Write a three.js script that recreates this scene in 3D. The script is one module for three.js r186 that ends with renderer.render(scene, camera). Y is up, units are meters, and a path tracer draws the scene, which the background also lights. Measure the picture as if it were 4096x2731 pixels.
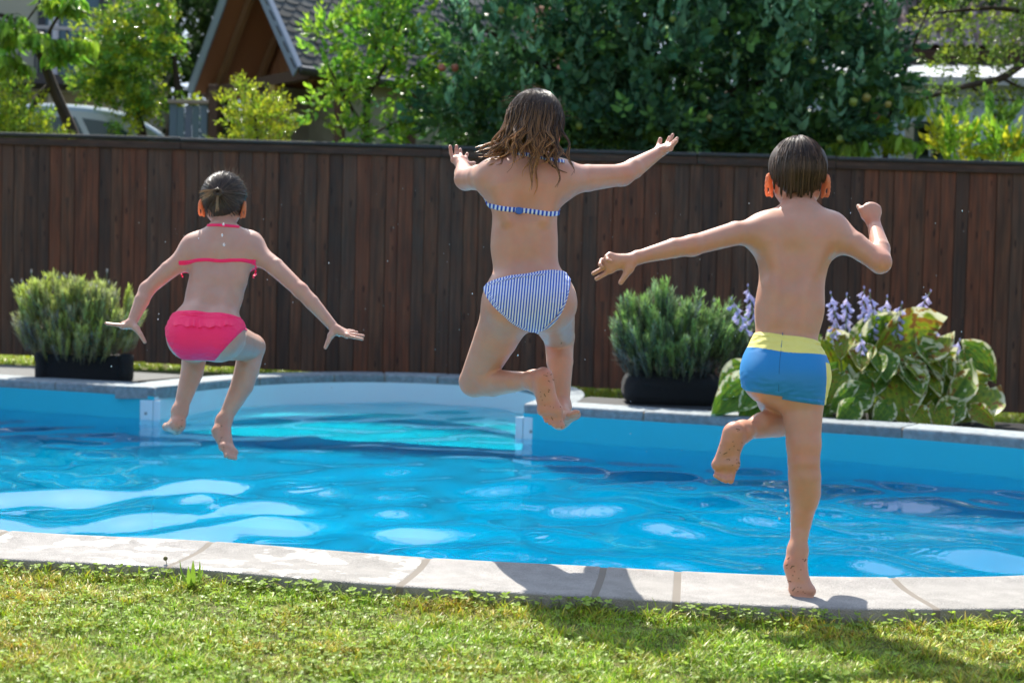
import * as THREE from 'three';
import { mergeGeometries as mergeAll } from 'three/addons/utils/BufferGeometryUtils.js';
import { RoundedBoxGeometry } from 'three/addons/geometries/RoundedBoxGeometry.js';
import { createNoise3D } from 'simplex-noise';

// ---------- camera, sky, sun, exposure ----------
const scene = new THREE.Scene();
const renderer = new THREE.WebGLRenderer({ antialias: true });
renderer.toneMapping = THREE.LinearToneMapping;
renderer.toneMappingExposure = 2.0;
renderer.shadowMap.enabled = true;
const D2R = Math.PI / 180, FOCAL = 1390;                     // focal length in pixels of a 1024 wide frame
const camera = new THREE.PerspectiveCamera(2 * Math.atan(341 / FOCAL) / D2R, 1024 / 682, 0.1, 600);
camera.rotation.order = 'YXZ';
camera.position.set(0, 0.8, 0);
camera.rotation.set(-2.11 * D2R, 0, 1.42 * D2R);
camera.focus = 4.3; camera.userData.fStop = 3.8;
camera.updateMatrixWorld(true);
const SUN_EL = 52 * D2R, SUN_AZ = 16 * D2R;                  // ahead of the camera, a little to the left
const sunDir = new THREE.Vector3(-Math.sin(SUN_AZ) * Math.cos(SUN_EL), Math.sin(SUN_EL), -Math.cos(SUN_AZ) * Math.cos(SUN_EL));
const sun = new THREE.DirectionalLight(new THREE.Color(1.0, 0.93, 0.82), 5);
sun.name = 'sun';
sun.position.copy(sunDir).multiplyScalar(40).add(new THREE.Vector3(0, 0, -6));
sun.target.position.set(0, 0, -6);
sun.castShadow = true; sun.shadow.mapSize.set(4096, 4096);
Object.assign(sun.shadow.camera, { left: -22, right: 22, top: 22, bottom: -22, near: 1, far: 120 });
scene.add(sun, sun.target);
{ // clear summer sky: pale towards the horizon, deeper blue overhead, a broad bright haze about the sun
  const W = 512, H = 256, d = new Float32Array(W * H * 4), v = new THREE.Vector3();
  for (let r = 0; r < H; r++) for (let c = 0; c < W; c++) {
    const el = ((r + 0.5) / H - 0.5) * Math.PI, az = ((c + 0.5) / W - 0.5) * 2 * Math.PI;
    v.set(Math.cos(az) * Math.cos(el), Math.sin(el), Math.sin(az) * Math.cos(el));
    const up = Math.max(0, v.y), hz = Math.exp(-up * 3.2), cs = v.dot(sunDir);
    const glow = 2.1 * Math.pow(Math.max(0, cs), 7) + 2.5 * Math.pow(Math.max(0, cs), 60);
    const ray = 0.75 + 0.25 * cs * cs;
    const o = (r * W + c) * 4;
    d[o] = (0.24 + 0.55 * hz) * ray + glow * 0.80;
    d[o + 1] = (0.42 + 0.46 * hz) * ray + glow * 0.78;
    d[o + 2] = (0.78 + 0.20 * hz) * ray + glow * 0.72;
    if (v.y < 0) { d[o] *= 0.3; d[o + 1] *= 0.3; d[o + 2] *= 0.25; }
    d[o + 3] = 1;
  }
  const t = new THREE.DataTexture(d, W, H, THREE.RGBAFormat, THREE.FloatType);
  t.mapping = THREE.EquirectangularReflectionMapping; t.magFilter = t.minFilter = THREE.LinearFilter; t.needsUpdate = true;
  scene.background = t; scene.environment = t;
  scene.backgroundIntensity = scene.environmentIntensity = 0.72;
}

// ---------- helpers ----------
const V = (x, y, z) => new THREE.Vector3(x, y, z);
const { lerp, clamp, smoothstep } = THREE.MathUtils;
const ss = (a, b, x) => smoothstep(x, a, b);
function rng(seed) { let a = seed | 0; return () => { a = (a + 0x6d2b79f5) | 0; let t = Math.imul(a ^ (a >>> 15), 1 | a); t = (t + Math.imul(t ^ (t >>> 7), 61 | t)) ^ t; return ((t ^ (t >>> 14)) >>> 0) / 4294967296; }; }
const noise3 = createNoise3D(rng(11));
const fbm = (x, y, z, n = 4) => { let s = 0, a = 0.5; for (let i = 0; i < n; i++) { s += a * noise3(x, y, z); x *= 2.03; y *= 2.03; z *= 2.03; a *= 0.5; } return s; };
// a point seen at (u, v) on the 2352-wide photograph, at a distance d ahead of the camera
const PX = 1024 / 2352;
function ray(u, v) { return V((u * PX - 512) / FOCAL, -(v * PX - 341.3) / FOCAL, -1).applyQuaternion(camera.quaternion); }
function at(u, v, d) { const r = ray(u, v); return r.multiplyScalar(-d / r.z).add(camera.position); }
function onPlane(u, v, y = 0) { const r = ray(u, v); return r.multiplyScalar((y - camera.position.y) / r.y).add(camera.position); }
const used = {};
function numbered(name) { const n = used[name] = (used[name] ?? -1) + 1; return n ? name + '_' + String(n).padStart(3, '0') : name; }
function tag(o, label, category, group, kind) {
  if (label) o.userData.label = label;
  if (category) o.userData.category = category;
  if (group) o.userData.group = group;
  if (kind) o.userData.kind = kind;
  return o;
}
function thing(name, label, category, pos, group) { const o = new THREE.Group(); o.name = numbered(name); if (pos) o.position.copy(pos); scene.add(o); return tag(o, label, category, group); }
function mesh(name, geo, mat, parent) {
  const m = new THREE.Mesh(geo, mat); m.castShadow = m.receiveShadow = true;
  m.name = parent ? name : numbered(name); (parent ?? scene).add(m); return m;
}
function inst(name, geo, mat, mats, cols, parent) {
  const m = new THREE.InstancedMesh(geo, mat, mats.length); m.name = parent ? name : numbered(name);
  mats.forEach((q, i) => m.setMatrixAt(i, q));
  if (cols) cols.forEach((c, i) => m.setColorAt(i, c));
  m.castShadow = m.receiveShadow = true; (parent ?? scene).add(m); m.userData.kind = 'stuff'; return m;
}
const rgb = (r, g, b) => new THREE.Color().setRGB(r, g, b);
const std = (c, rough = 0.8, o = {}) => new THREE.MeshStandardMaterial({ color: c, roughness: rough, ...o });
const phys = (c, rough = 0.8, o = {}) => new THREE.MeshPhysicalMaterial({ color: c, roughness: rough, ...o });
// texture from a function of (u, v) in 0..1 giving [r, g, b] (linear when lin, else sRGB 0..1)
function tex(w, h, fn, { srgb = true, repeat } = {}) {
  const d = new Uint8Array(w * h * 4);
  for (let y = 0; y < h; y++) for (let x = 0; x < w; x++) {
    const c = fn((x + 0.5) / w, (y + 0.5) / h, x, y), o = (y * w + x) * 4;
    for (let k = 0; k < 3; k++) d[o + k] = clamp(Math.round((c[k] ?? c[0]) * 255), 0, 255);
    d[o + 3] = 255;
  }
  const t = new THREE.DataTexture(d, w, h); t.magFilter = THREE.LinearFilter; t.minFilter = THREE.LinearFilter;
  t.wrapS = t.wrapT = THREE.RepeatWrapping; if (srgb) t.colorSpace = THREE.SRGBColorSpace; if (repeat) t.repeat.set(...repeat);
  t.needsUpdate = true; return t;
}
// periodic noise: blends two shifted copies so that the tile repeats
const tile = (f, u, v) => { const a = f(u, v), b = f(u - 1, v), c = f(u, v - 1), e = f(u - 1, v - 1), s = ss(0.7, 1, u), t = ss(0.7, 1, v); return lerp(lerp(a, b, s), lerp(c, e, s), t); };
function geo(pos, idx, uv, col, nrm) {
  const g = new THREE.BufferGeometry();
  g.setAttribute('position', new THREE.Float32BufferAttribute(pos, 3));
  if (uv) g.setAttribute('uv', new THREE.Float32BufferAttribute(uv, 2));
  if (col) g.setAttribute('color', new THREE.Float32BufferAttribute(col, 3));
  if (idx) g.setIndex(idx);
  if (nrm) g.setAttribute('normal', new THREE.Float32BufferAttribute(nrm, 3)); else g.computeVertexNormals();
  return g;
}
// tapered tube through points with a radius each
function tube(pts, radii, sides = 6, cap = true) {
  const pos = [], idx = [], uv = [], n = pts.length, T = V(), N = V(), B = V();
  let len = 0;
  for (let i = 0; i < n; i++) {
    T.subVectors(pts[Math.min(n - 1, i + 1)], pts[Math.max(0, i - 1)]).normalize();
    if (!i) { N.set(0.31, 0.17, 0.93); }
    N.addScaledVector(T, -N.dot(T)); if (N.lengthSq() < 1e-5) N.set(1, 0.1, 0).addScaledVector(T, -T.x); N.normalize(); B.crossVectors(T, N);
    if (i) len += pts[i].distanceTo(pts[i - 1]);
    const r = Array.isArray(radii) ? radii[i] : radii;
    for (let k = 0; k <= sides; k++) { const a = k / sides * 2 * Math.PI, c = Math.cos(a) * r, s = Math.sin(a) * r; pos.push(pts[i].x + N.x * c + B.x * s, pts[i].y + N.y * c + B.y * s, pts[i].z + N.z * c + B.z * s); uv.push(k / sides, len); }
  }
  for (let i = 0; i < n - 1; i++) for (let k = 0; k < sides; k++) { const a = i * (sides + 1) + k, b = a + sides + 1; idx.push(a, b + 1, b, a, a + 1, b + 1); }
  if (cap) for (const e of [0, n - 1]) { const c = pos.length / 3; pos.push(pts[e].x, pts[e].y, pts[e].z); uv.push(0.5, 0); for (let k = 0; k < sides; k++) e ? idx.push(c, e * (sides + 1) + k, e * (sides + 1) + k + 1) : idx.push(c, k + 1, k); }
  return geo(pos, idx, uv);
}
const box = (w, h, d, x = 0, y = 0, z = 0) => new THREE.BoxGeometry(w, h, d).translate(x, y, z);
const rbox = (w, h, d, r, x = 0, y = 0, z = 0) => new RoundedBoxGeometry(w, h, d, 2, r).translate(x, y, z);
const mat4 = (p, q, s) => new THREE.Matrix4().compose(p, q, typeof s === 'number' ? V(s, s, s) : s);
const quatTo = (dir, spin = 0) => new THREE.Quaternion().setFromUnitVectors(V(0, 1, 0), dir).multiply(new THREE.Quaternion().setFromAxisAngle(V(0, 1, 0), spin));
function mergeGeometries(list) { // mixed indexed and plain geometries, only the attributes they share
  const mixed = list.some((g) => !g.index) && list.some((g) => g.index), names = Object.keys(list[0].attributes).filter((n) => list.every((g) => g.attributes[n]));
  return mergeAll(list.map((g) => { const q = mixed && g.index ? g.toNonIndexed() : g.clone(); for (const n of Object.keys(q.attributes)) if (!names.includes(n)) q.deleteAttribute(n); return q; }));
}
// ---------- the pool: outline, basin, coping, water ----------
const WATER = -0.25, FLOOR = -1.5;
const crv = (pts, n) => new THREE.CatmullRomCurve3(pts, false, 'centripetal').getPoints(n);
const near = crv([V(-4.9, 0, -7.2), V(-3.9, 0, -5.85), V(-2.7, 0, -4.95), onPlane(0, 1224), onPlane(500, 1252), onPlane(980, 1289), onPlane(1380, 1310), onPlane(1560, 1320), onPlane(1850, 1332), onPlane(2040, 1334), onPlane(2352, 1329), V(2.4, 0, -4.5), V(3.3, 0, -5.3), V(3.75, 0, -6.4)], 260);
const farL0 = onPlane(0, 868), farL1 = onPlane(355, 889), farR1 = onPlane(1203, 925);
const farLeft = [V(-5.3, 0, farL0.z + (farL0.z - farL1.z) / (farL0.x - farL1.x) * (-5.3 - farL0.x)), farL0, farL1];
const farRight = crv([farR1, onPlane(1480, 943), onPlane(1900, 968), onPlane(2070, 980), onPlane(2352, 1003), V(3.55, 0, -7.6), V(3.75, 0, -6.4)], 80);
const alcove = [];
{
  const m = farL1.clone().add(farR1).multiplyScalar(0.5), e = farR1.clone().sub(farL1), a = e.length() / 2; e.normalize();
  const n = V(e.z, 0, -e.x);                                 // away from the pool
  for (let i = 0; i <= 48; i++) { const t = i / 48 * Math.PI, c = -Math.cos(t), s = Math.sin(t); alcove.push(m.clone().addScaledVector(e, a * Math.sign(c) * Math.pow(Math.abs(c), 0.92)).addScaledVector(n, 2.55 * Math.pow(s, 0.8)).setY(0.004 * s)); }
}
const outline = [...near, ...farRight.slice(0, -1).reverse(), ...alcove.slice(1, -1).reverse(), farL1, farL0, farLeft[0], V(-5.5, 0, -9.5)];
const outline2 = outline.map((p) => [p.x, p.z]);
function inside(x, z, poly = outline2) { let c = false; for (let i = 0, j = poly.length - 1; i < poly.length; j = i++) { const [a, b] = poly[i], [d, e] = poly[j]; if (b > z !== e > z && x < (d - a) * (z - b) / (e - b) + a) c = !c; } return c; }
function edgeDist(x, z, poly = outline2) { let m = 1e9; for (let i = 0, j = poly.length - 1; i < poly.length; j = i++) { const [a, b] = poly[i], [d, e] = poly[j], l = (d - a) ** 2 + (e - b) ** 2, t = clamp(((x - a) * (d - a) + (z - b) * (e - b)) / (l || 1), 0, 1); m = Math.min(m, Math.hypot(x - a - t * (d - a), z - b - t * (e - b))); } return m; }

const pool = thing('swimming_pool', 'large blue lined garden pool with rounded step alcove and grey stone coping', 'swimming pool');
const liner = std(rgb(0.012, 0.47, 0.60), 0.45), grp = std(rgb(0.62, 0.74, 0.78), 0.35);
function wall(name, pts, y0, y1, mat, parent) {
  const pos = [], idx = [], uv = []; let l = 0;
  pts.forEach((p, i) => { if (i) l += p.distanceTo(pts[i - 1]); pos.push(p.x, y0 + p.y, p.z, p.x, y1, p.z); uv.push(l, y0, l, y1); if (i) idx.push(2 * i - 2, 2 * i - 1, 2 * i, 2 * i, 2 * i - 1, 2 * i + 1); });
  return mesh(name, geo(pos, idx, uv), mat, parent);
}
wall('liner_wall', [...farLeft, farL1].slice(0, 3), -0.07, FLOOR - 0.05, liner, pool);
wall('liner_wall', farRight, -0.07, FLOOR - 0.05, liner, pool);
wall('liner_wall', [...near, V(3.75, 0, -6.4)], -0.05, FLOOR - 0.05, liner, pool);
wall('liner_wall', [near[0], V(-5.5, 0, -9.5), farLeft[0]], -0.07, FLOOR - 0.05, liner, pool);
const AN = wall('alcove_wall', alcove, -0.075, FLOOR - 0.05, grp, pool);
{ // floor of the basin and the three rounded steps of the alcove
  const s = new THREE.Shape(outline.map((p) => new THREE.Vector2(p.x * 1.01, p.z * 1.005)));
  mesh('liner_floor', new THREE.ShapeGeometry(s).rotateX(Math.PI / 2).translate(0, FLOOR, 0), Object.assign(liner.clone(), { side: THREE.DoubleSide }), pool);
  const m = farL1.clone().add(farR1).multiplyScalar(0.5);
  [[1.0, -1.02, 0], [0.45, -0.62, 1]].forEach(([k, y, smooth]) => { // a wide lower tread up to the line of the pool wall, a smaller one in the back
    const c = m.clone().lerp(alcove[24], 1 - k), pos = [], idx = [];
    alcove.forEach((p, j) => { const t = j / 48, f = farL1.clone().lerp(farR1, t), q = k === 1 ? f : p.clone().lerp(f, k).add(V(0, 0, 0)); pos.push(p.x, y, p.z, q.x, y, q.z, q.x, y, q.z, q.x, y - 0.5, q.z); if (j) { const a = 4 * j - 4, b = 4 * j; idx.push(a, a + 1, b, b, a + 1, b + 1, a + 2, a + 3, b + 2, b + 2, a + 3, b + 3); } });
    mesh('pool_step', geo(pos, idx), grp, pool);
  });
  for (const [p, dx, u] of [[farL1, -1, 0], [farR1, 1, 1]]) { // the two white corner strips with their screws
    const e = farR1.clone().sub(farL1).normalize(), n = V(e.z, 0, -e.x), g = new THREE.Group(); g.name = 'corner_strip'; pool.add(g); g.position.copy(p).setY(0); g.rotation.y = Math.atan2(-e.z, e.x);
    mesh('flange', rbox(0.105, 0.56, 0.012, 0.004, dx * 0.056, -0.38, 0.012), grp, g);
    mesh('flange', rbox(0.012, 0.56, 0.13, 0.004, -dx * 0.006, -0.38, -0.05), grp, g);
    mesh('flange', rbox(0.05, 0.56, 0.012, 0.004, -dx * 0.03, -0.38, 0.008), grp, g);
    mesh('screw', new THREE.CylinderGeometry(0.011, 0.013, 0.006, 14).rotateX(Math.PI / 2).translate(dx * 0.06, -0.2, 0.02), std(rgb(0.3, 0.34, 0.36), 0.3, { metalness: 0.8 }), g);
  }
}
// coping stones: a profile (outwards from the pool edge, height) swept along the edge, one mesh for each stone
const concrete = tex(512, 512, (u, v) => {
  const n = tile((a, b) => fbm(a * 6, b * 6, 3.3, 5), u, v), g = tile((a, b) => noise3(a * 150, b * 150, 9), u, v), h = tile((a, b) => noise3(a * 70, b * 70, 4), u, v), w = 0.62 + 0.07 * n + 0.05 * g + (g > 0.72 ? 0.14 : 0) - (h > 0.8 ? 0.16 : 0);
  return [w, w * 0.985, w * 0.965];
}, { repeat: [2, 2] });
const wornConcrete = tex(512, 512, (u, v) => {   // pale grey with matt algae blotches
  const n = tile((a, b) => fbm(a * 7, b * 7, 8.3, 5), u, v), g = tile((a, b) => noise3(a * 140, b * 140, 2), u, v), w = 0.58 + 0.13 * n + 0.06 * g;
  return [w * 0.95, w * 0.99, w];
}, { repeat: [2, 2] });
const roughBump = tex(512, 512, (u, v) => [0.5 + 0.25 * tile((a, b) => noise3(a * 90, b * 90, 1), u, v) + 0.25 * tile((a, b) => noise3(a * 190, b * 190, 5), u, v)], { srgb: false, repeat: [2, 2] });
const wetGloss = tex(1024, 512, (u, v) => { // roughness in green: splashes of water on the dry, rough concrete
  const g = tile((a, b) => noise3(a * 200, b * 150, 9), u, v), s = tile((a, b) => fbm(a * 5, b * 4, 21, 4), u, v), m = ss(0.05, 0.16, s + 0.04 * g);
  return [1, lerp(0.95, 0.36 + 0.08 * g, m), 0];
}, { srgb: false, repeat: [1.1, 2.2] });
const stoneMats = [0, 1, 2, 3].map((i) => std(rgb(0.76 - 0.05 * (i % 2), 0.75 - 0.05 * (i % 2), 0.74 - 0.06 * (i % 2)), i < 2 ? 0.85 : 1, { map: concrete, roughnessMap: i < 2 ? null : wetGloss, bumpMap: roughBump, bumpScale: 0.0025 }));
const farStoneMats = [0, 1, 2].map((i) => std(rgb(0.86 - 0.1 * i, 0.9 - 0.1 * i, 0.93 - 0.1 * i), 0.8, { map: wornConcrete, bumpMap: roughBump, bumpScale: 0.003 }));
const mortar = std(rgb(0.17, 0.15, 0.125), 0.95);
const topProfile = [[0.335, -0.1], [0.335, -0.008], [0.327, 0], [0.2, 0.001], [0.12, 0.004], [0.075, 0.010], [0.045, 0.0165], [0.022, 0.0165], [0.006, 0.010], [0, -0.002], [0, -0.045], [0.008, -0.056], [0.03, -0.06]];
const farProfile = [[0.335, -0.1], [0.335, -0.006], [0.329, 0], [0.1, 0.0], [0.02, -0.001], [0.006, -0.008], [0, -0.024], [0, -0.072], [0.007, -0.084], [0.03, -0.088]];
function pathOf(pts) { const s = [0]; for (let i = 1; i < pts.length; i++) s.push(s[i - 1] + Math.hypot(pts[i].x - pts[i - 1].x, pts[i].z - pts[i - 1].z)); return { pts, s, len: s[s.length - 1] }; }
function onPath(P, s) { let i = 1; while (i < P.s.length - 1 && P.s[i] < s) i++; const t = (s - P.s[i - 1]) / (P.s[i] - P.s[i - 1] || 1); return P.pts[i - 1].clone().lerp(P.pts[i], t); }
function outward(P, s) { const a = onPath(P, Math.max(0, s - 0.12)), b = onPath(P, Math.min(P.len, s + 0.12)); const t = b.sub(a).setY(0).normalize(); return V(-t.z, 0, t.x); }
function sAt(P, u) { // arc length at which the path is seen in column u
  let best = 0, bd = 1e9; for (let s = 0; s <= P.len; s += 0.01) { const q = onPath(P, s).project(camera), x = (q.x * 0.5 + 0.5) * 2352, d = Math.abs(x - u); if (q.z < 1 && d < bd) { bd = d; best = s; } } return best;
}
function sweep(P, s0, s1, prof, sign, jag = 0.004, seed = 0) {
  const n = Math.max(3, Math.ceil((s1 - s0) / 0.08)), pos = [], idx = [], uv = [], K = prof.length, secs = [];
  secs.push([s0, 0.9]); secs.push([s0 + jag, 1]); for (let i = 1; i < n; i++) secs.push([lerp(s0, s1, i / n), 1]); secs.push([s1 - jag, 1]); secs.push([s1, 0.9]);
  let arc = [0]; for (let k = 1; k < K; k++) arc.push(arc[k - 1] + Math.hypot(prof[k][0] - prof[k - 1][0], prof[k][1] - prof[k - 1][1]));
  secs.forEach(([s, f]) => {
    const p = onPath(P, s), o = outward(P, s).multiplyScalar(sign);
    prof.forEach(([a, y], k) => { const e = f < 1 ? jag : 0, aa = clamp(a, e * 0.7, 0.335 - e * 0.7), yy = y > -0.05 ? y - e * 0.8 : y; pos.push(p.x + o.x * aa, p.y + yy, p.z + o.z * aa); uv.push(s + seed * 0.37, arc[k] + seed * 0.23); });
  });
  for (let i = 0; i < secs.length - 1; i++) for (let k = 0; k < K - 1; k++) { const a = i * K + k, b = a + K; sign > 0 ? idx.push(a, b, a + 1, b, b + 1, a + 1) : idx.push(a, a + 1, b, b, a + 1, b + 1); }
  const g0 = geo(pos, idx, uv);
  const cp = [], ci = [], cu = [];
  [0, secs.length - 1].forEach((i, e) => { const base = cp.length / 3; for (let k = 0; k < K; k++) { const o = (i * K + k) * 3; cp.push(pos[o], pos[o + 1], pos[o + 2]); cu.push(prof[k][0], prof[k][1]); } for (let k = 1; k < K - 1; k++) ci.push(base, base + k, base + k + 1); });
  return mergeGeometries([g0, geo(cp, ci, cu)]);
}
function coping(P, cuts, prof, mats, sign, gap, mortarDrop) {
  const low = prof.map(([a, y]) => [clamp(a, 0.004, 0.331), y - (y > -0.05 ? mortarDrop : 0)]);
  for (let i = 0; i < cuts.length - 1; i++) {
    mesh('coping_stone', sweep(P, cuts[i] + gap / 2, cuts[i + 1] - gap / 2, prof, sign, 0.004, i), mats === stoneMats ? mats[(cuts[i] < sN[2] ? 2 : 0) + i % 2] : mats[(i * 7 + 3) % mats.length], pool);
    if (i) mesh('mortar_joint', sweep(P, cuts[i] - gap / 2 - 0.004, cuts[i] + gap / 2 + 0.004, low, sign, 0.0001, i), mortar, pool);
  }
}
const nearP = pathOf(near), sN = [28, 497, 988, 1388, 1559, 2037].map((u) => sAt(nearP, u));
coping(nearP, [sN[0] - 1.84, sN[0] - 0.92, ...sN, sN[5] + 0.75, sN[5] + 1.5, sN[5] + 2.25].filter((s) => s > 0 && s < nearP.len), topProfile, stoneMats, 1, 0.018, 0.0025);
const flP = pathOf(farLeft), sFL = sAt(flP, 127);
coping(flP, [sFL - 1.1, sFL, flP.len - 0.004], farProfile, farStoneMats, -1, 0.014, 0.008);
const alP = pathOf(alcove);
coping(alP, [0.0, ...[598, 768, 884, 1004].map((u) => sAt(alP, u)), alP.len - 0.55, alP.len], farProfile, farStoneMats, -1, 0.02, 0.008);
const frP = pathOf(farRight);
coping(frP, [0.0, ...[1478, 1775, 2071].map((u) => sAt(frP, u)), sAt(frP, 2352) + 0.25, frP.len - 0.1], farProfile, farStoneMats, -1, 0.016, 0.008);

// water: a rippled sheet
const WAVES = (() => {
  const r = rng(5), w = [];
  for (const [lam, amp, n] of [[1.8, 0.0065, 3], [0.95, 0.0078, 4], [0.58, 0.0070, 6], [0.36, 0.0022, 5], [0.2, 0.0003, 4]]) for (let i = 0; i < n; i++) { const a = (r() - 0.5) * 2.6 + Math.PI / 2, k = 2 * Math.PI / (lam * (0.8 + 0.45 * r())); w.push([Math.cos(a) * k, Math.sin(a) * k, amp * (0.6 + 0.8 * r()) * 0.62, r() * 6.28]); }
  return w;
})();
const RINGS = [[690, 1113, 0.22, 0.004], [970, 1134, 0.1, 0.0016], [1240, 1244, 0.12, 0.0018], [2125, 1266, 0.1, 0.0022], [2010, 1160, 0.2, 0.003], [30, 965, 0.16, 0.0025], [25, 1015, 0.2, 0.003], [1900, 1240, 0.14, 0.003]].map(([u, v, r, a]) => [onPlane(u, v, WATER), r, a]);
function waveH(x, z) {
  const calm = (0.34 + 1.0 * ss(-9.0, -5.8, z)) * lerp(1, 0.74, ss(0.3, 2.2, x)); let h = 0;
  const wx = x + 0.12 * Math.sin(z * 1.7 + x * 0.6), wz = z + 0.12 * Math.sin(x * 1.3 + 1.0);
  for (const [kx, kz, a, p] of WAVES) h += a * Math.sin(kx * wx + kz * wz + p);
  h *= calm;
  for (const [c, r, a] of RINGS) { const d = Math.hypot(x - c.x, (z - c.z)); if (d < r * 1.8) h += a * Math.cos(d / r * 17) * Math.exp(-d * d / (r * r) * 1.6); }
  return h;
}
{
  const pos = [], nrm = [], idx = [], X0 = -5.7, X1 = 4.0, Z0 = -13.4, Z1 = -3.8, C = 0.027, nx = Math.ceil((X1 - X0) / C), nz = Math.ceil((Z1 - Z0) / C), id = new Int32Array((nx + 1) * (nz + 1)).fill(-1);
  const e = 0.004, coarse = new Map(), ok = (x, z) => {
    const ci = Math.floor(x / 0.4), cj = Math.floor(z / 0.4), key = ci * 1000 + cj; let c = coarse.get(key);
    if (c === undefined) { const cx = (ci + 0.5) * 0.4, cz = (cj + 0.5) * 0.4; c = edgeDist(cx, cz) > 0.4 ? (inside(cx, cz) ? 1 : 0) : 2; coarse.set(key, c); }
    return c === 2 ? inside(x, z) || edgeDist(x, z) < 0.06 : c === 1;
  };
  const cell = new Uint8Array((nx + 1) * (nz + 1));
  for (let j = 0; j <= nz; j++) for (let i = 0; i <= nx; i++) { const big = 0; cell[j * (nx + 1) + i] = ok(X0 + i * C, Z0 + j * C) ? 1 : 0; }
  const vert = (i, j) => { const q = j * (nx + 1) + i; if (id[q] < 0) { const x = X0 + i * C, z = Z0 + j * C, h = waveH(x, z), n = V(-(waveH(x + e, z) - h) / e, 1, -(waveH(x, z + e) - h) / e).normalize(); id[q] = pos.length / 3; pos.push(x, WATER + h, z); nrm.push(n.x, n.y, n.z); } return id[q]; };
  for (let j = 0; j < nz; j++) for (let i = 0; i < nx; i++) { const q = j * (nx + 1) + i; if (cell[q] && cell[q + 1] && cell[q + nx + 1] && cell[q + nx + 2]) { const a = vert(i, j), b = vert(i + 1, j), c = vert(i, j + 1), d = vert(i + 1, j + 1); idx.push(a, c, b, b, c, d); } }
  const g = geo(pos, idx, null, null, nrm);
  const water = mesh('water', g, WATER_MAT(), null);
  tag(water, 'clear rippled pool water with bright sky reflections', 'water', null, 'structure');
}
function WATER_MAT() {
  return phys(rgb(0.93, 0.985, 1), 0.0, { transmission: 1, ior: 1.5, thickness: 1, attenuationColor: rgb(0.03, 0.82, 0.93), attenuationDistance: 1.2, specularIntensity: 1, opacity: 0.8, transparent: true });
}

// ---------- ground ----------
const GY = -0.044;
function groundY(x, z) { return GY - (0.05 + 0.24 * ss(-3.5, 4, x)) * ss(8.6, 12, -z) + 2.0 * ss(15.5, 22, -z); }
{
  const lawnTex = tex(512, 512, (u, v) => { const n = tile((a, b) => fbm(a * 9, b * 9, 2, 5), u, v), g = tile((a, b) => noise3(a * 120, b * 120, 7), u, v), k = 0.5 + 0.5 * n + 0.25 * g; return [0.30 + 0.16 * k, 0.30 + 0.14 * k, 0.13 + 0.05 * k]; });
  const pos = [], uv = [], idx = [], X0 = -18, X1 = 18, Z0 = -36, Z1 = 3, C = 0.15, nx = Math.round((X1 - X0) / C), nz = Math.round((Z1 - Z0) / C), id = new Int32Array((nx + 1) * (nz + 1)).fill(-1);
  const skip = (x, z) => x > -6.2 && x < 4.4 && z < -3.6 && z > -13.6 && (inside(x, z) || edgeDist(x, z) < 0.17);
  const vert = (i, j) => { const q = j * (nx + 1) + i; if (id[q] < 0) { const x = X0 + i * C, z = Z0 + j * C; id[q] = pos.length / 3; pos.push(x, groundY(x, z), z); uv.push(x * 0.5, z * 0.5); } return id[q]; };
  for (let j = 0; j < nz; j++) for (let i = 0; i < nx; i++) if (!skip(X0 + (i + 0.5) * C, Z0 + (j + 0.5) * C)) { const a = vert(i, j), b = vert(i + 1, j), c = vert(i, j + 1), d = vert(i + 1, j + 1); idx.push(a, c, b, b, c, d); }
  for (const [x0, x1, z0, z1] of [[-300, -18, -300, 300], [18, 300, -300, 300], [-18, 18, -300, -36], [-18, 18, 3, 300]]) { const b = pos.length / 3; for (const [x, z] of [[x0, z0], [x1, z0], [x0, z1], [x1, z1]]) { pos.push(x, groundY(x, z) - 0.0, z); uv.push(x * 0.5, z * 0.5); } idx.push(b, b + 2, b + 1, b + 1, b + 2, b + 3); }
  tag(mesh('lawn', geo(pos, idx, uv), std(rgb(0.62, 0.62, 0.5), 0.95, { map: lawnTex })), 'dry green lawn round the pool', 'lawn', null, 'structure');
}

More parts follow.
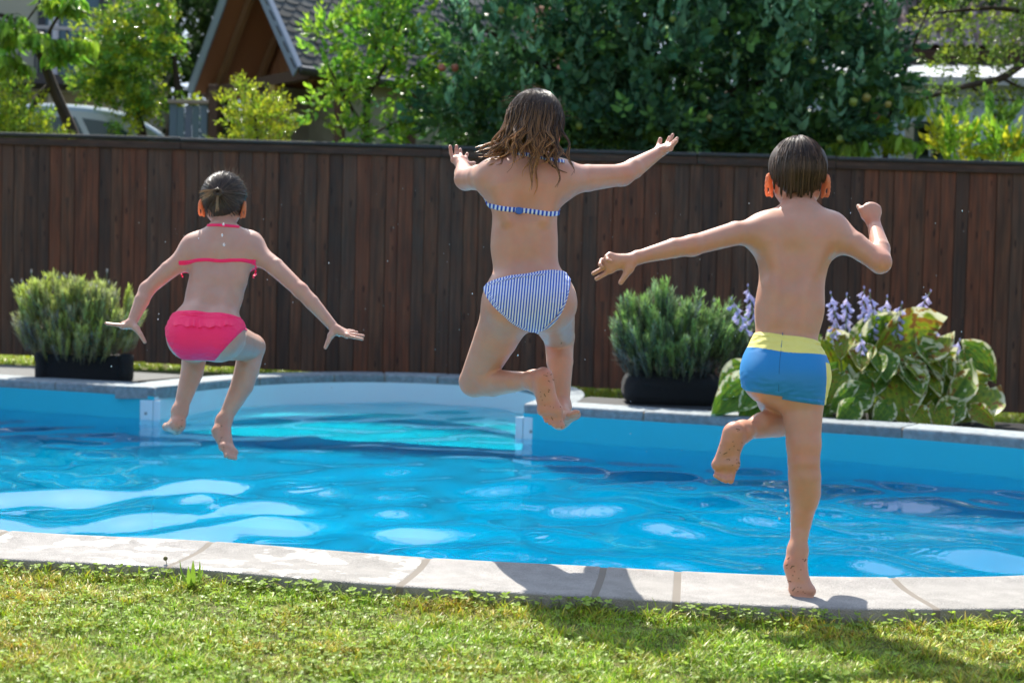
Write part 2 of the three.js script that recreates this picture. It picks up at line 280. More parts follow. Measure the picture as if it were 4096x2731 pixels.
// ---------- fence of dark stained boards, each board a part ----------
const fenceA = V(-4.38 * 14.3 / 13, 0, -14.3), fenceB = V(3.9 * 12.8 / 11.6, 0, -12.8);
const fenceDir = fenceB.clone().sub(fenceA); const fenceLen = fenceDir.length(); fenceDir.normalize();
const fenceN = V(-fenceDir.z, 0, fenceDir.x);               // towards the camera
const fenceTop = (t) => lerp(2.25, 2.07, t), fenceLow = (t) => lerp(0.0, -0.2, t);
{
  const fence = thing('wooden_fence', 'dark brown fence of vertical boards with a capped top behind the pool', 'fence', fenceA);
  fence.rotation.y = Math.atan2(-fenceDir.z, fenceDir.x);
  const wood = [0, 1, 2, 3, 4, 5].map((k) => {
    const r = rng(40 + k), knots = Array.from({ length: 2 + (k % 3) }, () => [0.15 + 0.7 * r(), r(), 0.035 + 0.04 * r()]);
    const f = (u, v) => {
      let du = 0, dark = 0;
      for (const [ku, kv, kr] of knots) { const a = (u - ku) / 1.0, b = (v - kv) * 10, d = Math.hypot(a, b * 0.55); du += Math.sign(a) * 0.05 * Math.exp(-d * d / 0.03); dark = Math.max(dark, 1 - ss(kr * 0.35, kr * 0.9, Math.hypot(a * 0.75, b * 0.3))); }
      const x = u + du, g = noise3(x * 9, v * 1.5, k * 7) * 0.5 + noise3(x * 26, v * 2.5, k * 3 + 40) * 0.35 + noise3(x * 60, v * 6, k) * 0.2, m = fbm(u * 1.6, v * 3, k * 13 + 3, 4), b = fbm(u * 2.2 + 9, v * 5, k * 5, 3);
      return { g, m, b, dark };
    };
    const map = tex(128, 1024, (u, v) => { const { g, m, b, dark } = f(u, v), w = clamp(0.5 + 0.42 * g + 0.5 * m, 0.05, 1.1), warm = clamp(0.5 + 1.3 * b, 0, 1), s = 1 - 0.6 * dark; return [s * (0.22 + 0.20 * w + 0.055 * warm), s * (0.205 + 0.165 * w + 0.012 * warm), s * (0.205 + 0.14 * w - 0.012 * warm)]; });
    const bump = tex(128, 1024, (u, v) => { const { g, dark } = f(u, v); return [0.5 + 0.35 * g - 0.3 * dark]; }, { srgb: false });
    return [rgb(1, 1, 1), rgb(1.2, 1.0, 0.86), rgb(0.70, 0.72, 0.76), rgb(1.45, 1.0, 0.80)].map((c) => std(c.multiply(rgb(0.86, 0.69, 0.53)), 0.85, { map, bumpMap: bump, bumpScale: 0.002 }));
  });
  const r = rng(77);
  const boards = [0, 1, 2].map((k) => { const g = mergeGeometries([new RoundedBoxGeometry(1, 1, 0.02, 1, 0.004).translate(0.5, 0.5, 0.01), box(0.34, 0.99, 0.006, 1.0, 0.5, -0.004)]), p = g.attributes.position, uv = g.attributes.uv; for (let i = 0; i < p.count; i++) uv.setXY(i, p.getX(i), p.getY(i) * 0.9 + k * 0.33); return g; });
  let x = -0.75, i = 0;
  while (x < fenceLen + 0.9) {
    const w = 0.118 + 0.034 * r(), t = x / fenceLen, lo = fenceLow(t) + (r() - 0.5) * 0.012, m = mesh('board', boards[i % 3], wood[Math.floor(r() * 6)][Math.floor(r() * 4)], fence);
    m.position.set(x, lo, (i % 2 ? 0.004 : 0) + (r() - 0.5) * 0.003); m.scale.set(w - 0.0035 - 0.003 * r(), fenceTop(t) - 0.05 - lo, 1); m.rotation.z = (r() - 0.5) * 0.003;
    x += w; i++;
  }
  const cap = std(rgb(0.16, 0.155, 0.155), 0.75, { map: wornConcrete, bumpMap: roughBump, bumpScale: 0.002 }), rail = wood[1][2];
  const cuts = [-0.75, 1.55 - 0.08, 4.15, 6.62, 7.9, fenceLen + 0.9];
  for (let k = 0; k < cuts.length - 1; k++) {
    const a = cuts[k] + 0.002, b = cuts[k + 1] - 0.002, ya = fenceTop(a / fenceLen), yb = fenceTop(b / fenceLen), L = Math.hypot(b - a, yb - ya);
    const c = mesh('fence_cap', rbox(L, 0.035, 0.15, 0.012), cap, fence); c.position.set((a + b) / 2, (ya + yb) / 2 + (k === 0 ? 0.012 : (k % 2) * 0.004), -0.01); c.rotation.z = Math.atan2(yb - ya, b - a);
    const c2 = mesh('cap_board', rbox(L, 0.075, 0.03, 0.006), rail, fence); c2.position.set((a + b) / 2, (ya + yb) / 2 - 0.056, 0.034); c2.rotation.z = c.rotation.z;
    for (const h of [0.45, 1.55]) { const q = mesh('rail', box(L, 0.09, 0.04), rail, fence); q.position.set((a + b) / 2, (fenceLow(a / fenceLen) + fenceLow(b / fenceLen)) / 2 + h, -0.024); q.rotation.z = c.rotation.z; }
  }
  for (let px = 0.1; px < fenceLen + 1; px += 2.02) { const t = px / fenceLen, g0 = -0.3, h = fenceTop(t) - 0.06 - g0; mesh('post', rbox(0.1, h, 0.1, 0.008, px, g0 + h / 2, -0.1), std(rgb(0.05, 0.065, 0.085), 0.5), fence); }
}
// ---------- foliage kit ----------
// one leaf along +y, folded along its midrib and bent over
function leafGeo(L, W, fold = 0.25, bend = 0.25, n = 3, tint = 1) {
  const pos = [], idx = [], uv = [], col = [];
  for (let i = 0; i <= n; i++) { const t = i / n, w = W * 0.5 * Math.pow(Math.sin(Math.PI * Math.min(0.985, 0.04 + 0.96 * Math.pow(t, 0.8))), 0.8), y = L * t * (1 - 0.15 * bend * t), z = -L * bend * t * t; for (const s of [-1, 0, 1]) { pos.push(w * s, y, z + Math.abs(s) * w * fold * 2); uv.push((s + 1) / 2, t); col.push(tint, tint, tint); } }
  for (let i = 0; i < n; i++) for (let k = 0; k < 2; k++) { const a = i * 3 + k, b = a + 3; idx.push(a, a + 1, b, b, a + 1, b + 1); }
  return geo(pos, idx, uv, col);
}
// a leafy shoot: thin stem with n leaves in a spiral
function shoot(seed, { stem = 0.28, n = 12, L = 0.085, W = 0.045, open = 0.9, fold = 0.25, bend = 0.3, droop = 0, top = 0.75 }) {
  const r = rng(seed), parts = [];
  const st = tube([V(0, 0, 0), V(0.01, stem * 0.5, 0), V(0, stem, 0.01)], [0.004, 0.003, 0.001], 3, false); st.setAttribute('color', new THREE.Float32BufferAttribute(new Float32Array(st.attributes.position.count * 3).fill(0.35), 3)); parts.push(st);
  for (let i = 0; i < n; i++) {
    const t = (i + 0.5) / n, a = i * 2.4 + r() * 0.6, s = (0.65 + 0.5 * r()) * (1 - 0.35 * t * top), tl = open * (1.15 - 0.6 * t) + (r() - 0.5) * 0.5 + droop;
    const g = leafGeo(L * s, W * s, fold * (0.6 + 0.8 * r()), bend * (0.4 + 1.2 * r()), 3, 0.7 + 0.6 * r());
    g.translate(0, 0.01, 0).rotateY((r() - 0.5) * 1.2).rotateX(tl).rotateY(a).translate(0, stem * (0.06 + 0.94 * t), 0); parts.push(g);
  }
  return mergeGeometries(parts);
}
const leafMat = (c, o = {}) => phys(c, 0.96, { vertexColors: true, transmission: 0.45, thickness: 0, ior: 1.45, specularIntensity: 0.25, clearcoat: 0.22, clearcoatRoughness: 0.25, side: THREE.DoubleSide, ...o });
const bark = tex(128, 256, (u, v) => { const n = tile((a, b) => fbm(a * 8, b * 3, 5, 4), u, v), g = tile((a, b) => noise3(a * 30, b * 6, 2), u, v), w = 0.5 + 0.5 * n + 0.25 * g; return [0.22 + 0.16 * w, 0.19 + 0.13 * w, 0.155 + 0.10 * w]; });
const barkMat = std(rgb(0.55, 0.52, 0.48), 0.95, { map: bark, bumpMap: bark, bumpScale: 0.01 });
// places shoots through a set of blobs; blob = [centre, radii, count, shell bias]
function crown(name, parent, variants, mat, blobs, seed, { up = 0.5, size = [0.7, 1.25], tints, down = 0, level = false } = {}) {
  const r = rng(seed), q = new THREE.Quaternion(), lists = variants.map(() => [[], []]);
  for (const [c, rad, n, shell = 0.5, tintShift = 0] of blobs) for (let i = 0; i < n; i++) {
    const d = V(r() * 2 - 1, r() * 2 - 1, r() * 2 - 1); if (d.lengthSq() > 1) { i--; continue; } d.normalize();
    const k = Math.pow(r(), shell), lump = 1 + 0.30 * noise3(d.x * 2.6 + c.x, d.y * 2.6 + c.y, d.z * 2.6);
    if (rad.x > 0.6 && shell !== 0.49 && noise3(d.x * rad.x * k * 1.9 + c.x * 1.9, d.y * rad.y * k * 1.9 + c.y * 1.9, d.z * rad.z * k * 1.9) < -0.28) continue;
    const p = c.clone().add(V(d.x * rad.x, d.y * rad.y, d.z * rad.z).multiplyScalar(k * lump)), o = d.clone().add(V(0, up - down, 0)).add(V(r() - 0.5, r() - 0.5, r() - 0.5)).normalize(), w = Math.floor(r() * variants.length), s = lerp(size[0], size[1], r());
    lists[w][0].push(mat4(p, level ? new THREE.Quaternion().setFromEuler(new THREE.Euler((r() - 0.5) * 0.4, r() * 6.28, (r() - 0.5) * 0.4)) : quatTo(o, r() * 6.28), s));
    const tn = tints[Math.floor(r() * tints.length)], b = 0.75 + 0.5 * r(); lists[w][1].push(rgb(tn[0] * b, tn[1] * b, tn[2] * b));
  }
  lists.forEach(([m, c], i) => m.length && inst(name, variants[i], mat, m, c, parent));
}
function limbs(parent, name, list, mat = barkMat) { for (const [pts, r0, r1] of list) { const c = new THREE.CatmullRomCurve3(pts).getPoints(16); mesh(name, tube(c, c.map((_, i) => lerp(r0, r1, i / 16)), 8), mat, parent); } }
const rel = (t, pts) => pts.map(([u, v, d]) => at(u, v, d).sub(t.position));
const box3 = (u0, v0, u1, v1, d, depth) => { const a = at(u0, v0, d), b = at(u1, v1, d); return [a.clone().add(b).multiplyScalar(0.5), V(Math.abs(b.x - a.x) / 2, Math.abs(b.y - a.y) / 2, depth)]; };
const groundAt = (u, d) => { const p = at(u, 300, d); p.y = groundY(p.x, p.z); return p; };
const blob = (root, u, v, du, dv, d, dd, n, shell, ts) => { const [c, r] = box3(u - du, v - dv, u + du, v + dv, d, dd); return [c.sub(root.position), r, n, shell, ts]; };

{ // the large apple tree behind the fence
  const t = thing('apple_tree', 'large dense dark green apple tree with ripening apples rising behind the fence', 'tree', groundAt(1500, 16.2));
  const v = [1, 2, 3].map((k) => shoot(k, { stem: 0.24, n: 8, L: 0.135, W: 0.085, open: 1.25, fold: 0.18 }));
  limbs(t, 'trunk', [[rel(t, [[1500, 560, 16.2], [1510, 380, 16.1], [1490, 200, 16.1], [1500, 0, 16.3]]), 0.17, 0.08]]);
  limbs(t, 'limb', [[rel(t, [[1500, 300, 16.1], [1300, 180, 15.7], [1100, 60, 15.5]]), 0.09, 0.02], [rel(t, [[1500, 300, 16.1], [1720, 200, 15.8], [1960, 90, 15.7]]), 0.09, 0.02], [rel(t, [[1490, 200, 16.1], [1400, 0, 16.3], [1350, -150, 16.4]]), 0.07, 0.02], [rel(t, [[1495, 220, 16.1], [1640, 20, 16.2], [1720, -120, 16.4]]), 0.07, 0.02]]);
  crown('crown', t, v, leafMat(rgb(0.058, 0.150, 0.058), { transmission: 0.30, clearcoat: 0.28 }), [
    blob(t, 1220, 120, 270, 220, 15.3, 0.8, 640, 0.4), blob(t, 1560, 90, 300, 270, 15.2, 0.9, 740, 0.4), blob(t, 1850, 100, 190, 220, 15.4, 0.8, 540, 0.4), blob(t, 1130, 285, 150, 60, 14.9, 0.4, 170, 0.5), blob(t, 1480, 300, 220, 60, 14.8, 0.4, 240, 0.5), blob(t, 1850, 300, 200, 55, 14.9, 0.4, 220, 0.5), blob(t, 1500, -120, 560, 220, 16.4, 1.2, 800, 0.4), blob(t, 1500, 120, 520, 240, 17.2, 0.7, 900, 0.5), blob(t, 2010, 170, 60, 110, 15.1, 0.4, 110, 0.5), blob(t, 1300, 330, 260, 30, 15.6, 0.4, 300, 0.49), blob(t, 1700, 330, 250, 30, 15.6, 0.4, 320, 0.49), blob(t, 1500, 250, 560, 110, 16.6, 0.5, 600, 0.49), blob(t, 1500, -330, 560, 170, 16.5, 1.4, 900, 0.4)], 101, { up: 0.35, tints: [[1, 1, 1], [0.8, 0.95, 1.1], [1.3, 1.25, 0.9], [0.55, 0.7, 0.8], [2.2, 1.9, 1.0]] });
  { // upright leading shoots with pale rosettes
    const lead = [5, 6].map((k) => shoot(k, { stem: 0.5, n: 13, L: 0.13, W: 0.075, open: 1.15, bend: 0.55, fold: 0.2, top: 0.3 })), r2 = rng(71), ms = lead.map(() => [[], []]);
    for (let i = 0; i < 52; i++) { const u = 960 + 1120 * r2(), w = 40 + 290 * r2(), p = at(u, w, 14.5 + 0.35 * r2()).sub(t.position), k = i % 2; ms[k][0].push(mat4(p, quatTo(V((r2() - 0.5) * 0.5, 1, 0.25 * r2()).normalize(), r2() * 6.28), 0.7 + 0.4 * r2())); const b = 0.9 + 0.5 * r2(); ms[k][1].push(rgb(b, b * 1.15, b * 1.25)); }
    ms.forEach(([m, c], i) => inst('leading_shoots', lead[i], leafMat(rgb(0.16, 0.30, 0.15), { transmission: 0.38 }), m, c, t));
  }
  const apple = new THREE.LatheGeometry([[0, -0.030], [0.014, -0.034], [0.03, -0.022], [0.036, 0.004], [0.03, 0.026], [0.014, 0.033], [0.004, 0.026], [0, 0.022]].map(([x, y]) => new THREE.Vector2(x, y)), 12), ag = [rgb(0.22, 0.30, 0.05), rgb(0.30, 0.26, 0.06), rgb(0.38, 0.12, 0.07)].map((c) => std(c, 0.35)), r = rng(9);
  for (const [u, w, k] of [[1015, 156, 2], [1045, 156, 2], [1222, 205, 1], [1290, 120, 0], [1318, 118, 0], [1150, 25, 1], [1255, 470 * 0.58, 0], [1630, 272, 1], [1850, 100, 0], [1866, 138, 0], [1800, 90, 1], [1990, 225, 1], [2012, 268, 2], [2070, 292, 0], [1960, 235, 0], [1774, 290, 0], [1510, 252, 0], [1420, 60, 1], [1690, 130, 0], [1545, 45, 0], [1330, 290, 0], [2040, 240, 1], [1930, 320, 0]]) { const a = mesh('apple', apple, ag[k], t); a.position.copy(at(u, w, 14.55 + 0.3 * r()).sub(t.position)); a.rotation.set(r(), r() * 6, r() * 0.6); a.scale.setScalar(0.9 + 0.4 * r()); }
}
{ // its sunlit neighbour at the left
  const t = thing('apple_tree', 'small sunlit apple tree with loose bright leaves in front of the shed wall', 'tree', groundAt(830, 15));
  const v = [11, 12, 13].map((k) => shoot(k, { stem: 0.2, n: 7, L: 0.11, W: 0.065, open: 1.1, bend: 0.35 }));
  limbs(t, 'trunk', [[rel(t, [[840, 560, 15], [838, 340, 15], [850, 180, 15.1], [880, 20, 15.2]]), 0.06, 0.015], [rel(t, [[838, 300, 15], [780, 200, 14.9], [720, 90, 14.8]]), 0.025, 0.006], [rel(t, [[845, 220, 15.05], [900, 120, 15], [930, 20, 15]]), 0.025, 0.006], [rel(t, [[838, 320, 15], [890, 290, 14.8], [940, 270, 14.7]]), 0.015, 0.004]]);
  crown('crown', t, v, leafMat(rgb(0.21, 0.40, 0.04), { clearcoat: 0.65, clearcoatRoughness: 0.14, transmission: 0.5 }), [blob(t, 860, 70, 85, 95, 15, 0.5, 110, 0.6), blob(t, 745, 95, 36, 75, 14.9, 0.3, 26, 0.6), blob(t, 790, 195, 55, 55, 14.9, 0.3, 46, 0.6), blob(t, 815, 300, 32, 34, 14.8, 0.2, 26, 0.6), blob(t, 905, 308, 38, 26, 14.7, 0.2, 20, 0.6), blob(t, 735, 240, 14, 45, 14.8, 0.15, 8, 0.7), blob(t, 890, -60, 90, 60, 15.2, 0.6, 70, 0.6), blob(t, 945, 150, 50, 140, 15.2, 0.4, 80, 0.6)], 102, { up: 0.5, tints: [[1, 1, 1], [0.8, 1, 0.9], [1.3, 1.15, 0.8], [0.7, 0.9, 0.9], [1.5, 1.2, 0.9]] });
}
{ // the small-leaved tree left of the shed
  const t = thing('pear_tree', 'round small-leaved tree on two dark trunks left of the shed', 'tree', groundAt(330, 19));
  const v = [21, 22, 23].map((k) => shoot(k, { stem: 0.2, n: 9, L: 0.085, W: 0.058, open: 1.2, droop: 0.35, bend: 0.35 }));
  limbs(t, 'trunk', [[rel(t, [[345, 400, 19], [325, 300, 19], [312, 240, 19.1], [320, 120, 19.2]]), 0.08, 0.03], [rel(t, [[375, 400, 18.9], [395, 300, 18.9], [408, 230, 19], [400, 130, 19.1]]), 0.11, 0.03], [rel(t, [[312, 240, 19.1], [270, 180, 19], [220, 130, 18.9]]), 0.03, 0.01]]);
  crown('crown', t, v, leafMat(rgb(0.29, 0.43, 0.04), { clearcoat: 0.65, clearcoatRoughness: 0.14, transmission: 0.5 }), [blob(t, 285, 120, 85, 105, 19, 0.8, 390, 0.5), blob(t, 372, 70, 24, 90, 19, 0.5, 110, 0.5), blob(t, 225, 180, 48, 45, 18.8, 0.5, 100, 0.55), blob(t, 320, 230, 66, 30, 18.8, 0.5, 110, 0.5), blob(t, 430, 235, 14, 14, 18.6, 0.2, 10, 0.6), blob(t, 310, -60, 120, 80, 19.2, 0.9, 260, 0.5), blob(t, 290, 300, 24, 12, 18.4, 0.2, 12, 0.6)], 103, { up: 0.1, tints: [[1, 1, 1], [0.7, 0.95, 0.95], [1.35, 1.15, 0.7], [0.5, 0.75, 0.85], [1.8, 1.4, 0.7], [0.45, 0.7, 0.8]] });
}
// a spray of long leaves hanging from a short level twig
const longLeaf = [31, 32, 33].map((k) => {
  const r = rng(k), parts = [], tw = tube([V(-0.12, 0.02, 0), V(0, 0.04, 0.01), V(0.16, 0, 0)], [0.006, 0.005, 0.003], 4, false); tw.setAttribute('color', new THREE.Float32BufferAttribute(new Float32Array(tw.attributes.position.count * 3).fill(0.3), 3)); parts.push(tw);
  for (let i = 0; i < 11; i++) { const g = leafGeo(0.20 * (0.7 + 0.5 * r()), 0.062, 0.3, 0.35, 4, 0.65 + 0.7 * r()); g.rotateY(r() * 6.28).rotateZ(Math.PI + (r() - 0.5) * 1.1).rotateX((r() - 0.5) * 1.1).translate(-0.12 + 0.028 * i, 0.02, (r() - 0.5) * 0.04); parts.push(g); }
  return mergeGeometries(parts);
});
{ // the tree with long hanging leaves and a leaning trunk at the left edge
  const t = thing('peach_tree', 'leaning tree with long drooping bright leaves at the left edge of the garden', 'tree', groundAt(180, 16.4));
  limbs(t, 'trunk', [[rel(t, [[200, 420, 16.4], [170, 315, 16.4], [130, 220, 16.4], [95, 130, 16.4], [60, 60, 16.4]]), 0.085, 0.04], [rel(t, [[118, 195, 16.4], [80, 235, 16.3], [70, 260, 16.2]]), 0.05, 0.03]]);
  limbs(t, 'limb', [[rel(t, [[60, 60, 16.4], [0, 35, 16.2], [-60, 40, 16.1]]), 0.03, 0.02], [rel(t, [[95, 130, 16.4], [120, 60, 16.2], [160, 20, 16], [220, 40, 15.9]]), 0.025, 0.008], [rel(t, [[110, 160, 16.4], [150, 110, 16.2], [190, 115, 16]]), 0.02, 0.006], [rel(t, [[90, 10, 16.1], [60, 50, 16.3]]), 0.015, 0.01]]);
  crown('crown', t, longLeaf, leafMat(rgb(0.26, 0.44, 0.045), { clearcoat: 0.6, transmission: 0.5 }), [blob(t, 30, 70, 40, 36, 16.2, 0.3, 26, 0.6), blob(t, 15, 140, 34, 26, 16.1, 0.3, 16, 0.6), blob(t, 140, 6, 44, 14, 16, 0.2, 18, 0.6), blob(t, 136, 112, 26, 22, 15.9, 0.2, 20, 0.6), blob(t, 192, 100, 10, 6, 15.8, 0.1, 5, 0.6), blob(t, 80, 85, 16, 22, 16.1, 0.2, 8, 0.6), blob(t, 20, -50, 120, 30, 16.4, 0.4, 22, 0.6)], 104, { up: 0.0, size: [0.7, 1.1], level: true, tints: [[1, 1, 1], [0.7, 0.9, 0.8], [1.3, 1.15, 0.8]] });
}
{ // bush at the lower left
  const t = thing('garden_bush', 'yellow-green leafy bush over the fence top at the far left', 'bush', groundAt(40, 15.6)), v = [41, 42].map((k) => shoot(k, { stem: 0.2, n: 9, L: 0.07, W: 0.045, open: 1.1, bend: 0.3 }));
  limbs(t, 'stem', [[rel(t, [[40, 500, 15.6], [35, 300, 15.6], [30, 230, 15.6]]), 0.03, 0.01]]);
  crown('crown', t, v, leafMat(rgb(0.36, 0.48, 0.04), { clearcoat: 0.65, clearcoatRoughness: 0.14, transmission: 0.5 }), [blob(t, 25, 275, 60, 40, 15.6, 0.4, 130, 0.6), blob(t, 55, 220, 24, 12, 15.6, 0.2, 14, 0.6), blob(t, 125, 316, 30, 8, 15.5, 0.2, 12, 0.6), blob(t, 20, 340, 120, 60, 15.5, 0.5, 160, 0.6)], 105, { up: 0.6, tints: [[1, 1, 1], [0.75, 0.95, 0.8], [1.3, 1.1, 0.7]] });
}
{ // small yellow bush in front of the shed
  const t = thing('rose_bush', 'small yellowish bush with fine leaves in front of the timber shed', 'bush', groundAt(585, 16)), v = [51, 52].map((k) => shoot(k, { stem: 0.16, n: 9, L: 0.048, W: 0.03, open: 1.1, bend: 0.3 }));
  limbs(t, 'stem', [[rel(t, [[590, 520, 16], [588, 340, 16], [585, 250, 16], [570, 190, 16]]), 0.03, 0.006], [rel(t, [[588, 330, 16], [620, 270, 16], [640, 240, 16]]), 0.012, 0.004], [rel(t, [[588, 340, 16], [545, 290, 16], [520, 250, 16]]), 0.012, 0.004]]);
  crown('crown', t, v, leafMat(rgb(0.36, 0.48, 0.04), { clearcoat: 0.65, clearcoatRoughness: 0.14, transmission: 0.5 }), [blob(t, 590, 268, 62, 50, 16, 0.4, 190, 0.6), blob(t, 562, 210, 22, 20, 16, 0.2, 20, 0.6), blob(t, 515, 245, 16, 14, 16, 0.15, 9, 0.6), blob(t, 655, 295, 22, 30, 16, 0.2, 18, 0.6), blob(t, 590, 345, 110, 40, 15.9, 0.4, 140, 0.6)], 106, { up: 0.7, tints: [[1, 1, 1], [0.8, 0.95, 0.8], [1.2, 1.0, 0.6], [1.3, 1.1, 0.7]] });
}
{ // fruit tree reaching in from the right
  const t = thing('plum_tree', 'broad fruit tree with a dark crooked limb reaching in at the right edge', 'tree', groundAt(2480, 17.5)), v = [61, 62].map((k) => shoot(k, { stem: 0.26, n: 11, L: 0.075, W: 0.042, open: 1.1, droop: 0.2, bend: 0.3 }));
  limbs(t, 'trunk', [[rel(t, [[2480, 480, 17.5], [2490, 250, 17.5], [2470, 60, 17.4]]), 0.15, 0.1]]);
  limbs(t, 'limb', [[rel(t, [[2480, 100, 17.4], [2360, 140, 17], [2300, 180, 16.8], [2230, 195, 16.6], [2170, 212, 16.4], [2080, 240, 16.2]]), 0.06, 0.02], [rel(t, [[2230, 195, 16.6], [2260, 225, 16.6], [2352, 230, 16.6]]), 0.02, 0.008], [rel(t, [[2300, 180, 16.8], [2360, 205, 16.7], [2400, 200, 16.7]]), 0.02, 0.006], [rel(t, [[2470, 60, 17.4], [2300, 20, 17], [2150, 30, 16.8]]), 0.05, 0.015]]);
  crown('crown', t, v, leafMat(rgb(0.20, 0.30, 0.05), { clearcoat: 0.6, transmission: 0.5 }), [blob(t, 2260, 40, 130, 70, 17, 0.6, 150, 0.55), blob(t, 2230, 145, 100, 22, 17, 0.4, 46, 0.55), blob(t, 2310, 220, 50, 6, 16.6, 0.2, 14, 0.6), blob(t, 2150, 205, 30, 8, 16.4, 0.2, 9, 0.6), blob(t, 2420, 60, 100, 120, 17.3, 0.7, 150, 0.5), blob(t, 2280, -90, 190, 70, 17.2, 0.7, 160, 0.5), blob(t, 2225, 240, 20, 8, 16.5, 0.2, 7, 0.6)], 107, { up: 0.2, tints: [[1, 1, 1], [0.8, 0.9, 0.9], [1.3, 1.15, 0.7], [0.7, 0.8, 0.8]] });
}
{ // long-leaved branch hanging over the right part of the fence
  const t = thing('peach_tree', 'young tree with long hanging leaves showing over the right part of the fence', 'tree', groundAt(2040, 15.2));
  limbs(t, 'trunk', [[rel(t, [[2040, 560, 15.2], [2035, 330, 15.2], [2060, 230, 15.1], [2110, 215, 14.9]]), 0.04, 0.01], [rel(t, [[2060, 230, 15.1], [2100, 100, 15], [2150, -20, 14.8]]), 0.02, 0.008]]);
  crown('crown', t, longLeaf, leafMat(rgb(0.26, 0.43, 0.045), { clearcoat: 0.6, transmission: 0.5 }), [blob(t, 2085, 228, 46, 12, 14.9, 0.2, 14, 0.6), blob(t, 2060, 318, 46, 10, 14.8, 0.2, 13, 0.6), blob(t, 1960, 335, 60, 8, 14.8, 0.2, 12, 0.6), blob(t, 2160, -22, 26, 6, 14.8, 0.1, 7, 0.6), blob(t, 2010, 285, 50, 15, 15, 0.2, 10, 0.6)], 108, { up: 0, size: [0.6, 0.95], level: true, tints: [[1, 1, 1], [0.7, 0.9, 0.8], [1.3, 1.15, 0.8]] });
}
{ // yellow-green shrub at the right
  const t = thing('laurel_shrub', 'bright yellow-green broad-leaved shrub above the fence at the right', 'bush', groundAt(2270, 15)), v = [71, 72].map((k) => shoot(k, { stem: 0.26, n: 11, L: 0.095, W: 0.05, open: 0.75, bend: 0.2, top: 0.3 }));
  limbs(t, 'stem', [[rel(t, [[2250, 560, 15], [2255, 400, 15], [2262, 320, 15]]), 0.03, 0.012]]);
  crown('crown', t, v, leafMat(rgb(0.44, 0.56, 0.05), { clearcoat: 0.8, transmission: 0.5 }), [blob(t, 2190, 345, 50, 24, 15, 0.3, 34, 0.6), blob(t, 2310, 355, 50, 20, 14.9, 0.3, 34, 0.6), blob(t, 2280, 420, 130, 40, 14.9, 0.4, 70, 0.6), blob(t, 2185, 300, 12, 18, 15, 0.15, 4, 0.7)], 109, { up: 1.2, tints: [[1, 1, 1], [0.6, 0.85, 0.7], [1.25, 1.0, 0.6], [0.5, 0.8, 0.7]] });
  const t2 = thing('laurel_shrub', 'darker green upright shoots behind the yellow-green shrub at the right', 'bush', groundAt(2290, 15.9));
  limbs(t2, 'stem', [[rel(t2, [[2290, 560, 15.9], [2285, 380, 15.9], [2285, 260, 15.9]]), 0.03, 0.01]]);
  crown('crown', t2, v, leafMat(rgb(0.15, 0.30, 0.045)), [blob(t2, 2285, 290, 24, 30, 15.9, 0.2, 12, 0.6), blob(t2, 2290, 380, 50, 14, 15.9, 0.2, 12, 0.6), blob(t2, 2190, 290, 12, 20, 15.9, 0.1, 4, 0.6)], 110, { up: 1.4, tints: [[1, 1, 1], [0.8, 1, 0.9], [1.3, 1.1, 0.8]] });
}
{ // tall dark trees closing the view
  const spots = [[-60, 32, 5.5, 'tall dark broadleaf tree beyond the pale house at the left'], [520, 31, 7, 'tall dark tree standing behind the shed roof'], [1000, 30, 10, 'tall dark tree behind the left side of the large apple tree'], [1560, 31, 11, 'tall dark tree behind the middle of the large apple tree'], [2060, 31, 9.5, 'tall dark tree behind the right side of the large apple tree'], [2520, 32, 9, 'tall dark tree beyond the tiled roof at the right']];
  const v = [81, 82].map((k) => shoot(k, { stem: 0.6, n: 16, L: 0.17, W: 0.11, open: 1.1 })), m = leafMat(rgb(0.05, 0.11, 0.03), { transmission: 0.3 });
  spots.forEach(([u, d, h, label], i) => { const t = thing('garden_tree', label, 'tree', groundAt(u, d)), y0 = t.position.y; limbs(t, 'trunk', [[[V(0, 0, 0), V(0.1, h * 0.4, 0), V(0, h * 0.8, 0)], 0.25, 0.08]]); crown('crown', t, v, m, [[V(0, h * 0.55, 0), V(3.3, h * 0.46, 1.6), 900, 0.5]], 120 + i, { up: 0.6, size: [0.9, 1.6], tints: [[1, 1, 1], [0.8, 0.9, 0.9], [1.2, 1.1, 0.8]] }); });
}
// ---------- buildings and the car beyond the fence ----------
const woodDark = std(rgb(0.085, 0.045, 0.026), 0.8), fasciaM = std(rgb(0.20, 0.25, 0.32), 0.5), plasterM = (() => { const t = tex(256, 256, (u, v) => { const n = tile((a, b) => fbm(a * 6, b * 6, 12, 5), u, v), w = 0.9 + 0.1 * n; return [w, w, w]; }); return (c) => std(c, 0.9, { map: t }); })();
function slabBetween(a, b, c, d, thick, mat, name, parent) { // a flat slab through four corners, with thickness downwards along its normal
  const n = b.clone().sub(a).cross(d.clone().sub(a)).normalize().multiplyScalar(thick), P = [a, b, c, d, ...[a, b, c, d].map((p) => p.clone().sub(n))], pos = P.flatMap((p) => p.toArray());
  const g = geo(pos, [0, 1, 2, 0, 2, 3, 4, 6, 5, 4, 7, 6, 0, 4, 5, 0, 5, 1, 1, 5, 6, 1, 6, 2, 2, 6, 7, 2, 7, 3, 3, 7, 4, 3, 4, 0]).toNonIndexed(); g.computeVertexNormals(); return mesh(name, g, mat, parent);
}
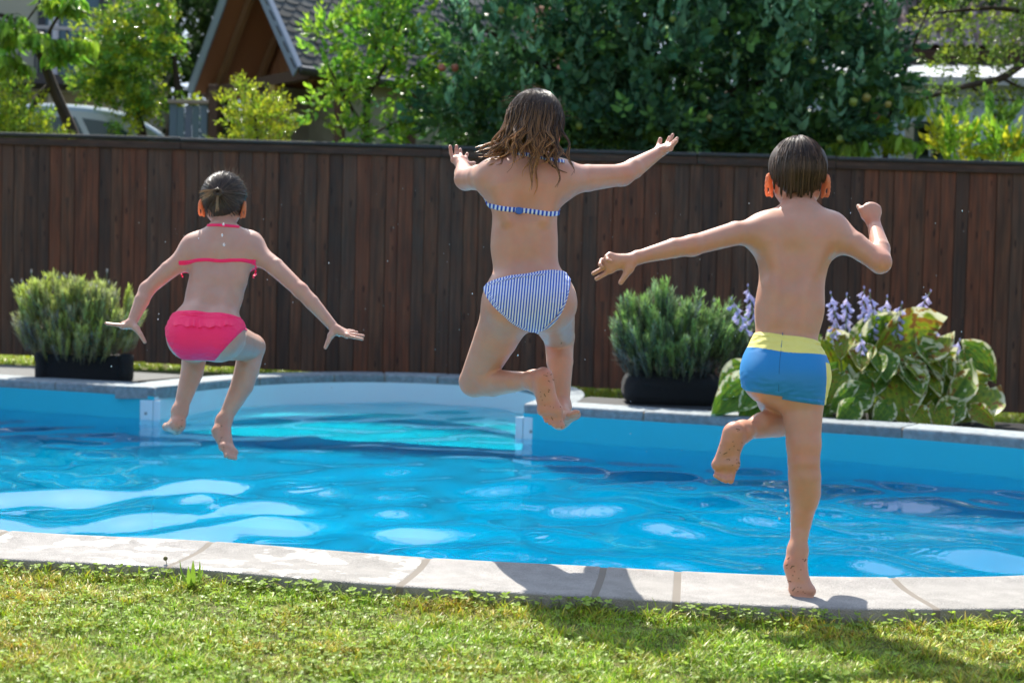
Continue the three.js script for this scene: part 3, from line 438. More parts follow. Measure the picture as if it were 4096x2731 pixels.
{ // timber shed: gable turned to the left, shingled roof slope to the right
  const o = at(782, 146, 18.5), shed = thing('timber_shed', 'timber shed with steep gable, grey barge boards and rounded roof shingles', 'shed', V(o.x, groundY(o.x, o.z), o.z));
  shed.rotation.y = -50 * D2R;                                // local +z is the gable's outward normal, +x runs along the gable to the right
  const H = o.y - shed.position.y, W = 1.3, D = 4.6, ov = 0.75, apex = H + 1.62;
  const P = (x, y, z) => V(x, y, z);
  const wallM = plasterM(rgb(0.42, 0.42, 0.33)), boardM = std(rgb(0.24, 0.10, 0.045), 0.8);
  // local frame: corner post at x = 0 z = 0, gable from x = -2W to 0, side wall along -z
  mesh('wall', box(0.12, H, D, -0.06, H / 2, -D / 2), wallM, shed); mesh('wall', box(0.12, H, D, -2 * W + 0.06, H / 2, -D / 2), wallM, shed); mesh('wall', box(2 * W - 0.24, H, 0.1, -W, H / 2, -1.1), wallM, shed);
  for (let i = 0; i < 14; i++) { const x0 = -2 * W + (2 * W) * i / 14, x1 = x0 + 2 * W / 14 - 0.008, h = (x) => H + 1.5 * (1 - Math.abs(x + W) / W); const s = new THREE.Shape([new THREE.Vector2(x0, H - 0.04 - 0.03 * (i % 2)), new THREE.Vector2(x1, H - 0.04 - 0.03 * (i % 2)), new THREE.Vector2(x1, h(x1)), ...(x0 < -W && x1 > -W ? [new THREE.Vector2(-W, H + 1.5)] : []), new THREE.Vector2(x0, h(x0))]); mesh('gable_board', new THREE.ExtrudeGeometry(s, { depth: 0.02, bevelEnabled: false }).translate(0, 0, -0.28), boardM, shed); }
  for (const q of [-1, 1]) {
    const e = P(-W + q * (W + 0.16), H - 0.18, 0), r = P(-W, apex, 0), a = e.clone().setZ(ov), b = r.clone().setZ(ov), c = r.clone().setZ(-D - 0.3), d = e.clone().setZ(-D - 0.3);
    q > 0 ? slabBetween(a, d, c, b, 0.06, boardM, 'roof_boarding', shed) : slabBetween(a, b, c, d, 0.06, boardM, 'roof_boarding', shed);
    const L = a.distanceTo(b), m = mesh('barge_board', rbox(L, 0.15, 0.03, 0.006), fasciaM, shed); m.position.copy(a.clone().add(b).multiplyScalar(0.5)).add(V(0, -0.045, 0.018)); m.rotation.z = Math.atan2(b.y - a.y, b.x - a.x);
    const m2 = mesh('verge_trim', rbox(L, 0.022, 0.08, 0.005), fasciaM, shed); m2.position.copy(m.position).add(V(-Math.sin(m.rotation.z) * 0.085 * Math.sign(Math.cos(m.rotation.z)), Math.abs(Math.cos(m.rotation.z)) * 0.085, -0.02)); m2.rotation.z = m.rotation.z;
    for (const z of [0.45, -0.15]) { const rf = mesh('rafter', box(L - 0.1, 0.12, 0.07), std(rgb(0.20, 0.105, 0.05), 0.8), shed); rf.position.copy(a.clone().add(b).multiplyScalar(0.5)).setZ(z).add(V(-q * 0.08, -0.12, 0)); rf.rotation.z = m.rotation.z; }
  }
  // rounded shingles on the right slope, overlapping rows
  { const e = P(0.16, H - 0.18, 0), r = P(-W, apex, 0), up = r.clone().sub(e), L = up.length(); up.normalize(); const nrm = V(up.y, -up.x, 0).normalize(); if (nrm.x < 0) nrm.negate();
    const s = new THREE.Shape(); const w = 0.108; s.moveTo(-w, 0.24); s.lineTo(-w, 0.07); s.quadraticCurveTo(-w * 0.9, 0, 0, 0); s.quadraticCurveTo(w * 0.9, 0, w, 0.07); s.lineTo(w, 0.24);
    const g = new THREE.ExtrudeGeometry(s, { depth: 0.014, bevelEnabled: false, curveSegments: 4 }), ms = [0.07, 0.09, 0.055].map((k) => std(rgb(k, k * 1.04, k * 0.98), 0.9)), bm = new THREE.Matrix4().makeBasis(V(0, 0, -1), up, nrm), rr = rng(4);
    for (let j = 0; j < 15; j++) for (let i = 0; i < 20; i++) { const z = ov - 0.06 - (i + (j % 2) * 0.5) * 0.222, q = mesh('shingle', g, ms[Math.floor(rr() * 3)], shed); q.matrixAutoUpdate = true; const tilt = new THREE.Matrix4().makeRotationX(-0.05 - 0.02 * rr()); q.applyMatrix4(bm.clone().setPosition(e.clone().addScaledVector(up, -0.05 + j * 0.145).addScaledVector(nrm, 0.012 + 0.004 * rr()).setZ(z)).multiply(tilt)); } }
  const gut = mesh('gutter', tube([V(0.24, H - 0.2, ov), V(0.24, H - 0.21, -D)], 0.06, 10), std(rgb(0.05, 0.055, 0.06), 0.4), shed);
  for (const z of [0.0, -1.15, -2.3, -3.45, -4.5]) mesh('post', rbox(0.11, H, 0.11, 0.006, 0.012, H / 2, z), std(rgb(0.10, 0.05, 0.028), 0.8), shed);
  mesh('tie_beam', box(2 * W + 0.3, 0.14, 0.12, -W, H - 0.2, 0.5), woodDark, shed); mesh('post', rbox(0.14, H - 0.25, 0.14, 0.006, -1.9 * W, (H - 0.25) / 2, 0.5), woodDark, shed); mesh('post', rbox(0.12, H - 0.25, 0.12, 0.006, -0.62 * W, (H - 0.25) / 2, 0.5), std(rgb(0.42, 0.28, 0.07), 0.7), shed);
  const win = mesh('window', box(0.03, 0.7, 0.9, 0.015, H - 0.75, -2.9), std(rgb(0.08, 0.05, 0.035), 0.7), shed); mesh('pane', box(0.01, 0.6, 0.8, 0.034, H - 0.75, -2.9), phys(rgb(0.10, 0.14, 0.15), 0.08), win);
  const door = mesh('door', box(0.9, 1.9, 0.05, -1.15, 0.95, -1.02), std(rgb(0.14, 0.22, 0.28), 0.6), shed); for (let i = 0; i < 6; i++) mesh('door_board', box(0.145, 1.88, 0.014, -1.53 + i * 0.152, 0.95, -0.988), std(rgb(0.15, 0.235, 0.30), 0.6), door);
}
{ // weathered boards between the pear tree and the shed
  const o = at(432, 330, 18.3), b = thing('board_screen', 'blue-grey weathered board screen with a dark post left of the timber shed', 'board screen', V(o.x, groundY(o.x, o.z), o.z)), top = at(432, 238, 18.3).y - b.position.y, r = rng(19);
  for (let i = 0; i < 5; i++) mesh('board', rbox(0.095, top - 0.1 * r(), 0.02, 0.004), std(rgb(0.10 + 0.03 * r(), 0.15 + 0.03 * r(), 0.19 + 0.03 * r()), 0.8), b).position.set(-0.2 + i * 0.1, top / 2, 0.004 * (i % 2));
  mesh('post', rbox(0.12, top + 0.3, 0.12, 0.008, 0.33, top / 2 + 0.1, 0), woodDark, b); mesh('cap_rail', rbox(0.6, 0.05, 0.1, 0.008, 0.03, top + 0.02, 0), std(rgb(0.3, 0.25, 0.2), 0.8), b);
}
{ // pale house at the far left
  const o = at(120, 330, 25), h = thing('pale_house', 'pale rendered house with dark window frames at the far left behind the trees', 'house', V(o.x, groundY(o.x, o.z), o.z));
  h.rotation.y = 0.12; const wallM = plasterM(rgb(0.46, 0.47, 0.36));
  mesh('wall', box(9, 6.4, 0.3, -3.2, 3.2, -0.15), wallM, h);
  mesh('wall', box(0.3, 6.4, 6, 1.15, 3.2, -3.3), wallM, h);
  const dk = std(rgb(0.022, 0.026, 0.036), 0.5), glass = phys(rgb(0.05, 0.12, 0.16), 0.06), white = std(rgb(0.62, 0.64, 0.66), 0.5);
  for (const [x, y, w, hh] of [[0.35, 3.6, 1.1, 2.5], [-2.6, 3.6, 1.2, 1.5], [-5, 3.6, 1.2, 1.5], [-0.2, 1.1, 1.4, 1.2]]) { const f = new THREE.Group(); f.name = 'window'; h.add(f); f.position.set(x, y, 0.02); mesh('frame', mergeGeometries([box(0.12, hh, 0.08, -w / 2), box(0.22, hh, 0.08, w / 2), box(w, 0.12, 0.08, 0, hh / 2), box(w, 0.12, 0.08, 0, -hh / 2), box(0.06, hh, 0.06, 0.1)]), dk, f); mesh('pane', box(w - 0.1, hh - 0.1, 0.02), glass, f); mesh('sill', rbox(w + 0.3, 0.06, 0.2, 0.01, 0, -hh / 2 - 0.09, 0.06), white, f); }
  mesh('downpipe', tube([V(0.02, 0.2, 0.1), V(0.02, 4.7, 0.1)], 0.09, 8), white, h);
  mesh('balcony_floor', box(3.8, 0.16, 1.0, -0.9, 2.32, 0.5), std(rgb(0.05, 0.045, 0.045), 0.7), h); mesh('rail', box(3.8, 0.06, 0.06, -0.9, 3.2, 0.95), std(rgb(0.4, 0.4, 0.4), 0.5), h); for (let i = 0; i < 15; i++) mesh('baluster', box(0.03, 0.82, 0.03, -2.75 + i * 0.264, 2.8, 0.95), dk, h);
  slabBetween(V(-8, 6.3, 0.9), V(1.9, 6.3, 0.9), V(1.9, 8.6, -3.2), V(-8, 8.6, -3.2), 0.2, std(rgb(0.16, 0.075, 0.05), 0.8), 'roof', h);
}
{ // silver car parked between the house and the shed, its roof and windows over the fence
  const o = at(212, 272, 20.5), c = thing('parked_car', 'pale silver car whose roof and side windows show over the fence at the left', 'car', V(o.x, o.y - 1.46, o.z)); c.rotation.y = 0.1;
  const paint = phys(rgb(0.30, 0.36, 0.38), 0.28, { metalness: 0.35, clearcoat: 1, clearcoatRoughness: 0.05 }), gl = phys(rgb(0.035, 0.07, 0.075), 0.05), blk = std(rgb(0.02, 0.02, 0.022), 0.6);
  const prof = (pts, w, bev, mat, name) => { const s = new THREE.Shape(pts.map(([x, y]) => new THREE.Vector2(x, y))); return mesh(name, new THREE.ExtrudeGeometry(s, { depth: w - 2 * bev, bevelEnabled: true, bevelSize: bev, bevelThickness: bev, bevelSegments: 3, curveSegments: 8 }).translate(0, 0, -w / 2 + bev), mat, c); };
  const curve = (pts) => new THREE.CatmullRomCurve3(pts.map(([x, y]) => V(x, y, 0))).getPoints(40).map((p) => [p.x, p.y]);
  prof([...curve([[-2.05, 0.45], [-2.08, 0.7], [-1.95, 0.92], [-1.2, 0.95], [0.6, 0.95], [1.3, 0.9], [1.95, 0.78], [2.1, 0.55], [2.05, 0.3]]), [1.7, 0.22], [-1.9, 0.22]], 1.72, 0.08, paint, 'body');
  prof([...curve([[-1.85, 0.92], [-1.55, 1.28], [-1.0, 1.44], [-0.2, 1.48], [0.5, 1.40], [1.0, 1.16], [1.3, 0.9]]), [-1.8, 0.9]], 1.42, 0.1, paint, 'cabin');
  for (const q of [-1, 1]) { for (const pts of [[[-1.5, 0.96], [-1.3, 1.24], [-0.75, 1.36], [-0.72, 0.96]], [[-0.64, 0.96], [-0.66, 1.37], [-0.1, 1.39], [0.12, 0.96]], [[0.2, 0.96], [0.0, 1.38], [0.42, 1.33], [0.98, 0.98]]]) { const s = new THREE.Shape(pts.map(([x, y]) => new THREE.Vector2(x, y))); mesh('side_window', new THREE.ExtrudeGeometry(s, { depth: 0.012, bevelEnabled: false }).translate(0, 0, q * 0.715 - 0.006), gl, c); } }
  slabBetween(V(1.24, 0.94, 0.62), V(1.24, 0.94, -0.62), V(0.62, 1.375, -0.56), V(0.62, 1.375, 0.56), 0.01, gl, 'windscreen', c);
  for (const x of [-1.3, 1.3]) for (const q of [-1, 1]) { const w = new THREE.Group(); w.name = 'wheel'; w.position.set(x, 0.31, q * 0.78); c.add(w); mesh('tyre', new THREE.TorusGeometry(0.23, 0.085, 10, 24), blk, w); mesh('rim', new THREE.CylinderGeometry(0.18, 0.18, 0.1, 20).rotateX(Math.PI / 2), std(rgb(0.4, 0.4, 0.42), 0.3, { metalness: 0.8 }), w); }
  mesh('headlight', rbox(0.12, 0.13, 0.3, 0.03, 1.98, 0.66, 0.6), phys(rgb(0.7, 0.75, 0.78), 0.1), c); mesh('headlight', rbox(0.12, 0.13, 0.3, 0.03, 1.98, 0.66, -0.6), phys(rgb(0.7, 0.75, 0.78), 0.1), c);
  tag(mesh('driveway', new THREE.PlaneGeometry(9, 3.4).rotateX(-Math.PI / 2).translate(o.x, o.y - 1.46, o.z), std(rgb(0.22, 0.2, 0.18), 0.95)), 'grey drive under the parked car', 'drive', null, 'structure');
}
{ // white outbuilding at the right, in shade, its pale roof in the sun
  const o = at(2215, 400, 21), b = thing('white_outbuilding', 'low white outbuilding with a sunlit pale roof behind the right end of the fence', 'outbuilding', V(o.x, groundY(o.x, o.z) - 0.3, o.z)), y = at(2215, 182, 21).y - b.position.y; b.rotation.y = -0.10;
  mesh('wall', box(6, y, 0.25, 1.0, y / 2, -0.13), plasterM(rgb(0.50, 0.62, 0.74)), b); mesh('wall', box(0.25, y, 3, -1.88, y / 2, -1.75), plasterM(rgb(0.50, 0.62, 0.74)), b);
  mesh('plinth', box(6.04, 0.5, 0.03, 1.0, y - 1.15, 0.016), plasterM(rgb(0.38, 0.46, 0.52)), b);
  slabBetween(V(-2.2, y - 0.02, 0.35), V(4.2, y - 0.02, 0.35), V(4.2, y + 0.75, -3.4), V(-2.2, y + 0.75, -3.4), 0.12, std(rgb(0.46, 0.48, 0.50), 0.55), 'roof', b);
  for (let i = 0; i < 22; i++) { const q = mesh('roof_seam', box(0.025, 0.03, 3.78), std(rgb(0.42, 0.44, 0.46), 0.5), b); q.position.set(-2.1 + i * 0.295, y + 0.375, -1.52); q.rotation.x = Math.atan2(0.77, 3.75); }
  const c = thing('garden_cabinet', 'dark green garden cabinet with a small opening standing by the outbuilding', 'cabinet', groundAt(2130, 17.2)), top = at(2130, 284, 17.2).y - c.position.y, gm = std(rgb(0.018, 0.04, 0.03), 0.7);
  mesh('body', box(0.44, top - 0.42, 0.4, 0, (top - 0.42) / 2, 0), gm, c); mesh('hood', mergeGeometries([box(0.06, 0.34, 0.4, -0.19, top - 0.25, 0), box(0.12, 0.34, 0.4, 0.16, top - 0.25, 0), box(0.44, 0.08, 0.44, 0, top - 0.04, 0), box(0.2, 0.34, 0.05, -0.03, top - 0.25, -0.17)]), gm, c);
}
{ // brown house with a tiled roof far at the right
  const o = at(2240, 120, 29), h = thing('tiled_house', 'house with a weathered pinkish tiled roof glimpsed through leaves at the upper right', 'house', V(o.x, groundY(o.x, o.z), o.z)), y = o.y - h.position.y; h.rotation.y = -0.06;
  mesh('wall', box(9, y, 0.3, 1.5, y / 2, -0.4), plasterM(rgb(0.10, 0.10, 0.11)), h); slabBetween(V(-3.2, y, 0), V(6.2, y, 0), V(6.2, y + 3.2, -3.4), V(-3.2, y + 3.2, -3.4), 0.2, std(rgb(0.10, 0.06, 0.05), 0.9), 'roof', h);
  const g = new THREE.CylinderGeometry(0.13, 0.13, 0.42, 7, 1, true, -Math.PI / 2, Math.PI), ms = [rgb(0.34, 0.24, 0.22), rgb(0.26, 0.17, 0.15), rgb(0.42, 0.33, 0.31)].map((c) => std(c, 0.85, { side: THREE.DoubleSide })), r = rng(6), sl = Math.atan2(3.2, 3.4);
  for (let j = 0; j < 10; j++) for (let i = 0; i < 22; i++) { const m = mesh('roof_tile', g, ms[Math.floor(r() * 3)], h); m.position.set(-2.6 + i * 0.25, y + 0.14 + j * 0.34 * Math.sin(sl) + 0.06, -0.1 - j * 0.34 * Math.cos(sl)); m.rotation.set(-(Math.PI / 2 - sl) + 0.06, 0, 0); }
}
{ // the family's own house behind the photographer: its sunlit front lights the shaded backs
  const h = thing('garden_house', 'white rendered house front standing behind the photographer across the lawn', 'house', V(0.5, GY, 4.6)), w = plasterM(rgb(0.80, 0.76, 0.69)), dk = std(rgb(0.25, 0.17, 0.1), 0.6), gl = phys(rgb(0.08, 0.1, 0.11), 0.05);
  const xs = [-6.5, -4.6, -3.2, -1.2, 1.2, 3.2, 4.6, 6.5];
  mesh('wall', box(13, 0.9, 0.35, 0, 5.35, 0.175), w, h); mesh('wall', box(13, 0.75, 0.35, 0, 2.725, 0.175), w, h); mesh('wall', box(13, 0.1, 0.35, 0, 0.05, 0.175), w, h);
  for (const [a, b] of [[-6.5, -4.6], [-3.2, -1.2], [1.2, 3.2], [4.6, 6.5]]) { mesh('wall', box(b - a, 2.25, 0.35, (a + b) / 2, 1.225, 0.175), w, h); mesh('wall', box(b - a, 1.8, 0.35, (a + b) / 2, 4.0, 0.175), w, h); }
  for (const [a, b] of [[-4.6, -3.2], [-1.2, 1.2], [3.2, 4.6]]) for (const [y0, y1] of [[0.1, 2.35], [3.1, 4.9]]) { const f = new THREE.Group(); f.name = 'window'; h.add(f); const cx = (a + b) / 2, cy = (y0 + y1) / 2, W = b - a, H = y1 - y0; mesh('frame', mergeGeometries([box(0.08, H, 0.08, a + 0.04, cy, 0.12), box(0.08, H, 0.08, b - 0.04, cy, 0.12), box(W, 0.08, 0.08, cx, y0 + 0.04, 0.12), box(W, 0.08, 0.08, cx, y1 - 0.04, 0.12), box(0.06, H, 0.06, cx, cy, 0.12)]), dk, f); mesh('pane', box(W, H, 0.02, cx, cy, 0.14), gl, f); }
  slabBetween(V(7.2, 5.75, -0.7), V(-7.2, 5.75, -0.7), V(-7.2, 8.4, 3.6), V(7.2, 8.4, 3.6), 0.2, std(rgb(0.2, 0.08, 0.05), 0.8), 'roof', h);
}
// ---------- lawn: blades, clover, straw ----------
const grassMat = (c, o = {}) => phys(c, 0.95, { vertexColors: true, transmission: 0.42, thickness: 0, specularIntensity: 0.3, clearcoat: 0.3, clearcoatRoughness: 0.35, side: THREE.DoubleSide, ...o });
function blade(pos, idx, col, r, L, W, lean, dry) {
  const a = r() * 6.283, ox = (r() - 0.5) * 0.03, oz = (r() - 0.5) * 0.03, n = 3, b = pos.length / 3, ca = Math.cos(a), sa = Math.sin(a), tw = (r() - 0.5) * 1.2, k = 0.7 + 0.6 * r();
  for (let i = 0; i <= n; i++) { const t = i / n, y = L * Math.sin(t * (1.35 - lean * 0.6)) * (1 - 0.35 * lean), f = L * lean * t * t + L * 0.15 * t, w = W * 0.5 * (i === n ? 0.12 : 1 - 0.35 * t), px = Math.cos(a + 1.57 + tw * t), pz = Math.sin(a + 1.57 + tw * t); for (const s of [-1, 1]) { pos.push(ox + ca * f + px * w * s, y, oz + sa * f + pz * w * s); col.push(...(dry ? [1.25 * k, 0.82 * k, 0.95 * k] : [0.75 * k + 0.25 * t, k, 0.8 * k])); } }
  for (let i = 0; i < n; i++) { const q = b + i * 2; idx.push(q, q + 1, q + 2, q + 2, q + 1, q + 3); }
}
function tuft(seed, n, L, dryShare, W = 0.0028) { const r = rng(seed), pos = [], idx = [], col = []; for (let i = 0; i < n; i++) blade(pos, idx, col, r, L * (0.5 + 0.7 * r()), W * (0.7 + 0.6 * r()), 0.25 + 0.85 * r(), r() < dryShare); return geo(pos, idx, null, col); }
function cloverGeo(seed, h, rad) { // three round leaflets on a stalk
  const r = rng(seed), parts = [], a0 = r() * 6.28, tipx = (r() - 0.5) * 0.02, tipz = (r() - 0.5) * 0.02, tp = V(tipx, h, tipz), st = tube([V(0, 0, 0), V(tipx * 0.3, h * 0.6, tipz * 0.3), tp], 0.0007, 3, false); parts.push(paint2(st, 0.6));
  for (let k = 0; k < 3; k++) { const a = a0 + k * 2.094, pos = [0, 0, 0], idx = [], R = rad * (0.85 + 0.3 * r()), tl = 0.15 + 0.5 * r(); for (let i = 0; i <= 7; i++) { const b = -1.25 + 2.5 * i / 7, q = R * (1.75 * Math.cos(b * 0.62)) * (i === 3 || i === 4 ? 0.95 : 1); pos.push(Math.sin(b * 0.75) * q * 0.85, 0.15 * q * Math.abs(b) * 0.5, Math.cos(b * 0.75) * q); if (i) idx.push(0, i, i + 1); } const g = geo(pos, idx); g.rotateX(-tl).rotateY(a).translate(tp.x, tp.y, tp.z); parts.push(paint2(g, 0.8 + 0.4 * r())); }
  return mergeGeometries(parts);
}
function paint2(g, k) { g.setAttribute('color', new THREE.Float32BufferAttribute(new Float32Array(g.attributes.position.count * 3).fill(k), 3)); g.deleteAttribute('uv'); return g; }
const nearLow = near.map((p) => [p.x, p.z]);
const edgeOut = (x, z) => { let m = 1e9, px = 0; for (let i = 1; i < nearLow.length; i += 1) { const dx = x - nearLow[i][0], dz = z - nearLow[i][1], d = dx * dx + dz * dz; if (d < m) m = d; } return Math.sqrt(m); };
{
  const r = rng(303), tufts = [0, 1, 2, 3].map((k) => tuft(k + 1, 8, 0.040, 0.36, 0.0034)), lists = tufts.map(() => [[], []]), Y = V(0, 1, 0), gm = grassMat(rgb(0.32, 0.40, 0.04), { transmission: 0.36, clearcoat: 0.5 });
  let made = 0;
  while (made < 42000) {
    const d = 2.35 + 1.95 * Math.pow(r(), 1.15), x = (r() * 2 - 1) * (0.42 * d + 0.12), z = -d, e = edgeOut(x, z);
    if (inside(x, z) || e < 0.337) continue; made++;
    const patch = fbm(x * 1.6, 3, z * 1.6, 3), fine = noise3(x * 7, 8, z * 7), dry = clamp(0.20 + 0.9 * patch + 0.35 * fine, 0, 1), k = Math.floor(r() * 4), s = (0.5 + 0.55 * r()) * (e < 0.42 ? 1.2 : 1) * (0.85 + 0.4 * fine);
    lists[k][0].push(mat4(V(x, groundY(x, z) - 0.006, z), new THREE.Quaternion().setFromAxisAngle(Y, r() * 6.28), V(s, s * (0.55 + 0.5 * r()), s)));
    const b = 0.45 + 0.95 * r(); lists[k][1].push(rgb(b * lerp(0.86, 1.45, dry), b * lerp(1.15, 1.1, dry), b * lerp(0.6, 1.4, dry)));
  }
  const lawnG = thing('grass', 'short sunlit lawn grass with clover and dry straw before the pool edge', 'grass'); tag(lawnG, null, null, null, 'stuff');
  lists.forEach(([m, c], i) => inst('blades', tufts[i], gm, m, c, lawnG));
  // clover low in the turf, and taller along the coping
  const cl = [0, 1, 2].map((k) => cloverGeo(20 + k, 0.019, 0.0044)), cm = grassMat(rgb(0.27, 0.40, 0.05), { transmission: 0.5 }), L2 = cl.map(() => [[], []]);
  for (let i = 0; i < 6500;) { const d = 2.4 + 1.9 * r(), x = (r() * 2 - 1) * (0.42 * d + 0.1), z = -d, e = edgeOut(x, z); if (inside(x, z) || e < 0.35) continue; const patch = fbm(x * 1.3 + 5, 1, z * 1.3, 3) + (x < -0.3 ? 0.25 : -0.1); i++; if (patch < -0.05 && r() < 0.8) continue; const k = i % 3, s = 0.6 + 0.7 * r(); L2[k][0].push(mat4(V(x, groundY(x, z) + 0.001, z), new THREE.Quaternion().setFromEuler(new THREE.Euler((r() - 0.5) * 0.6, r() * 6.28, (r() - 0.5) * 0.6)), s)); const b = 0.7 + 0.6 * r(); L2[k][1].push(rgb(b, b, b)); }
  L2.forEach(([m, c], i) => inst('clover', cl[i], cm, m, c, lawnG));
  const edge = thing('clover', 'leafy clover and weeds growing up along the outer edge of the near coping', 'clover'); tag(edge, null, null, null, 'stuff');
  const ce = [0, 1, 2, 3].map((k) => cloverGeo(40 + k, 0.036, 0.0062)), L3 = ce.map(() => [[], []]);
  for (let i = 0; i < 620;) { const s = r() * nearP.len, p = onPath(nearP, s), o = outward(nearP, s), w = 0.342 + 0.07 * r() * r(); p.addScaledVector(o, w); if (Math.abs(p.x) > 0.45 * -p.z || p.z < -6) continue; i++; const dens = noise3(p.x * 3.2, 7, p.z * 3); if (dens < -0.15 && r() < 0.75) continue; const sc = 0.5 + 0.75 * r(), k = i % 4; L3[k][0].push(mat4(V(p.x, GY - 0.004, p.z), new THREE.Quaternion().setFromEuler(new THREE.Euler((r() - 0.5) * 0.7, r() * 6.28, (r() - 0.5) * 0.7)), sc)); const b = 0.75 + 0.5 * r(); L3[k][1].push(rgb(b, b, b)); }
  L3.forEach(([m, c], i) => inst('clover_leaves', ce[i], cm, m, c, edge));
  const tall = [0, 1].map((k) => tuft(70 + k, 4, 0.06, 0.3, 0.0028)), L4 = tall.map(() => []);
  for (let i = 0; i < 260;) { const s = r() * nearP.len, p = onPath(nearP, s).addScaledVector(outward(nearP, s), 0.345 + 0.05 * r()); if (Math.abs(p.x) > 0.45 * -p.z || p.z < -6) continue; i++; L4[i % 2].push(mat4(V(p.x, GY - 0.003, p.z), new THREE.Quaternion().setFromAxisAngle(Y, r() * 6.28), 0.5 + 0.7 * r())); }
  L4.forEach((m, i) => inst('grass_blades', tall[i], gm, m, null, edge));
  // lawn in the sun beyond the fence, seen through the gap beneath it
  const farG = [0, 1].map((k) => tuft(90 + k, 12, 0.07, 0.2, 0.007)), L5 = farG.map(() => [[], []]), far = thing('grass', 'bright sunlit grass strip beyond the fence seen under its lower edge', 'grass'); tag(far, null, null, null, 'stuff');
  for (let i = 0; i < 9000; i++) { const x = -7 + 13 * r(), z = lerp(-12.7, -17, r()) - 0.16 * (4 - x); const b = 0.8 + 0.5 * r(); L5[i % 2][0].push(mat4(V(x, groundY(x, z) - 0.005, z), new THREE.Quaternion().setFromAxisAngle(Y, r() * 6.28), 0.7 + 0.7 * r())); L5[i % 2][1].push(rgb(b * 1.05, b * 1.1, b * 0.6)); }
  L5.forEach(([m, c], i) => inst('blades', farG[i], gm, m, c, far));
  // three single weeds that stand up before the stones
  for (const [u, v, h, label] of [[442, 1352, 0.085, 'broad-leaved weed standing at the joint between two left coping stones'], [381, 1330, 0.06, 'thin stalk with a round seed head before the second coping stone']]) {
    const b = onPlane(u, v, GY), w = thing('weed', label, 'weed', b), rr = rng(u);
    if (h > 0.07) { for (let i = 0; i < 6; i++) { const g = leafGeo(h * (0.6 + 0.5 * rr()), 0.016, 0.25, 0.35, 5); g.rotateX(0.35 + 0.7 * rr()).rotateY(i * 1.1 + rr()); mesh('leaf', g, leafMat(rgb(0.22, 0.36, 0.04)), w); } }
    else { mesh('stem', tube([V(0, 0, 0), V(0.004, h * 0.6, 0), V(-0.002, h, 0)], 0.0011, 5), std(rgb(0.14, 0.14, 0.05), 0.8), w); mesh('seed_head', new THREE.IcosahedronGeometry(0.0065, 1).translate(-0.002, h, 0), std(rgb(0.12, 0.11, 0.05), 0.9), w); }
  }
}
// ---------- paving and beds behind the far coping ----------
{
  const slate = std(rgb(0.30, 0.29, 0.28), 0.8, { map: wornConcrete, bumpMap: roughBump, bumpScale: 0.003 });
  const strip = (name, P, s0, s1, w0, w1, y, mat, label, cat) => { const pos = [], idx = [], uv = [], n = 24; for (let i = 0; i <= n; i++) { const s = lerp(s0, s1, i / n), p = onPath(P, s), o = outward(P, s).negate(), yy = p.y + y; pos.push(p.x + o.x * w0, yy, p.z + o.z * w0, p.x + o.x * w1, yy, p.z + o.z * w1, p.x + o.x * w1, yy - 0.1, p.z + o.z * w1); uv.push(s, w0, s, w1, s, w1 + 0.1); if (i) for (const k of [0, 1]) { const a = i * 3 - 3 + k, b = i * 3 + k; idx.push(a, b, a + 1, b, b + 1, a + 1); } } return tag(mesh(name, geo(pos, idx, uv), mat), label, cat, null, 'structure'); };
  strip('paving', flP, 0, flP.len - 0.62, 0.34, 1.5, -0.012, slate, 'grey paving strip behind the left part of the far coping', 'paving');
  strip('paving', frP, 0.1, 1.25, 0.34, 0.95, -0.004, std(rgb(0.085, 0.085, 0.09), 0.8, { map: wornConcrete }), 'dark paving slab behind the coping right of the alcove', 'paving');
  strip('garden_bed', frP, 1.3, frP.len - 0.1, 0.34, 1.5, -0.05, std(rgb(0.035, 0.028, 0.022), 0.95, { bumpMap: roughBump, bumpScale: 0.02, map: wornConcrete }), 'dark soil bed behind the right part of the far coping', 'bed');
}
// ---------- lavender in dark troughs ----------
const stoneDark = std(rgb(0.042, 0.05, 0.062), 0.72, { map: wornConcrete, bumpMap: roughBump, bumpScale: 0.016 });
function sprig(seed, n, L, leaf) { const r = rng(seed), parts = [paint2(tube([V(0, 0, 0), V(0.006, L * 0.5, 0), V(0, L, 0.004)], [0.0022, 0.0018, 0.0008], 3, false), 0.6)]; for (let i = 0; i < n; i++) { const t = 0.15 + 0.85 * i / n, l = leaf * (0.7 + 0.5 * r()), w = 0.0062, g = geo([-w / 2, 0, 0, w / 2, 0, 0, -w * 0.6, l * 0.55, 0.003, w * 0.6, l * 0.55, 0.003, 0, l, 0], [0, 1, 2, 2, 1, 3, 2, 3, 4]); g.rotateX(0.28 + 0.5 * r()).rotateY(i * 2.4 + r()).translate(0, L * t * 0.96, 0); parts.push(paint2(g, (0.7 + 0.5 * r()) * (0.62 + 0.5 * t))); } return mergeGeometries(parts); }
const sprigs = [0, 1, 2].map((k) => sprig(200 + k, 22, 0.17, 0.052));
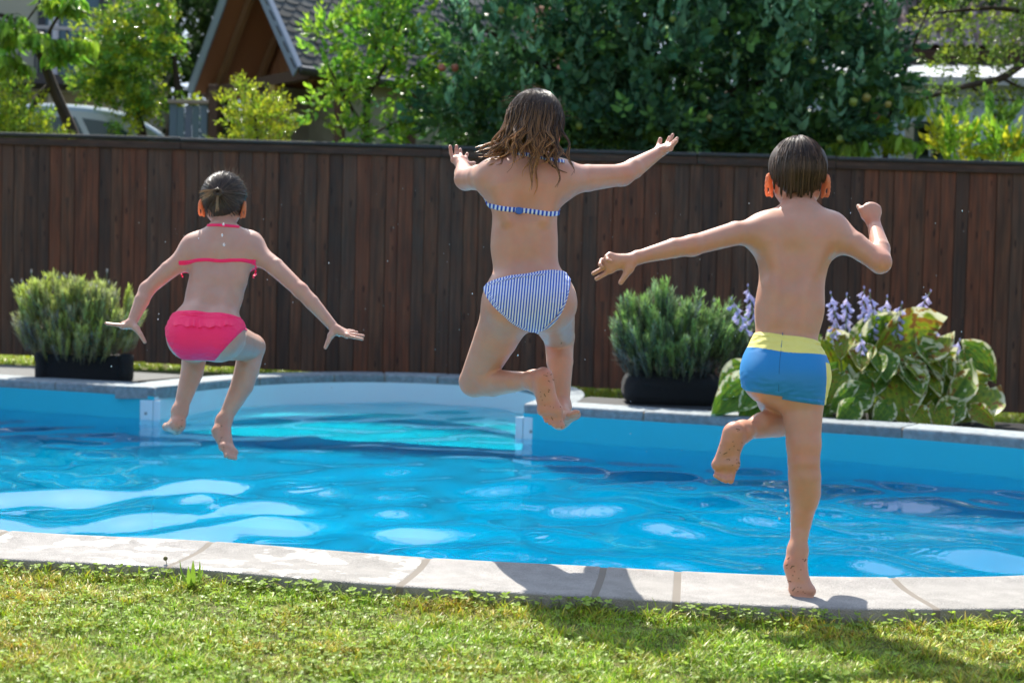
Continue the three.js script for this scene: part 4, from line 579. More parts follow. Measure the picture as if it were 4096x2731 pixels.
function lavender(name, label, base, blobs, stalks, seed, tints) {
  const t = thing(name, label, 'plant', base), r = rng(seed), lists = sprigs.map(() => [[], []]);
  const sorted = []; for (const [u, v, du, dv, d, dd, n] of blobs) for (let i = 0; i < n; i++) { const a = r() * 6.28, b = Math.acos(2 * r() - 1), k = Math.pow(r(), 0.33), x = Math.sin(b) * Math.cos(a) * k, y = Math.cos(b) * k, z = Math.sin(b) * Math.sin(a) * k; sorted.push([u + du * x, v - dv * y, d + dd * z, x, y, z]); }
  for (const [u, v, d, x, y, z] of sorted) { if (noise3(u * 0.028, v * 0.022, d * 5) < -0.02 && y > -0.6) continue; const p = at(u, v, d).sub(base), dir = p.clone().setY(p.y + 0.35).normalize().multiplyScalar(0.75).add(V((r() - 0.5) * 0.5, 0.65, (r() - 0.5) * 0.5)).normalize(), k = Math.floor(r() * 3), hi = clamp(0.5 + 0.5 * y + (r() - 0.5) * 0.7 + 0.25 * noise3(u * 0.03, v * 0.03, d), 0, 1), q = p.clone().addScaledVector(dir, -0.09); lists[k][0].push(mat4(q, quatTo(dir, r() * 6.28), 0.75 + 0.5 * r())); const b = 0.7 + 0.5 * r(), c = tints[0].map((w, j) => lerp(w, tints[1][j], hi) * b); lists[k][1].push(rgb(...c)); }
  const g = grassMat(rgb(1, 1, 1), { transmission: 0.38, clearcoat: 0.1 }); lists.forEach(([m, c], i) => inst('foliage', sprigs[i], g, m, c, t));
  const stemM = std(rgb(0.16, 0.17, 0.09), 0.9), headM = std(rgb(0.30, 0.27, 0.24), 0.9), sg = new THREE.CylinderGeometry(0.0028, 0.004, 1, 5).translate(0, 0.5, 0), hg = new THREE.SphereGeometry(0.0095, 7, 6).scale(1, 1.9, 1);
  for (const [u0, v0, u1, v1, d] of stalks) { const a = at(u0, v0, d).sub(base), b = at(u1, v1, d).sub(base), dir = a.clone().sub(b), L = dir.length(); dir.normalize(); const s = mesh('flower_stalk', sg, stemM, t); s.position.copy(b); s.quaternion.copy(quatTo(dir)); s.scale.set(1, L, 1); const h = mesh('seed_head', hg, headM, s); h.position.set(0, 1, 0); h.scale.set(1, 1 / L, 1); }
  const wood = []; for (let i = 0; i < 26; i++) { const a = r() * 6.28, l = 0.15 + 0.3 * r(), q = V(Math.cos(a) * l * 1.3, 0.06 + 0.25 * r(), Math.sin(a) * l * 0.5); wood.push(tube([V(Math.cos(a) * 0.1, -0.05, Math.sin(a) * 0.06), q.clone().multiplyScalar(0.55).add(V(0, 0.03, 0)), q], [0.007, 0.005, 0.003], 4, false)); } mesh('woody_stems', mergeGeometries(wood), barkMat, t);
  return t;
}
{
  const b = at(188, 826, 11.42);
  lavender('lavender_plant', 'wide pale green lavender bush with dried stalks in the trough at the left', b, [[110, 735, 72, 70, 11.42, 0.22, 300], [180, 720, 75, 66, 11.42, 0.24, 330], [250, 735, 68, 62, 11.4, 0.22, 300], [290, 755, 34, 42, 11.35, 0.16, 90], [180, 785, 130, 42, 11.3, 0.2, 330], [60, 730, 28, 62, 11.35, 0.15, 110], [215, 668, 22, 20, 11.4, 0.1, 34], [140, 670, 55, 20, 11.4, 0.14, 70], [195, 690, 55, 30, 11.4, 0.16, 90], [245, 690, 24, 26, 11.38, 0.12, 44], [80, 690, 36, 28, 11.4, 0.14, 64], [290, 705, 14, 24, 11.35, 0.1, 24], [185, 800, 80, 24, 11.25, 0.12, 110]],
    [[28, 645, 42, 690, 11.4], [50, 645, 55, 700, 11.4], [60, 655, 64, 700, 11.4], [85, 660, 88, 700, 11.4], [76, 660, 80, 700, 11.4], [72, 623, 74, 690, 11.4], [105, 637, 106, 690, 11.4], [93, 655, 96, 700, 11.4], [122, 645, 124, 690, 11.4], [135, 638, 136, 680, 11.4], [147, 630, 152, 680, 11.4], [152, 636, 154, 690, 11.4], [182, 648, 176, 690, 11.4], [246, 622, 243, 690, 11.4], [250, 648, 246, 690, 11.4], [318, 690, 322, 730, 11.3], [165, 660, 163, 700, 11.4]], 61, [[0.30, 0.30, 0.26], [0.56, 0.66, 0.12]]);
  const o = thing('stone_trough', 'dark stone trough with rounded ends standing on the left coping', 'planter', at(192, 872, 11.28)), w = 0.66;
  mesh('basin', mergeGeometries([rbox(w, 0.03, 0.30, 0.01, 0, 0.015, -0.13), rbox(w, 0.2, 0.05, 0.018, 0, 0.10, 0), rbox(w, 0.2, 0.05, 0.018, 0, 0.10, -0.26), rbox(0.05, 0.2, 0.3, 0.018, -w / 2 + 0.02, 0.1, -0.13), rbox(0.05, 0.2, 0.3, 0.018, w / 2 - 0.02, 0.1, -0.13)]), stoneDark, o);
  for (const q of [-1, 1]) { const L = mesh('lug', new THREE.LatheGeometry([[0.0, 0.0], [0.052, 0.002], [0.055, 0.08], [0.048, 0.12], [0.058, 0.15], [0.060, 0.185], [0.05, 0.212], [0.03, 0.222], [0, 0.224]].map(([x, y]) => new THREE.Vector2(x, y)), 18), stoneDark, o); L.position.set(q * (w / 2 + 0.012), 0, 0.0); }
  mesh('soil', box(w - 0.08, 0.02, 0.24, 0, 0.17, -0.13), std(rgb(0.03, 0.022, 0.016), 0.95), o);
}
{
  const b = at(1550, 880, 10.25);
  lavender('lavender_plant', 'dense blue-green lavender bush in the dark pot right of the middle girl', b, [[1500, 770, 72, 72, 10.25, 0.24, 340], [1600, 775, 78, 62, 10.25, 0.24, 340], [1670, 790, 44, 56, 10.2, 0.18, 140], [1470, 800, 52, 62, 10.15, 0.2, 200], [1560, 820, 110, 46, 10.1, 0.2, 300], [1520, 700, 34, 32, 10.25, 0.12, 90], [1470, 725, 40, 36, 10.25, 0.14, 90], [1580, 725, 36, 30, 10.25, 0.14, 80], [1650, 735, 44, 30, 10.25, 0.14, 80], [1430, 770, 24, 44, 10.2, 0.12, 70], [1700, 770, 20, 40, 10.2, 0.12, 50]],
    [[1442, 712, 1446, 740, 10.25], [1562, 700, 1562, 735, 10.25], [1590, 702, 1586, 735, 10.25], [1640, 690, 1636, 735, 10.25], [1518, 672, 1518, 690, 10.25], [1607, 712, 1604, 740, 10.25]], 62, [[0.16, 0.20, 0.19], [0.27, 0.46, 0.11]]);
  const o = thing('stone_pot', 'dark rounded stone pot under the right-hand lavender bush', 'planter', at(1550, 934, 10.05)), g = new RoundedBoxGeometry(0.66, 0.27, 0.40, 5, 0.1), p = g.attributes.position;
  for (let i = 0; i < p.count; i++) { const y = p.getY(i), k = 1 + 0.12 * Math.cos(y * 9) + 0.02 * noise3(p.getX(i) * 9, y * 9, p.getZ(i) * 9); p.setX(i, p.getX(i) * k); p.setZ(i, p.getZ(i) * k); } g.computeVertexNormals();
  mesh('pot', g.translate(0, 0.115, -0.2), stoneDark, o); mesh('rim', new THREE.TorusGeometry(0.24, 0.022, 8, 30).rotateX(Math.PI / 2).scale(1.22, 1, 0.72).translate(0, 0.235, -0.2), stoneDark, o);
}
// ---------- variegated hosta in flower ----------
{
  const base = at(2010, 968, 9.75); base.y = -0.1;
  const hosta = thing('hosta_plant', 'large hosta with white-edged scorched leaves and tall lilac flower stalks', 'plant', base), r = rng(88);
  const leaf = (seed, scorch, yellow) => { // heart-shaped blade with sunken veins, white margin, brown scorched patches
    const N = 12, M = 10, pos = [], idx = [], uv = [], q = rng(seed), ph = q() * 9, curl = 0.5 + 0.6 * q(), cup = 0.10 + 0.16 * q(), wav = 0.5 + 0.6 * q();
    for (let i = 0; i <= N; i++) for (let j = -M; j <= M; j++) { const t = i / N, s = j / M, w = 0.44 * Math.pow(Math.sin(Math.PI * Math.pow(t * 0.985 + 0.012, 0.72)), 0.72) * (1 - 0.12 * t), x = s * w, lobe = t < 0.12 ? -0.12 * Math.abs(s) * (1 - t / 0.12) : 0; let y = t + lobe, z = -curl * 0.45 * t * t + cup * s * s * 0.9 - 0.015 * Math.abs(Math.sin(s * 9)) + 0.035 * wav * Math.sin(t * 11 + s * 4 + ph) * s * s; pos.push(x, y, z); uv.push(s * 0.5 + 0.5, t); }
    for (let i = 0; i < N; i++) for (let j = 0; j < 2 * M; j++) { const a = i * (2 * M + 1) + j, b = a + 2 * M + 1; idx.push(a, a + 1, b, b, a + 1, b + 1); }
    return geo(pos, idx, uv);
  };
  const skin = [0, 1, 2, 3, 4, 5].map((k) => {
    const sc = [0.0, 0.25, 0.55, 0.1, 0.75, 0.35][k], yl = [0.15, 0.35, 0.7, 0.0, 0.8, 0.2][k];
    const map = tex(256, 256, (u, v) => {
      const s = Math.abs(u - 0.5) * 2, n = noise3(u * 5, v * 6, k * 9), n2 = fbm(u * 6, v * 6, k * 5 + 2, 4), edge = Math.max(s, (v - 0.86) * 5.5, 0.94 - v * 9), m = ss(0.80, 0.92, edge + 0.22 * n + 0.08 * noise3(u * 30, v * 8, k)), vein = 0.5 + 0.5 * Math.cos(s * 26 + v * 3), y = clamp(yl + n2 * 0.9, 0, 1);
      let c = [lerp(0.36, 0.64, y), lerp(0.53, 0.68, y), lerp(0.16, 0.13, y)]; c = c.map((w) => w * (0.88 + 0.12 * vein + 0.1 * n2)); const white = [0.90, 0.90, 0.74];
      c = c.map((w, i) => lerp(w, white[i] * (0.92 + 0.1 * n), m)); const b = ss(0.62, 0.80, n2 * 1.1 + sc * 0.62 + (edge > 0.6 ? 0.12 * sc : 0)); const br = [0.54 + 0.1 * n, 0.38 + 0.08 * n, 0.15]; return c.map((w, i) => lerp(w, br[i], b));
    });
    const bump = tex(128, 128, (u, v) => { const s = Math.abs(u - 0.5) * 2; return [0.5 + 0.4 * Math.cos(s * 26 + v * 3)]; }, { srgb: false });
    return phys(rgb(0.92, 0.92, 0.92), 0.9, { map, bumpMap: bump, bumpScale: 0.004, transmission: 0.36, thickness: 0, clearcoat: 0.35, clearcoatRoughness: 0.4, specularIntensity: 0.3, side: THREE.DoubleSide });
  });
  const shapes = Array.from({ length: 8 }, (_, k) => leaf(900 + k)), stems = [];
  const put = (root, dir, size, face, k, sk) => { // dir: where the tip points; face: upper side
    const y = dir.clone().normalize(), z = face.clone().addScaledVector(y, -face.dot(y)).normalize(), x = y.clone().cross(z), m = mesh('leaf', shapes[k % 8], skin[sk % 6], hosta);
    m.matrixAutoUpdate = true; m.applyMatrix4(new THREE.Matrix4().makeBasis(x, y, z).setPosition(root)); m.scale.setScalar(size);
    const foot = V(root.x * 0.35, 0, root.z * 0.35), midp = foot.clone().lerp(root, 0.6).add(V(0, 0.06, 0)); stems.push(tube([foot, midp, root], [0.006, 0.005, 0.004], 5, false));
  };
  // leaves that can be told apart: stalk end, tip, distance, skin
  for (const [u0, v0, u1, v1, d0, d1, k, sk] of [[2062, 745, 2000, 845, 9.75, 9.6, 0, 0], [1985, 850, 2040, 728, 9.7, 9.75, 1, 0], [2195, 838, 2115, 925, 9.6, 9.35, 2, 1], [2150, 770, 2042, 800, 9.7, 9.5, 3, 4], [2268, 890, 2205, 935, 9.55, 9.3, 4, 2], [2060, 860, 2075, 935, 9.5, 9.2, 5, 2], [1895, 780, 1960, 880, 9.65, 9.5, 6, 2], [1965, 900, 2030, 870, 9.4, 9.35, 7, 3], [1990, 905, 1925, 930, 9.35, 9.25, 0, 3], [1930, 855, 1900, 925, 9.5, 9.3, 1, 3], [2120, 870, 2090, 800, 9.6, 9.6, 2, 1], [2240, 850, 2228, 790, 9.75, 9.75, 3, 5], [2150, 930, 2170, 975, 9.3, 9.15, 4, 2], [2230, 940, 2275, 965, 9.3, 9.2, 5, 4], [2040, 930, 2020, 965, 9.25, 9.15, 6, 3], [1960, 930, 1935, 968, 9.25, 9.15, 7, 3], [2090, 940, 2130, 970, 9.25, 9.15, 0, 2], [2200, 930, 2160, 962, 9.3, 9.2, 1, 5], [1730, 855, 1672, 890, 9.55, 9.35, 2, 0], [1735, 890, 1660, 925, 9.4, 9.25, 3, 3], [1760, 900, 1715, 940, 9.35, 9.2, 4, 3], [1790, 880, 1740, 905, 9.5, 9.4, 5, 1], [2215, 800, 2275, 850, 9.75, 9.6, 6, 5], [2080, 790, 2100, 760, 9.8, 9.8, 7, 3], [1900, 830, 1890, 790, 9.75, 9.75, 1, 1]]) {
    const a = at(u0, v0, d0).sub(base), b = at(u1, v1, d1).sub(base); put(a, b.clone().sub(a), b.distanceTo(a) * 1.2, V((r() - 0.5) * 0.7, 0.55, 1.0), k, sk);
  }
  for (let i = 0; i < 58; i++) { const a = r() * 6.28, rad = 0.30 + 0.5 * Math.sqrt(r()), h = 0.62 * (1 - Math.pow(rad / 0.95, 2)) + 0.06 + 0.08 * r(), p = V(Math.cos(a) * rad * 0.9 - 0.05, h, Math.sin(a) * rad * 0.45), out = V(Math.cos(a), -0.35 - 0.5 * r(), Math.sin(a) * 0.9 + 0.1), s = 0.17 + 0.12 * r(); put(p, out.add(V((r() - 0.5) * 0.6, 0, (r() - 0.5) * 0.6)), s, V((r() - 0.5) * 0.4, 1, 0.4), i, i * 5 + 1); }
  mesh('leaf_stalks', mergeGeometries(stems), std(rgb(0.16, 0.24, 0.06), 0.7), hosta);
  // flower stalks with drooping lilac bells
  const bell = new THREE.LatheGeometry([[0.0015, 0], [0.0035, -0.006], [0.0045, -0.014], [0.0095, -0.026], [0.0125, -0.036], [0.017, -0.044]].map(([x, y]) => new THREE.Vector2(x, y)), 9), bp = bell.attributes.position; for (let i = 0; i < bp.count; i++) { const y = bp.getY(i); if (y < -0.034) { const a = Math.atan2(bp.getZ(i), bp.getX(i)); bp.setY(i, y - 0.006 * Math.cos(a * 6)); } } bell.computeVertexNormals();
  const bud = new THREE.SphereGeometry(0.005, 7, 6).scale(1, 2.4, 1), lil = [rgb(0.58, 0.55, 0.82), rgb(0.66, 0.60, 0.84), rgb(0.50, 0.50, 0.78)].map((c) => phys(c, 0.9, { transmission: 0.42, thickness: 0, specularIntensity: 0.3, side: THREE.DoubleSide })), stemM = std(rgb(0.20, 0.27, 0.12), 0.7), budM = std(rgb(0.42, 0.45, 0.22), 0.8);
  for (const [u0, v0, u1, v1, d] of [[1680, 685, 1730, 860, 9.9], [1718, 655, 1740, 860, 9.95], [1908, 672, 1930, 860, 9.85], [1945, 675, 1940, 860, 9.8], [1985, 660, 1985, 860, 9.8], [1998, 668, 2000, 870, 9.85], [2038, 680, 2020, 870, 9.75], [2008, 700, 1996, 870, 9.7], [2072, 695, 2048, 870, 9.65], [2138, 668, 2068, 850, 9.85], [2150, 735, 2110, 880, 9.8], [2135, 750, 2120, 880, 9.75], [2205, 780, 2160, 890, 9.7], [1975, 770, 1985, 900, 9.5], [1915, 745, 1935, 880, 9.6]]) {
    const s = new THREE.Group(); s.name = 'flower_stalk'; hosta.add(s); const a = at(u0, v0, d).sub(base), b = at(u1, v1, d).sub(base), m = a.clone().lerp(b, 0.5).add(V((a.x - b.x) * -0.15, 0.03, 0)), c = new THREE.CatmullRomCurve3([b, m, a]); mesh('stem', tube(c.getPoints(10), [0.005, 0.005, 0.005, 0.005, 0.0045, 0.0045, 0.004, 0.004, 0.003, 0.0025, 0.002], 6), stemM, s);
    const nF = 9 + Math.floor(5 * r()); for (let i = 0; i < nF; i++) { const t = 0.55 + 0.43 * i / nF, p = c.getPoint(t), ang = i * 2.4 + r(), o = V(Math.cos(ang), 0, Math.sin(ang)), f = mesh('flower', bell, lil[Math.floor(r() * 3)], s); f.position.copy(p).addScaledVector(o, 0.008); f.quaternion.copy(quatTo(V(-o.x * 0.75, 0.75 + 0.3 * r(), -o.z * 0.75).normalize(), r() * 6)); f.scale.setScalar(0.85 + 0.45 * r()); }
    for (let i = 0; i < 5; i++) { const p = c.getPoint(0.36 + 0.035 * i), ang = i * 2.4, q = mesh('bud', bud, budM, s); q.position.copy(p).add(V(Math.cos(ang) * 0.008, 0, Math.sin(ang) * 0.008)); q.rotation.set(Math.sin(ang) * 0.6, 0, -Math.cos(ang) * 0.6); q.scale.setScalar(0.8); }
    const q = mesh('bud', bud, lil[0], s); q.position.copy(a);
  }
}
// ---------- drops of water in the air ----------
{
  const r = rng(414), parts = []; for (let i = 0; i < 150; i++) { const u = 250 + 2000 * r(), v = 420 + 620 * r(), p = at(u, v, 4.4 + 2.4 * r()), s = 0.0009 + 0.0016 * r() * r(); parts.push(new THREE.IcosahedronGeometry(s, 1).scale(1, 1.3, 1).translate(p.x, p.y, p.z)); }
  for (const [u, v, s] of [[513, 515, 0.004], [510, 540, 0.004], [514, 562, 0.0045], [1804, 1125, 0.003], [1806, 1160, 0.003], [1790, 1190, 0.003], [1808, 1178, 0.0025]]) { const p = at(u, v, u < 600 ? 5.05 : 3.7); parts.push(new THREE.IcosahedronGeometry(s, 2).scale(1, 1.4, 1).translate(p.x, p.y, p.z)); }
  const d = mesh('water_drops', mergeGeometries(parts), phys(rgb(1, 1, 1), 0.02, { transmission: 0.6, ior: 1.33, thickness: 0.01 })); tag(d, 'tiny bright drops of water flung up around the jumping children', 'water drops', null, 'stuff');
}
// ---------- figures: one smooth field of tapered, joined limbs each, meshed by surface nets ----------
class Figure {
  constructor() { this.b = []; }
  add(a, b, ra, rb, k, o = {}) {
    const f = { ax: a.x, ay: a.y, az: a.z, dx: b.x - a.x, dy: b.y - a.y, dz: b.z - a.z, ra, rb, k, sub: !!o.sub, flat: o.flat ?? 1 };
    f.l2 = f.dx * f.dx + f.dy * f.dy + f.dz * f.dz || 1e-12;
    const n = o.n ? o.n.clone().normalize() : V(0, 0, 1); f.nx = n.x; f.ny = n.y; f.nz = n.z;
    f.cx = (a.x + b.x) / 2; f.cy = (a.y + b.y) / 2; f.cz = (a.z + b.z) / 2; f.rad = Math.sqrt(f.l2) / 2 + Math.max(ra, rb);
    this.b.push(f); return this;
  }
  limb(pts, rs, k, o) { for (let i = 0; i < pts.length - 1; i++) this.add(pts[i], pts[i + 1], rs[i], rs[i + 1], i ? Math.min(k, 0.0035) : k, o); return this; }
  static one(f, x, y, z) {
    const px = x - f.ax, py = y - f.ay, pz = z - f.az; let h = (px * f.dx + py * f.dy + pz * f.dz) / f.l2; h = h < 0 ? 0 : h > 1 ? 1 : h;
    let qx = px - f.dx * h, qy = py - f.dy * h, qz = pz - f.dz * h; const r = f.ra + (f.rb - f.ra) * h;
    if (f.flat !== 1) { const c = (qx * f.nx + qy * f.ny + qz * f.nz) * (1 / f.flat - 1); qx += f.nx * c; qy += f.ny * c; qz += f.nz * c; return (Math.sqrt(qx * qx + qy * qy + qz * qz) - r) * f.flat; }
    return Math.sqrt(qx * qx + qy * qy + qz * qz) - r;
  }
  value(x, y, z, list = this.b) {
    let d = 1;
    for (let i = 0; i < list.length; i++) {
      const f = list[i], e0 = Math.hypot(x - f.cx, y - f.cy, z - f.cz) - f.rad; if (e0 > (f.sub ? f.k : d + f.k) && e0 > 0.0) { if (f.sub || e0 * f.flat > d + f.k) continue; }
      const e = Figure.one(f, x, y, z), k = f.k;
      if (f.sub) { const h = Math.max(k - Math.abs(d + e), 0) / k; d = Math.max(d, -e) + h * h * k * 0.25; }
      else { const h = Math.max(k - Math.abs(d - e), 0) / k; d = Math.min(d, e) - h * h * k * 0.25; }
    }
    return d;
  }
  near(x, y, z, r) { return this.b.filter((f) => (Math.hypot(x - f.cx, y - f.cy, z - f.cz) - f.rad) * 1 < r + f.k + 0.03); }
  bounds(pad = 0.02) { const lo = V(9, 9, 9), hi = V(-99, -99, -99); for (const f of this.b) if (!f.sub) for (const s of [0, 1]) { const r = s ? f.rb : f.ra; for (const [c, a, d] of [['x', f.ax, f.dx], ['y', f.ay, f.dy], ['z', f.az, f.dz]]) { lo[c] = Math.min(lo[c], a + d * s - r - pad); hi[c] = Math.max(hi[c], a + d * s + r + pad); } } return [lo, hi]; }
}
// mesh of { field < off(p) }; keep(p) false drops triangles
function meshField(fig, cell, { off, box: bx, drop } = {}) {
  const [lo, hi] = bx ?? fig.bounds(), BS = 8, nx = Math.ceil((hi.x - lo.x) / cell / BS) * BS + 1, ny = Math.ceil((hi.y - lo.y) / cell / BS) * BS + 1, nz = Math.ceil((hi.z - lo.z) / cell / BS) * BS + 1;
  const F = new Float32Array(nx * ny * nz).fill(1), at3 = (i, j, k) => (k * ny + j) * nx + i, reach = BS * cell * 0.87 + 0.012;
  const active = [];
  for (let k = 0; k < nz - 1; k += BS) for (let j = 0; j < ny - 1; j += BS) for (let i = 0; i < nx - 1; i += BS) {
    const cx = lo.x + (i + BS / 2) * cell, cy = lo.y + (j + BS / 2) * cell, cz = lo.z + (k + BS / 2) * cell, list = fig.near(cx, cy, cz, reach + 0.02);
    const d = list.length ? fig.value(cx, cy, cz, list) : 1, live = list.length && d < reach && d > -reach;
    if (live) active.push([i, j, k]);
    for (let c = 0; c <= BS; c++) for (let b = 0; b <= BS; b++) for (let a = 0; a <= BS; a++) {
      const q = at3(i + a, j + b, k + c); if (!live) { if (F[q] === 1) F[q] = d < 0 ? -1.5 : 1.5; continue; }
      const x = lo.x + (i + a) * cell, y = lo.y + (j + b) * cell, z = lo.z + (k + c) * cell; let v = fig.value(x, y, z, list); if (off) v -= off(x, y, z); F[q] = v;
    }
  }
  const id = new Int32Array(nx * ny * nz).fill(-1), pos = [], idx = [];
  const E = [[0, 0, 0, 1, 0, 0], [0, 1, 0, 1, 1, 0], [0, 0, 1, 1, 0, 1], [0, 1, 1, 1, 1, 1], [0, 0, 0, 0, 1, 0], [1, 0, 0, 1, 1, 0], [0, 0, 1, 0, 1, 1], [1, 0, 1, 1, 1, 1], [0, 0, 0, 0, 0, 1], [1, 0, 0, 1, 0, 1], [0, 1, 0, 0, 1, 1], [1, 1, 0, 1, 1, 1]];
  const cellVert = (i, j, k) => {
    const q = at3(i, j, k); if (id[q] >= 0) return id[q];
    let sx = 0, sy = 0, sz = 0, n = 0;
    for (const [a, b, c, d, e, f] of E) { const u = F[at3(i + a, j + b, k + c)], v = F[at3(i + d, j + e, k + f)]; if (u < 0 !== v < 0) { const t = u / (u - v); sx += a + (d - a) * t; sy += b + (e - b) * t; sz += c + (f - c) * t; n++; } }
    n = n || 1; id[q] = pos.length / 3; pos.push(lo.x + (i + sx / n) * cell, lo.y + (j + sy / n) * cell, lo.z + (k + sz / n) * cell); return id[q];
  };
  for (const [I, J, K] of active) for (let k = K; k < K + BS; k++) for (let j = J; j < J + BS; j++) for (let i = I; i < I + BS; i++) {
    const s = F[at3(i, j, k)] < 0; if (!i || !j || !k) continue;
    if (s !== F[at3(i + 1, j, k)] < 0) { const a = cellVert(i, j - 1, k - 1), b = cellVert(i, j, k - 1), c = cellVert(i, j, k), d = cellVert(i, j - 1, k); s ? idx.push(a, b, c, a, c, d) : idx.push(a, c, b, a, d, c); }
    if (s !== F[at3(i, j + 1, k)] < 0) { const a = cellVert(i - 1, j, k - 1), b = cellVert(i - 1, j, k), c = cellVert(i, j, k), d = cellVert(i, j, k - 1); s ? idx.push(a, b, c, a, c, d) : idx.push(a, c, b, a, d, c); }
    if (s !== F[at3(i, j, k + 1)] < 0) { const a = cellVert(i - 1, j - 1, k), b = cellVert(i, j - 1, k), c = cellVert(i, j, k), d = cellVert(i - 1, j, k); s ? idx.push(a, b, c, a, c, d) : idx.push(a, c, b, a, d, c); }
  }
  const nrm = new Float32Array(pos.length), e = 0.0012, val = (x, y, z, l) => fig.value(x, y, z, l) - (off ? off(x, y, z) : 0);
  for (let i = 0; i < pos.length; i += 3) {
    let [x, y, z] = [pos[i], pos[i + 1], pos[i + 2]]; const l = fig.near(x, y, z, 0.015);
    for (let it = 0; it < 2; it++) {
      const d = val(x, y, z, l), gx = (val(x + e, y, z, l) - val(x - e, y, z, l)) / (2 * e), gy = (val(x, y + e, z, l) - val(x, y - e, z, l)) / (2 * e), gz = (val(x, y, z + e, l) - val(x, y, z - e, l)) / (2 * e), g2 = gx * gx + gy * gy + gz * gz || 1;
      if (it === 1) { const L = Math.sqrt(g2); nrm[i] = gx / L; nrm[i + 1] = gy / L; nrm[i + 2] = gz / L; }
      const st = clamp(d / g2, -cell, cell) * 0.9; x -= gx * st; y -= gy * st; z -= gz * st;
    }
    pos[i] = x; pos[i + 1] = y; pos[i + 2] = z;
  }
  let keep = idx;
  if (drop) { keep = []; for (let t = 0; t < idx.length; t += 3) { let all = true; for (let c = 0; c < 3; c++) { const q = idx[t + c] * 3; if (!drop(pos[q], pos[q + 1], pos[q + 2])) { all = false; break; } } if (!all) keep.push(idx[t], idx[t + 1], idx[t + 2]); } }
  const g = geo(pos, keep, null, null, nrm); return g;
}
function paint(g, fn) { const p = g.attributes.position, c = new Float32Array(p.count * 3); for (let i = 0; i < p.count; i++) { const k = fn(p.getX(i), p.getY(i), p.getZ(i)); c[3 * i] = k[0]; c[3 * i + 1] = k[1]; c[3 * i + 2] = k[2]; } g.setAttribute('color', new THREE.BufferAttribute(c, 3)); return g; }
// hair: tapered three-sided strands collected into one geometry, coloured along their length
class Hair {
  constructor() { this.p = []; this.c = []; this.i = []; this.n = []; }
  strand(pts, r0, r1, c0, c1, pw = 1) {
    const n = pts.length, T = V(), N = V(0.3, 0.5, 0.8), B = V(), base = this.p.length / 3;
    for (let i = 0; i < n; i++) {
      T.subVectors(pts[Math.min(n - 1, i + 1)], pts[Math.max(0, i - 1)]).normalize(); N.addScaledVector(T, -N.dot(T)); if (N.lengthSq() < 1e-6) N.set(1, 0.2, 0.1).addScaledVector(T, -T.x); N.normalize(); B.crossVectors(T, N);
      const t = i / (n - 1), r = lerp(r0, r1, Math.pow(t, 1.5)), w = Math.pow(t, pw);
      for (let k = 0; k < 3; k++) { const a = k * 2.0944, c = Math.cos(a), s = Math.sin(a), x = N.x * c + B.x * s, y = N.y * c + B.y * s, z = N.z * c + B.z * s; this.p.push(pts[i].x + x * r, pts[i].y + y * r, pts[i].z + z * r); this.n.push(x, y, z); this.c.push(lerp(c0[0], c1[0], w), lerp(c0[1], c1[1], w), lerp(c0[2], c1[2], w)); }
    }
    for (let i = 0; i < n - 1; i++) for (let k = 0; k < 3; k++) { const a = base + i * 3 + k, b = base + i * 3 + (k + 1) % 3; this.i.push(a, b, a + 3, b, b + 3, a + 3); }
  }
  build() { return geo(this.p, this.i, null, this.c, this.n); }
}
const skinMat = phys(rgb(1, 1, 1), 0.46, { vertexColors: true, specularIntensity: 0.7, clearcoat: 0.22, clearcoatRoughness: 0.22, sheen: 0.35, sheenColor: rgb(1, 0.85, 0.75), sheenRoughness: 0.5 });
const earMat = phys(rgb(0.85, 0.36, 0.20), 0.9, { transmission: 0.5, ior: 1.3, specularIntensity: 0.3 });
const hairMat = phys(rgb(1, 1, 1), 0.95, { vertexColors: true, specularIntensity: 0.3, transmission: 0.30, thickness: 0, clearcoat: 0.9, clearcoatRoughness: 0.26 });
const eyeMat = std(rgb(0.8, 0.8, 0.78), 0.2), lipMat = std(rgb(0.5, 0.2, 0.18), 0.5);
const skinTone = (base, spots) => (x, y, z) => {
  const n = 0.5 + 0.5 * fbm(x * 9, y * 9, z * 9, 3), m = noise3(x * 70, y * 70, z * 70); let r = 0; for (const [p, rad, s] of spots) { const d = Math.hypot(x - p.x, y - p.y, z - p.z) / rad; r += s * Math.exp(-d * d); }
  r += 0.5 * (fbm(x * 16 + 7, y * 16, z * 16, 3)) + 0.25 * m; const k = 0.90 + 0.18 * n + 0.03 * m; return [base[0] * k * (1 + 0.05 * r), base[1] * k * (1 - 0.16 * r), base[2] * k * (1 - 0.22 * r)];
};
// a hand: palm from the wrist to four knuckles, fingers through their joints, thumb from the side of the palm
function addHand(f, wrist, fingers, thumb, r = 0.0062, k = 0.006) {
  fingers.forEach((p, i) => { f.add(wrist, p[0], 0.0125, 0.0082, 0.012); if (i) f.add(fingers[i - 1][0], p[0], 0.0078, 0.0078, 0.010); });
  const mid = fingers[1][0].clone().add(fingers[2][0]).multiplyScalar(0.5); f.add(wrist.clone().lerp(mid, 0.35), wrist.clone().lerp(mid, 0.7), 0.013, 0.012, 0.014);
  fingers.forEach((p) => { for (let j = 0; j < p.length - 1; j++) { const s = 1 - 0.10 * j; f.add(p[j], p[j + 1], (j ? r * s : 0.0078), r * (0.92 - 0.08 * j), j ? 0.0015 : 0.004); } });
  f.add(wrist.clone().lerp(thumb[0], 0.35), thumb[0], 0.0125, 0.0115, 0.012);
  for (let j = 0; j < thumb.length - 1; j++) f.add(thumb[j], thumb[j + 1], j ? 0.0083 : 0.011, j ? 0.0066 : 0.0083, j ? 0.002 : 0.008);
}
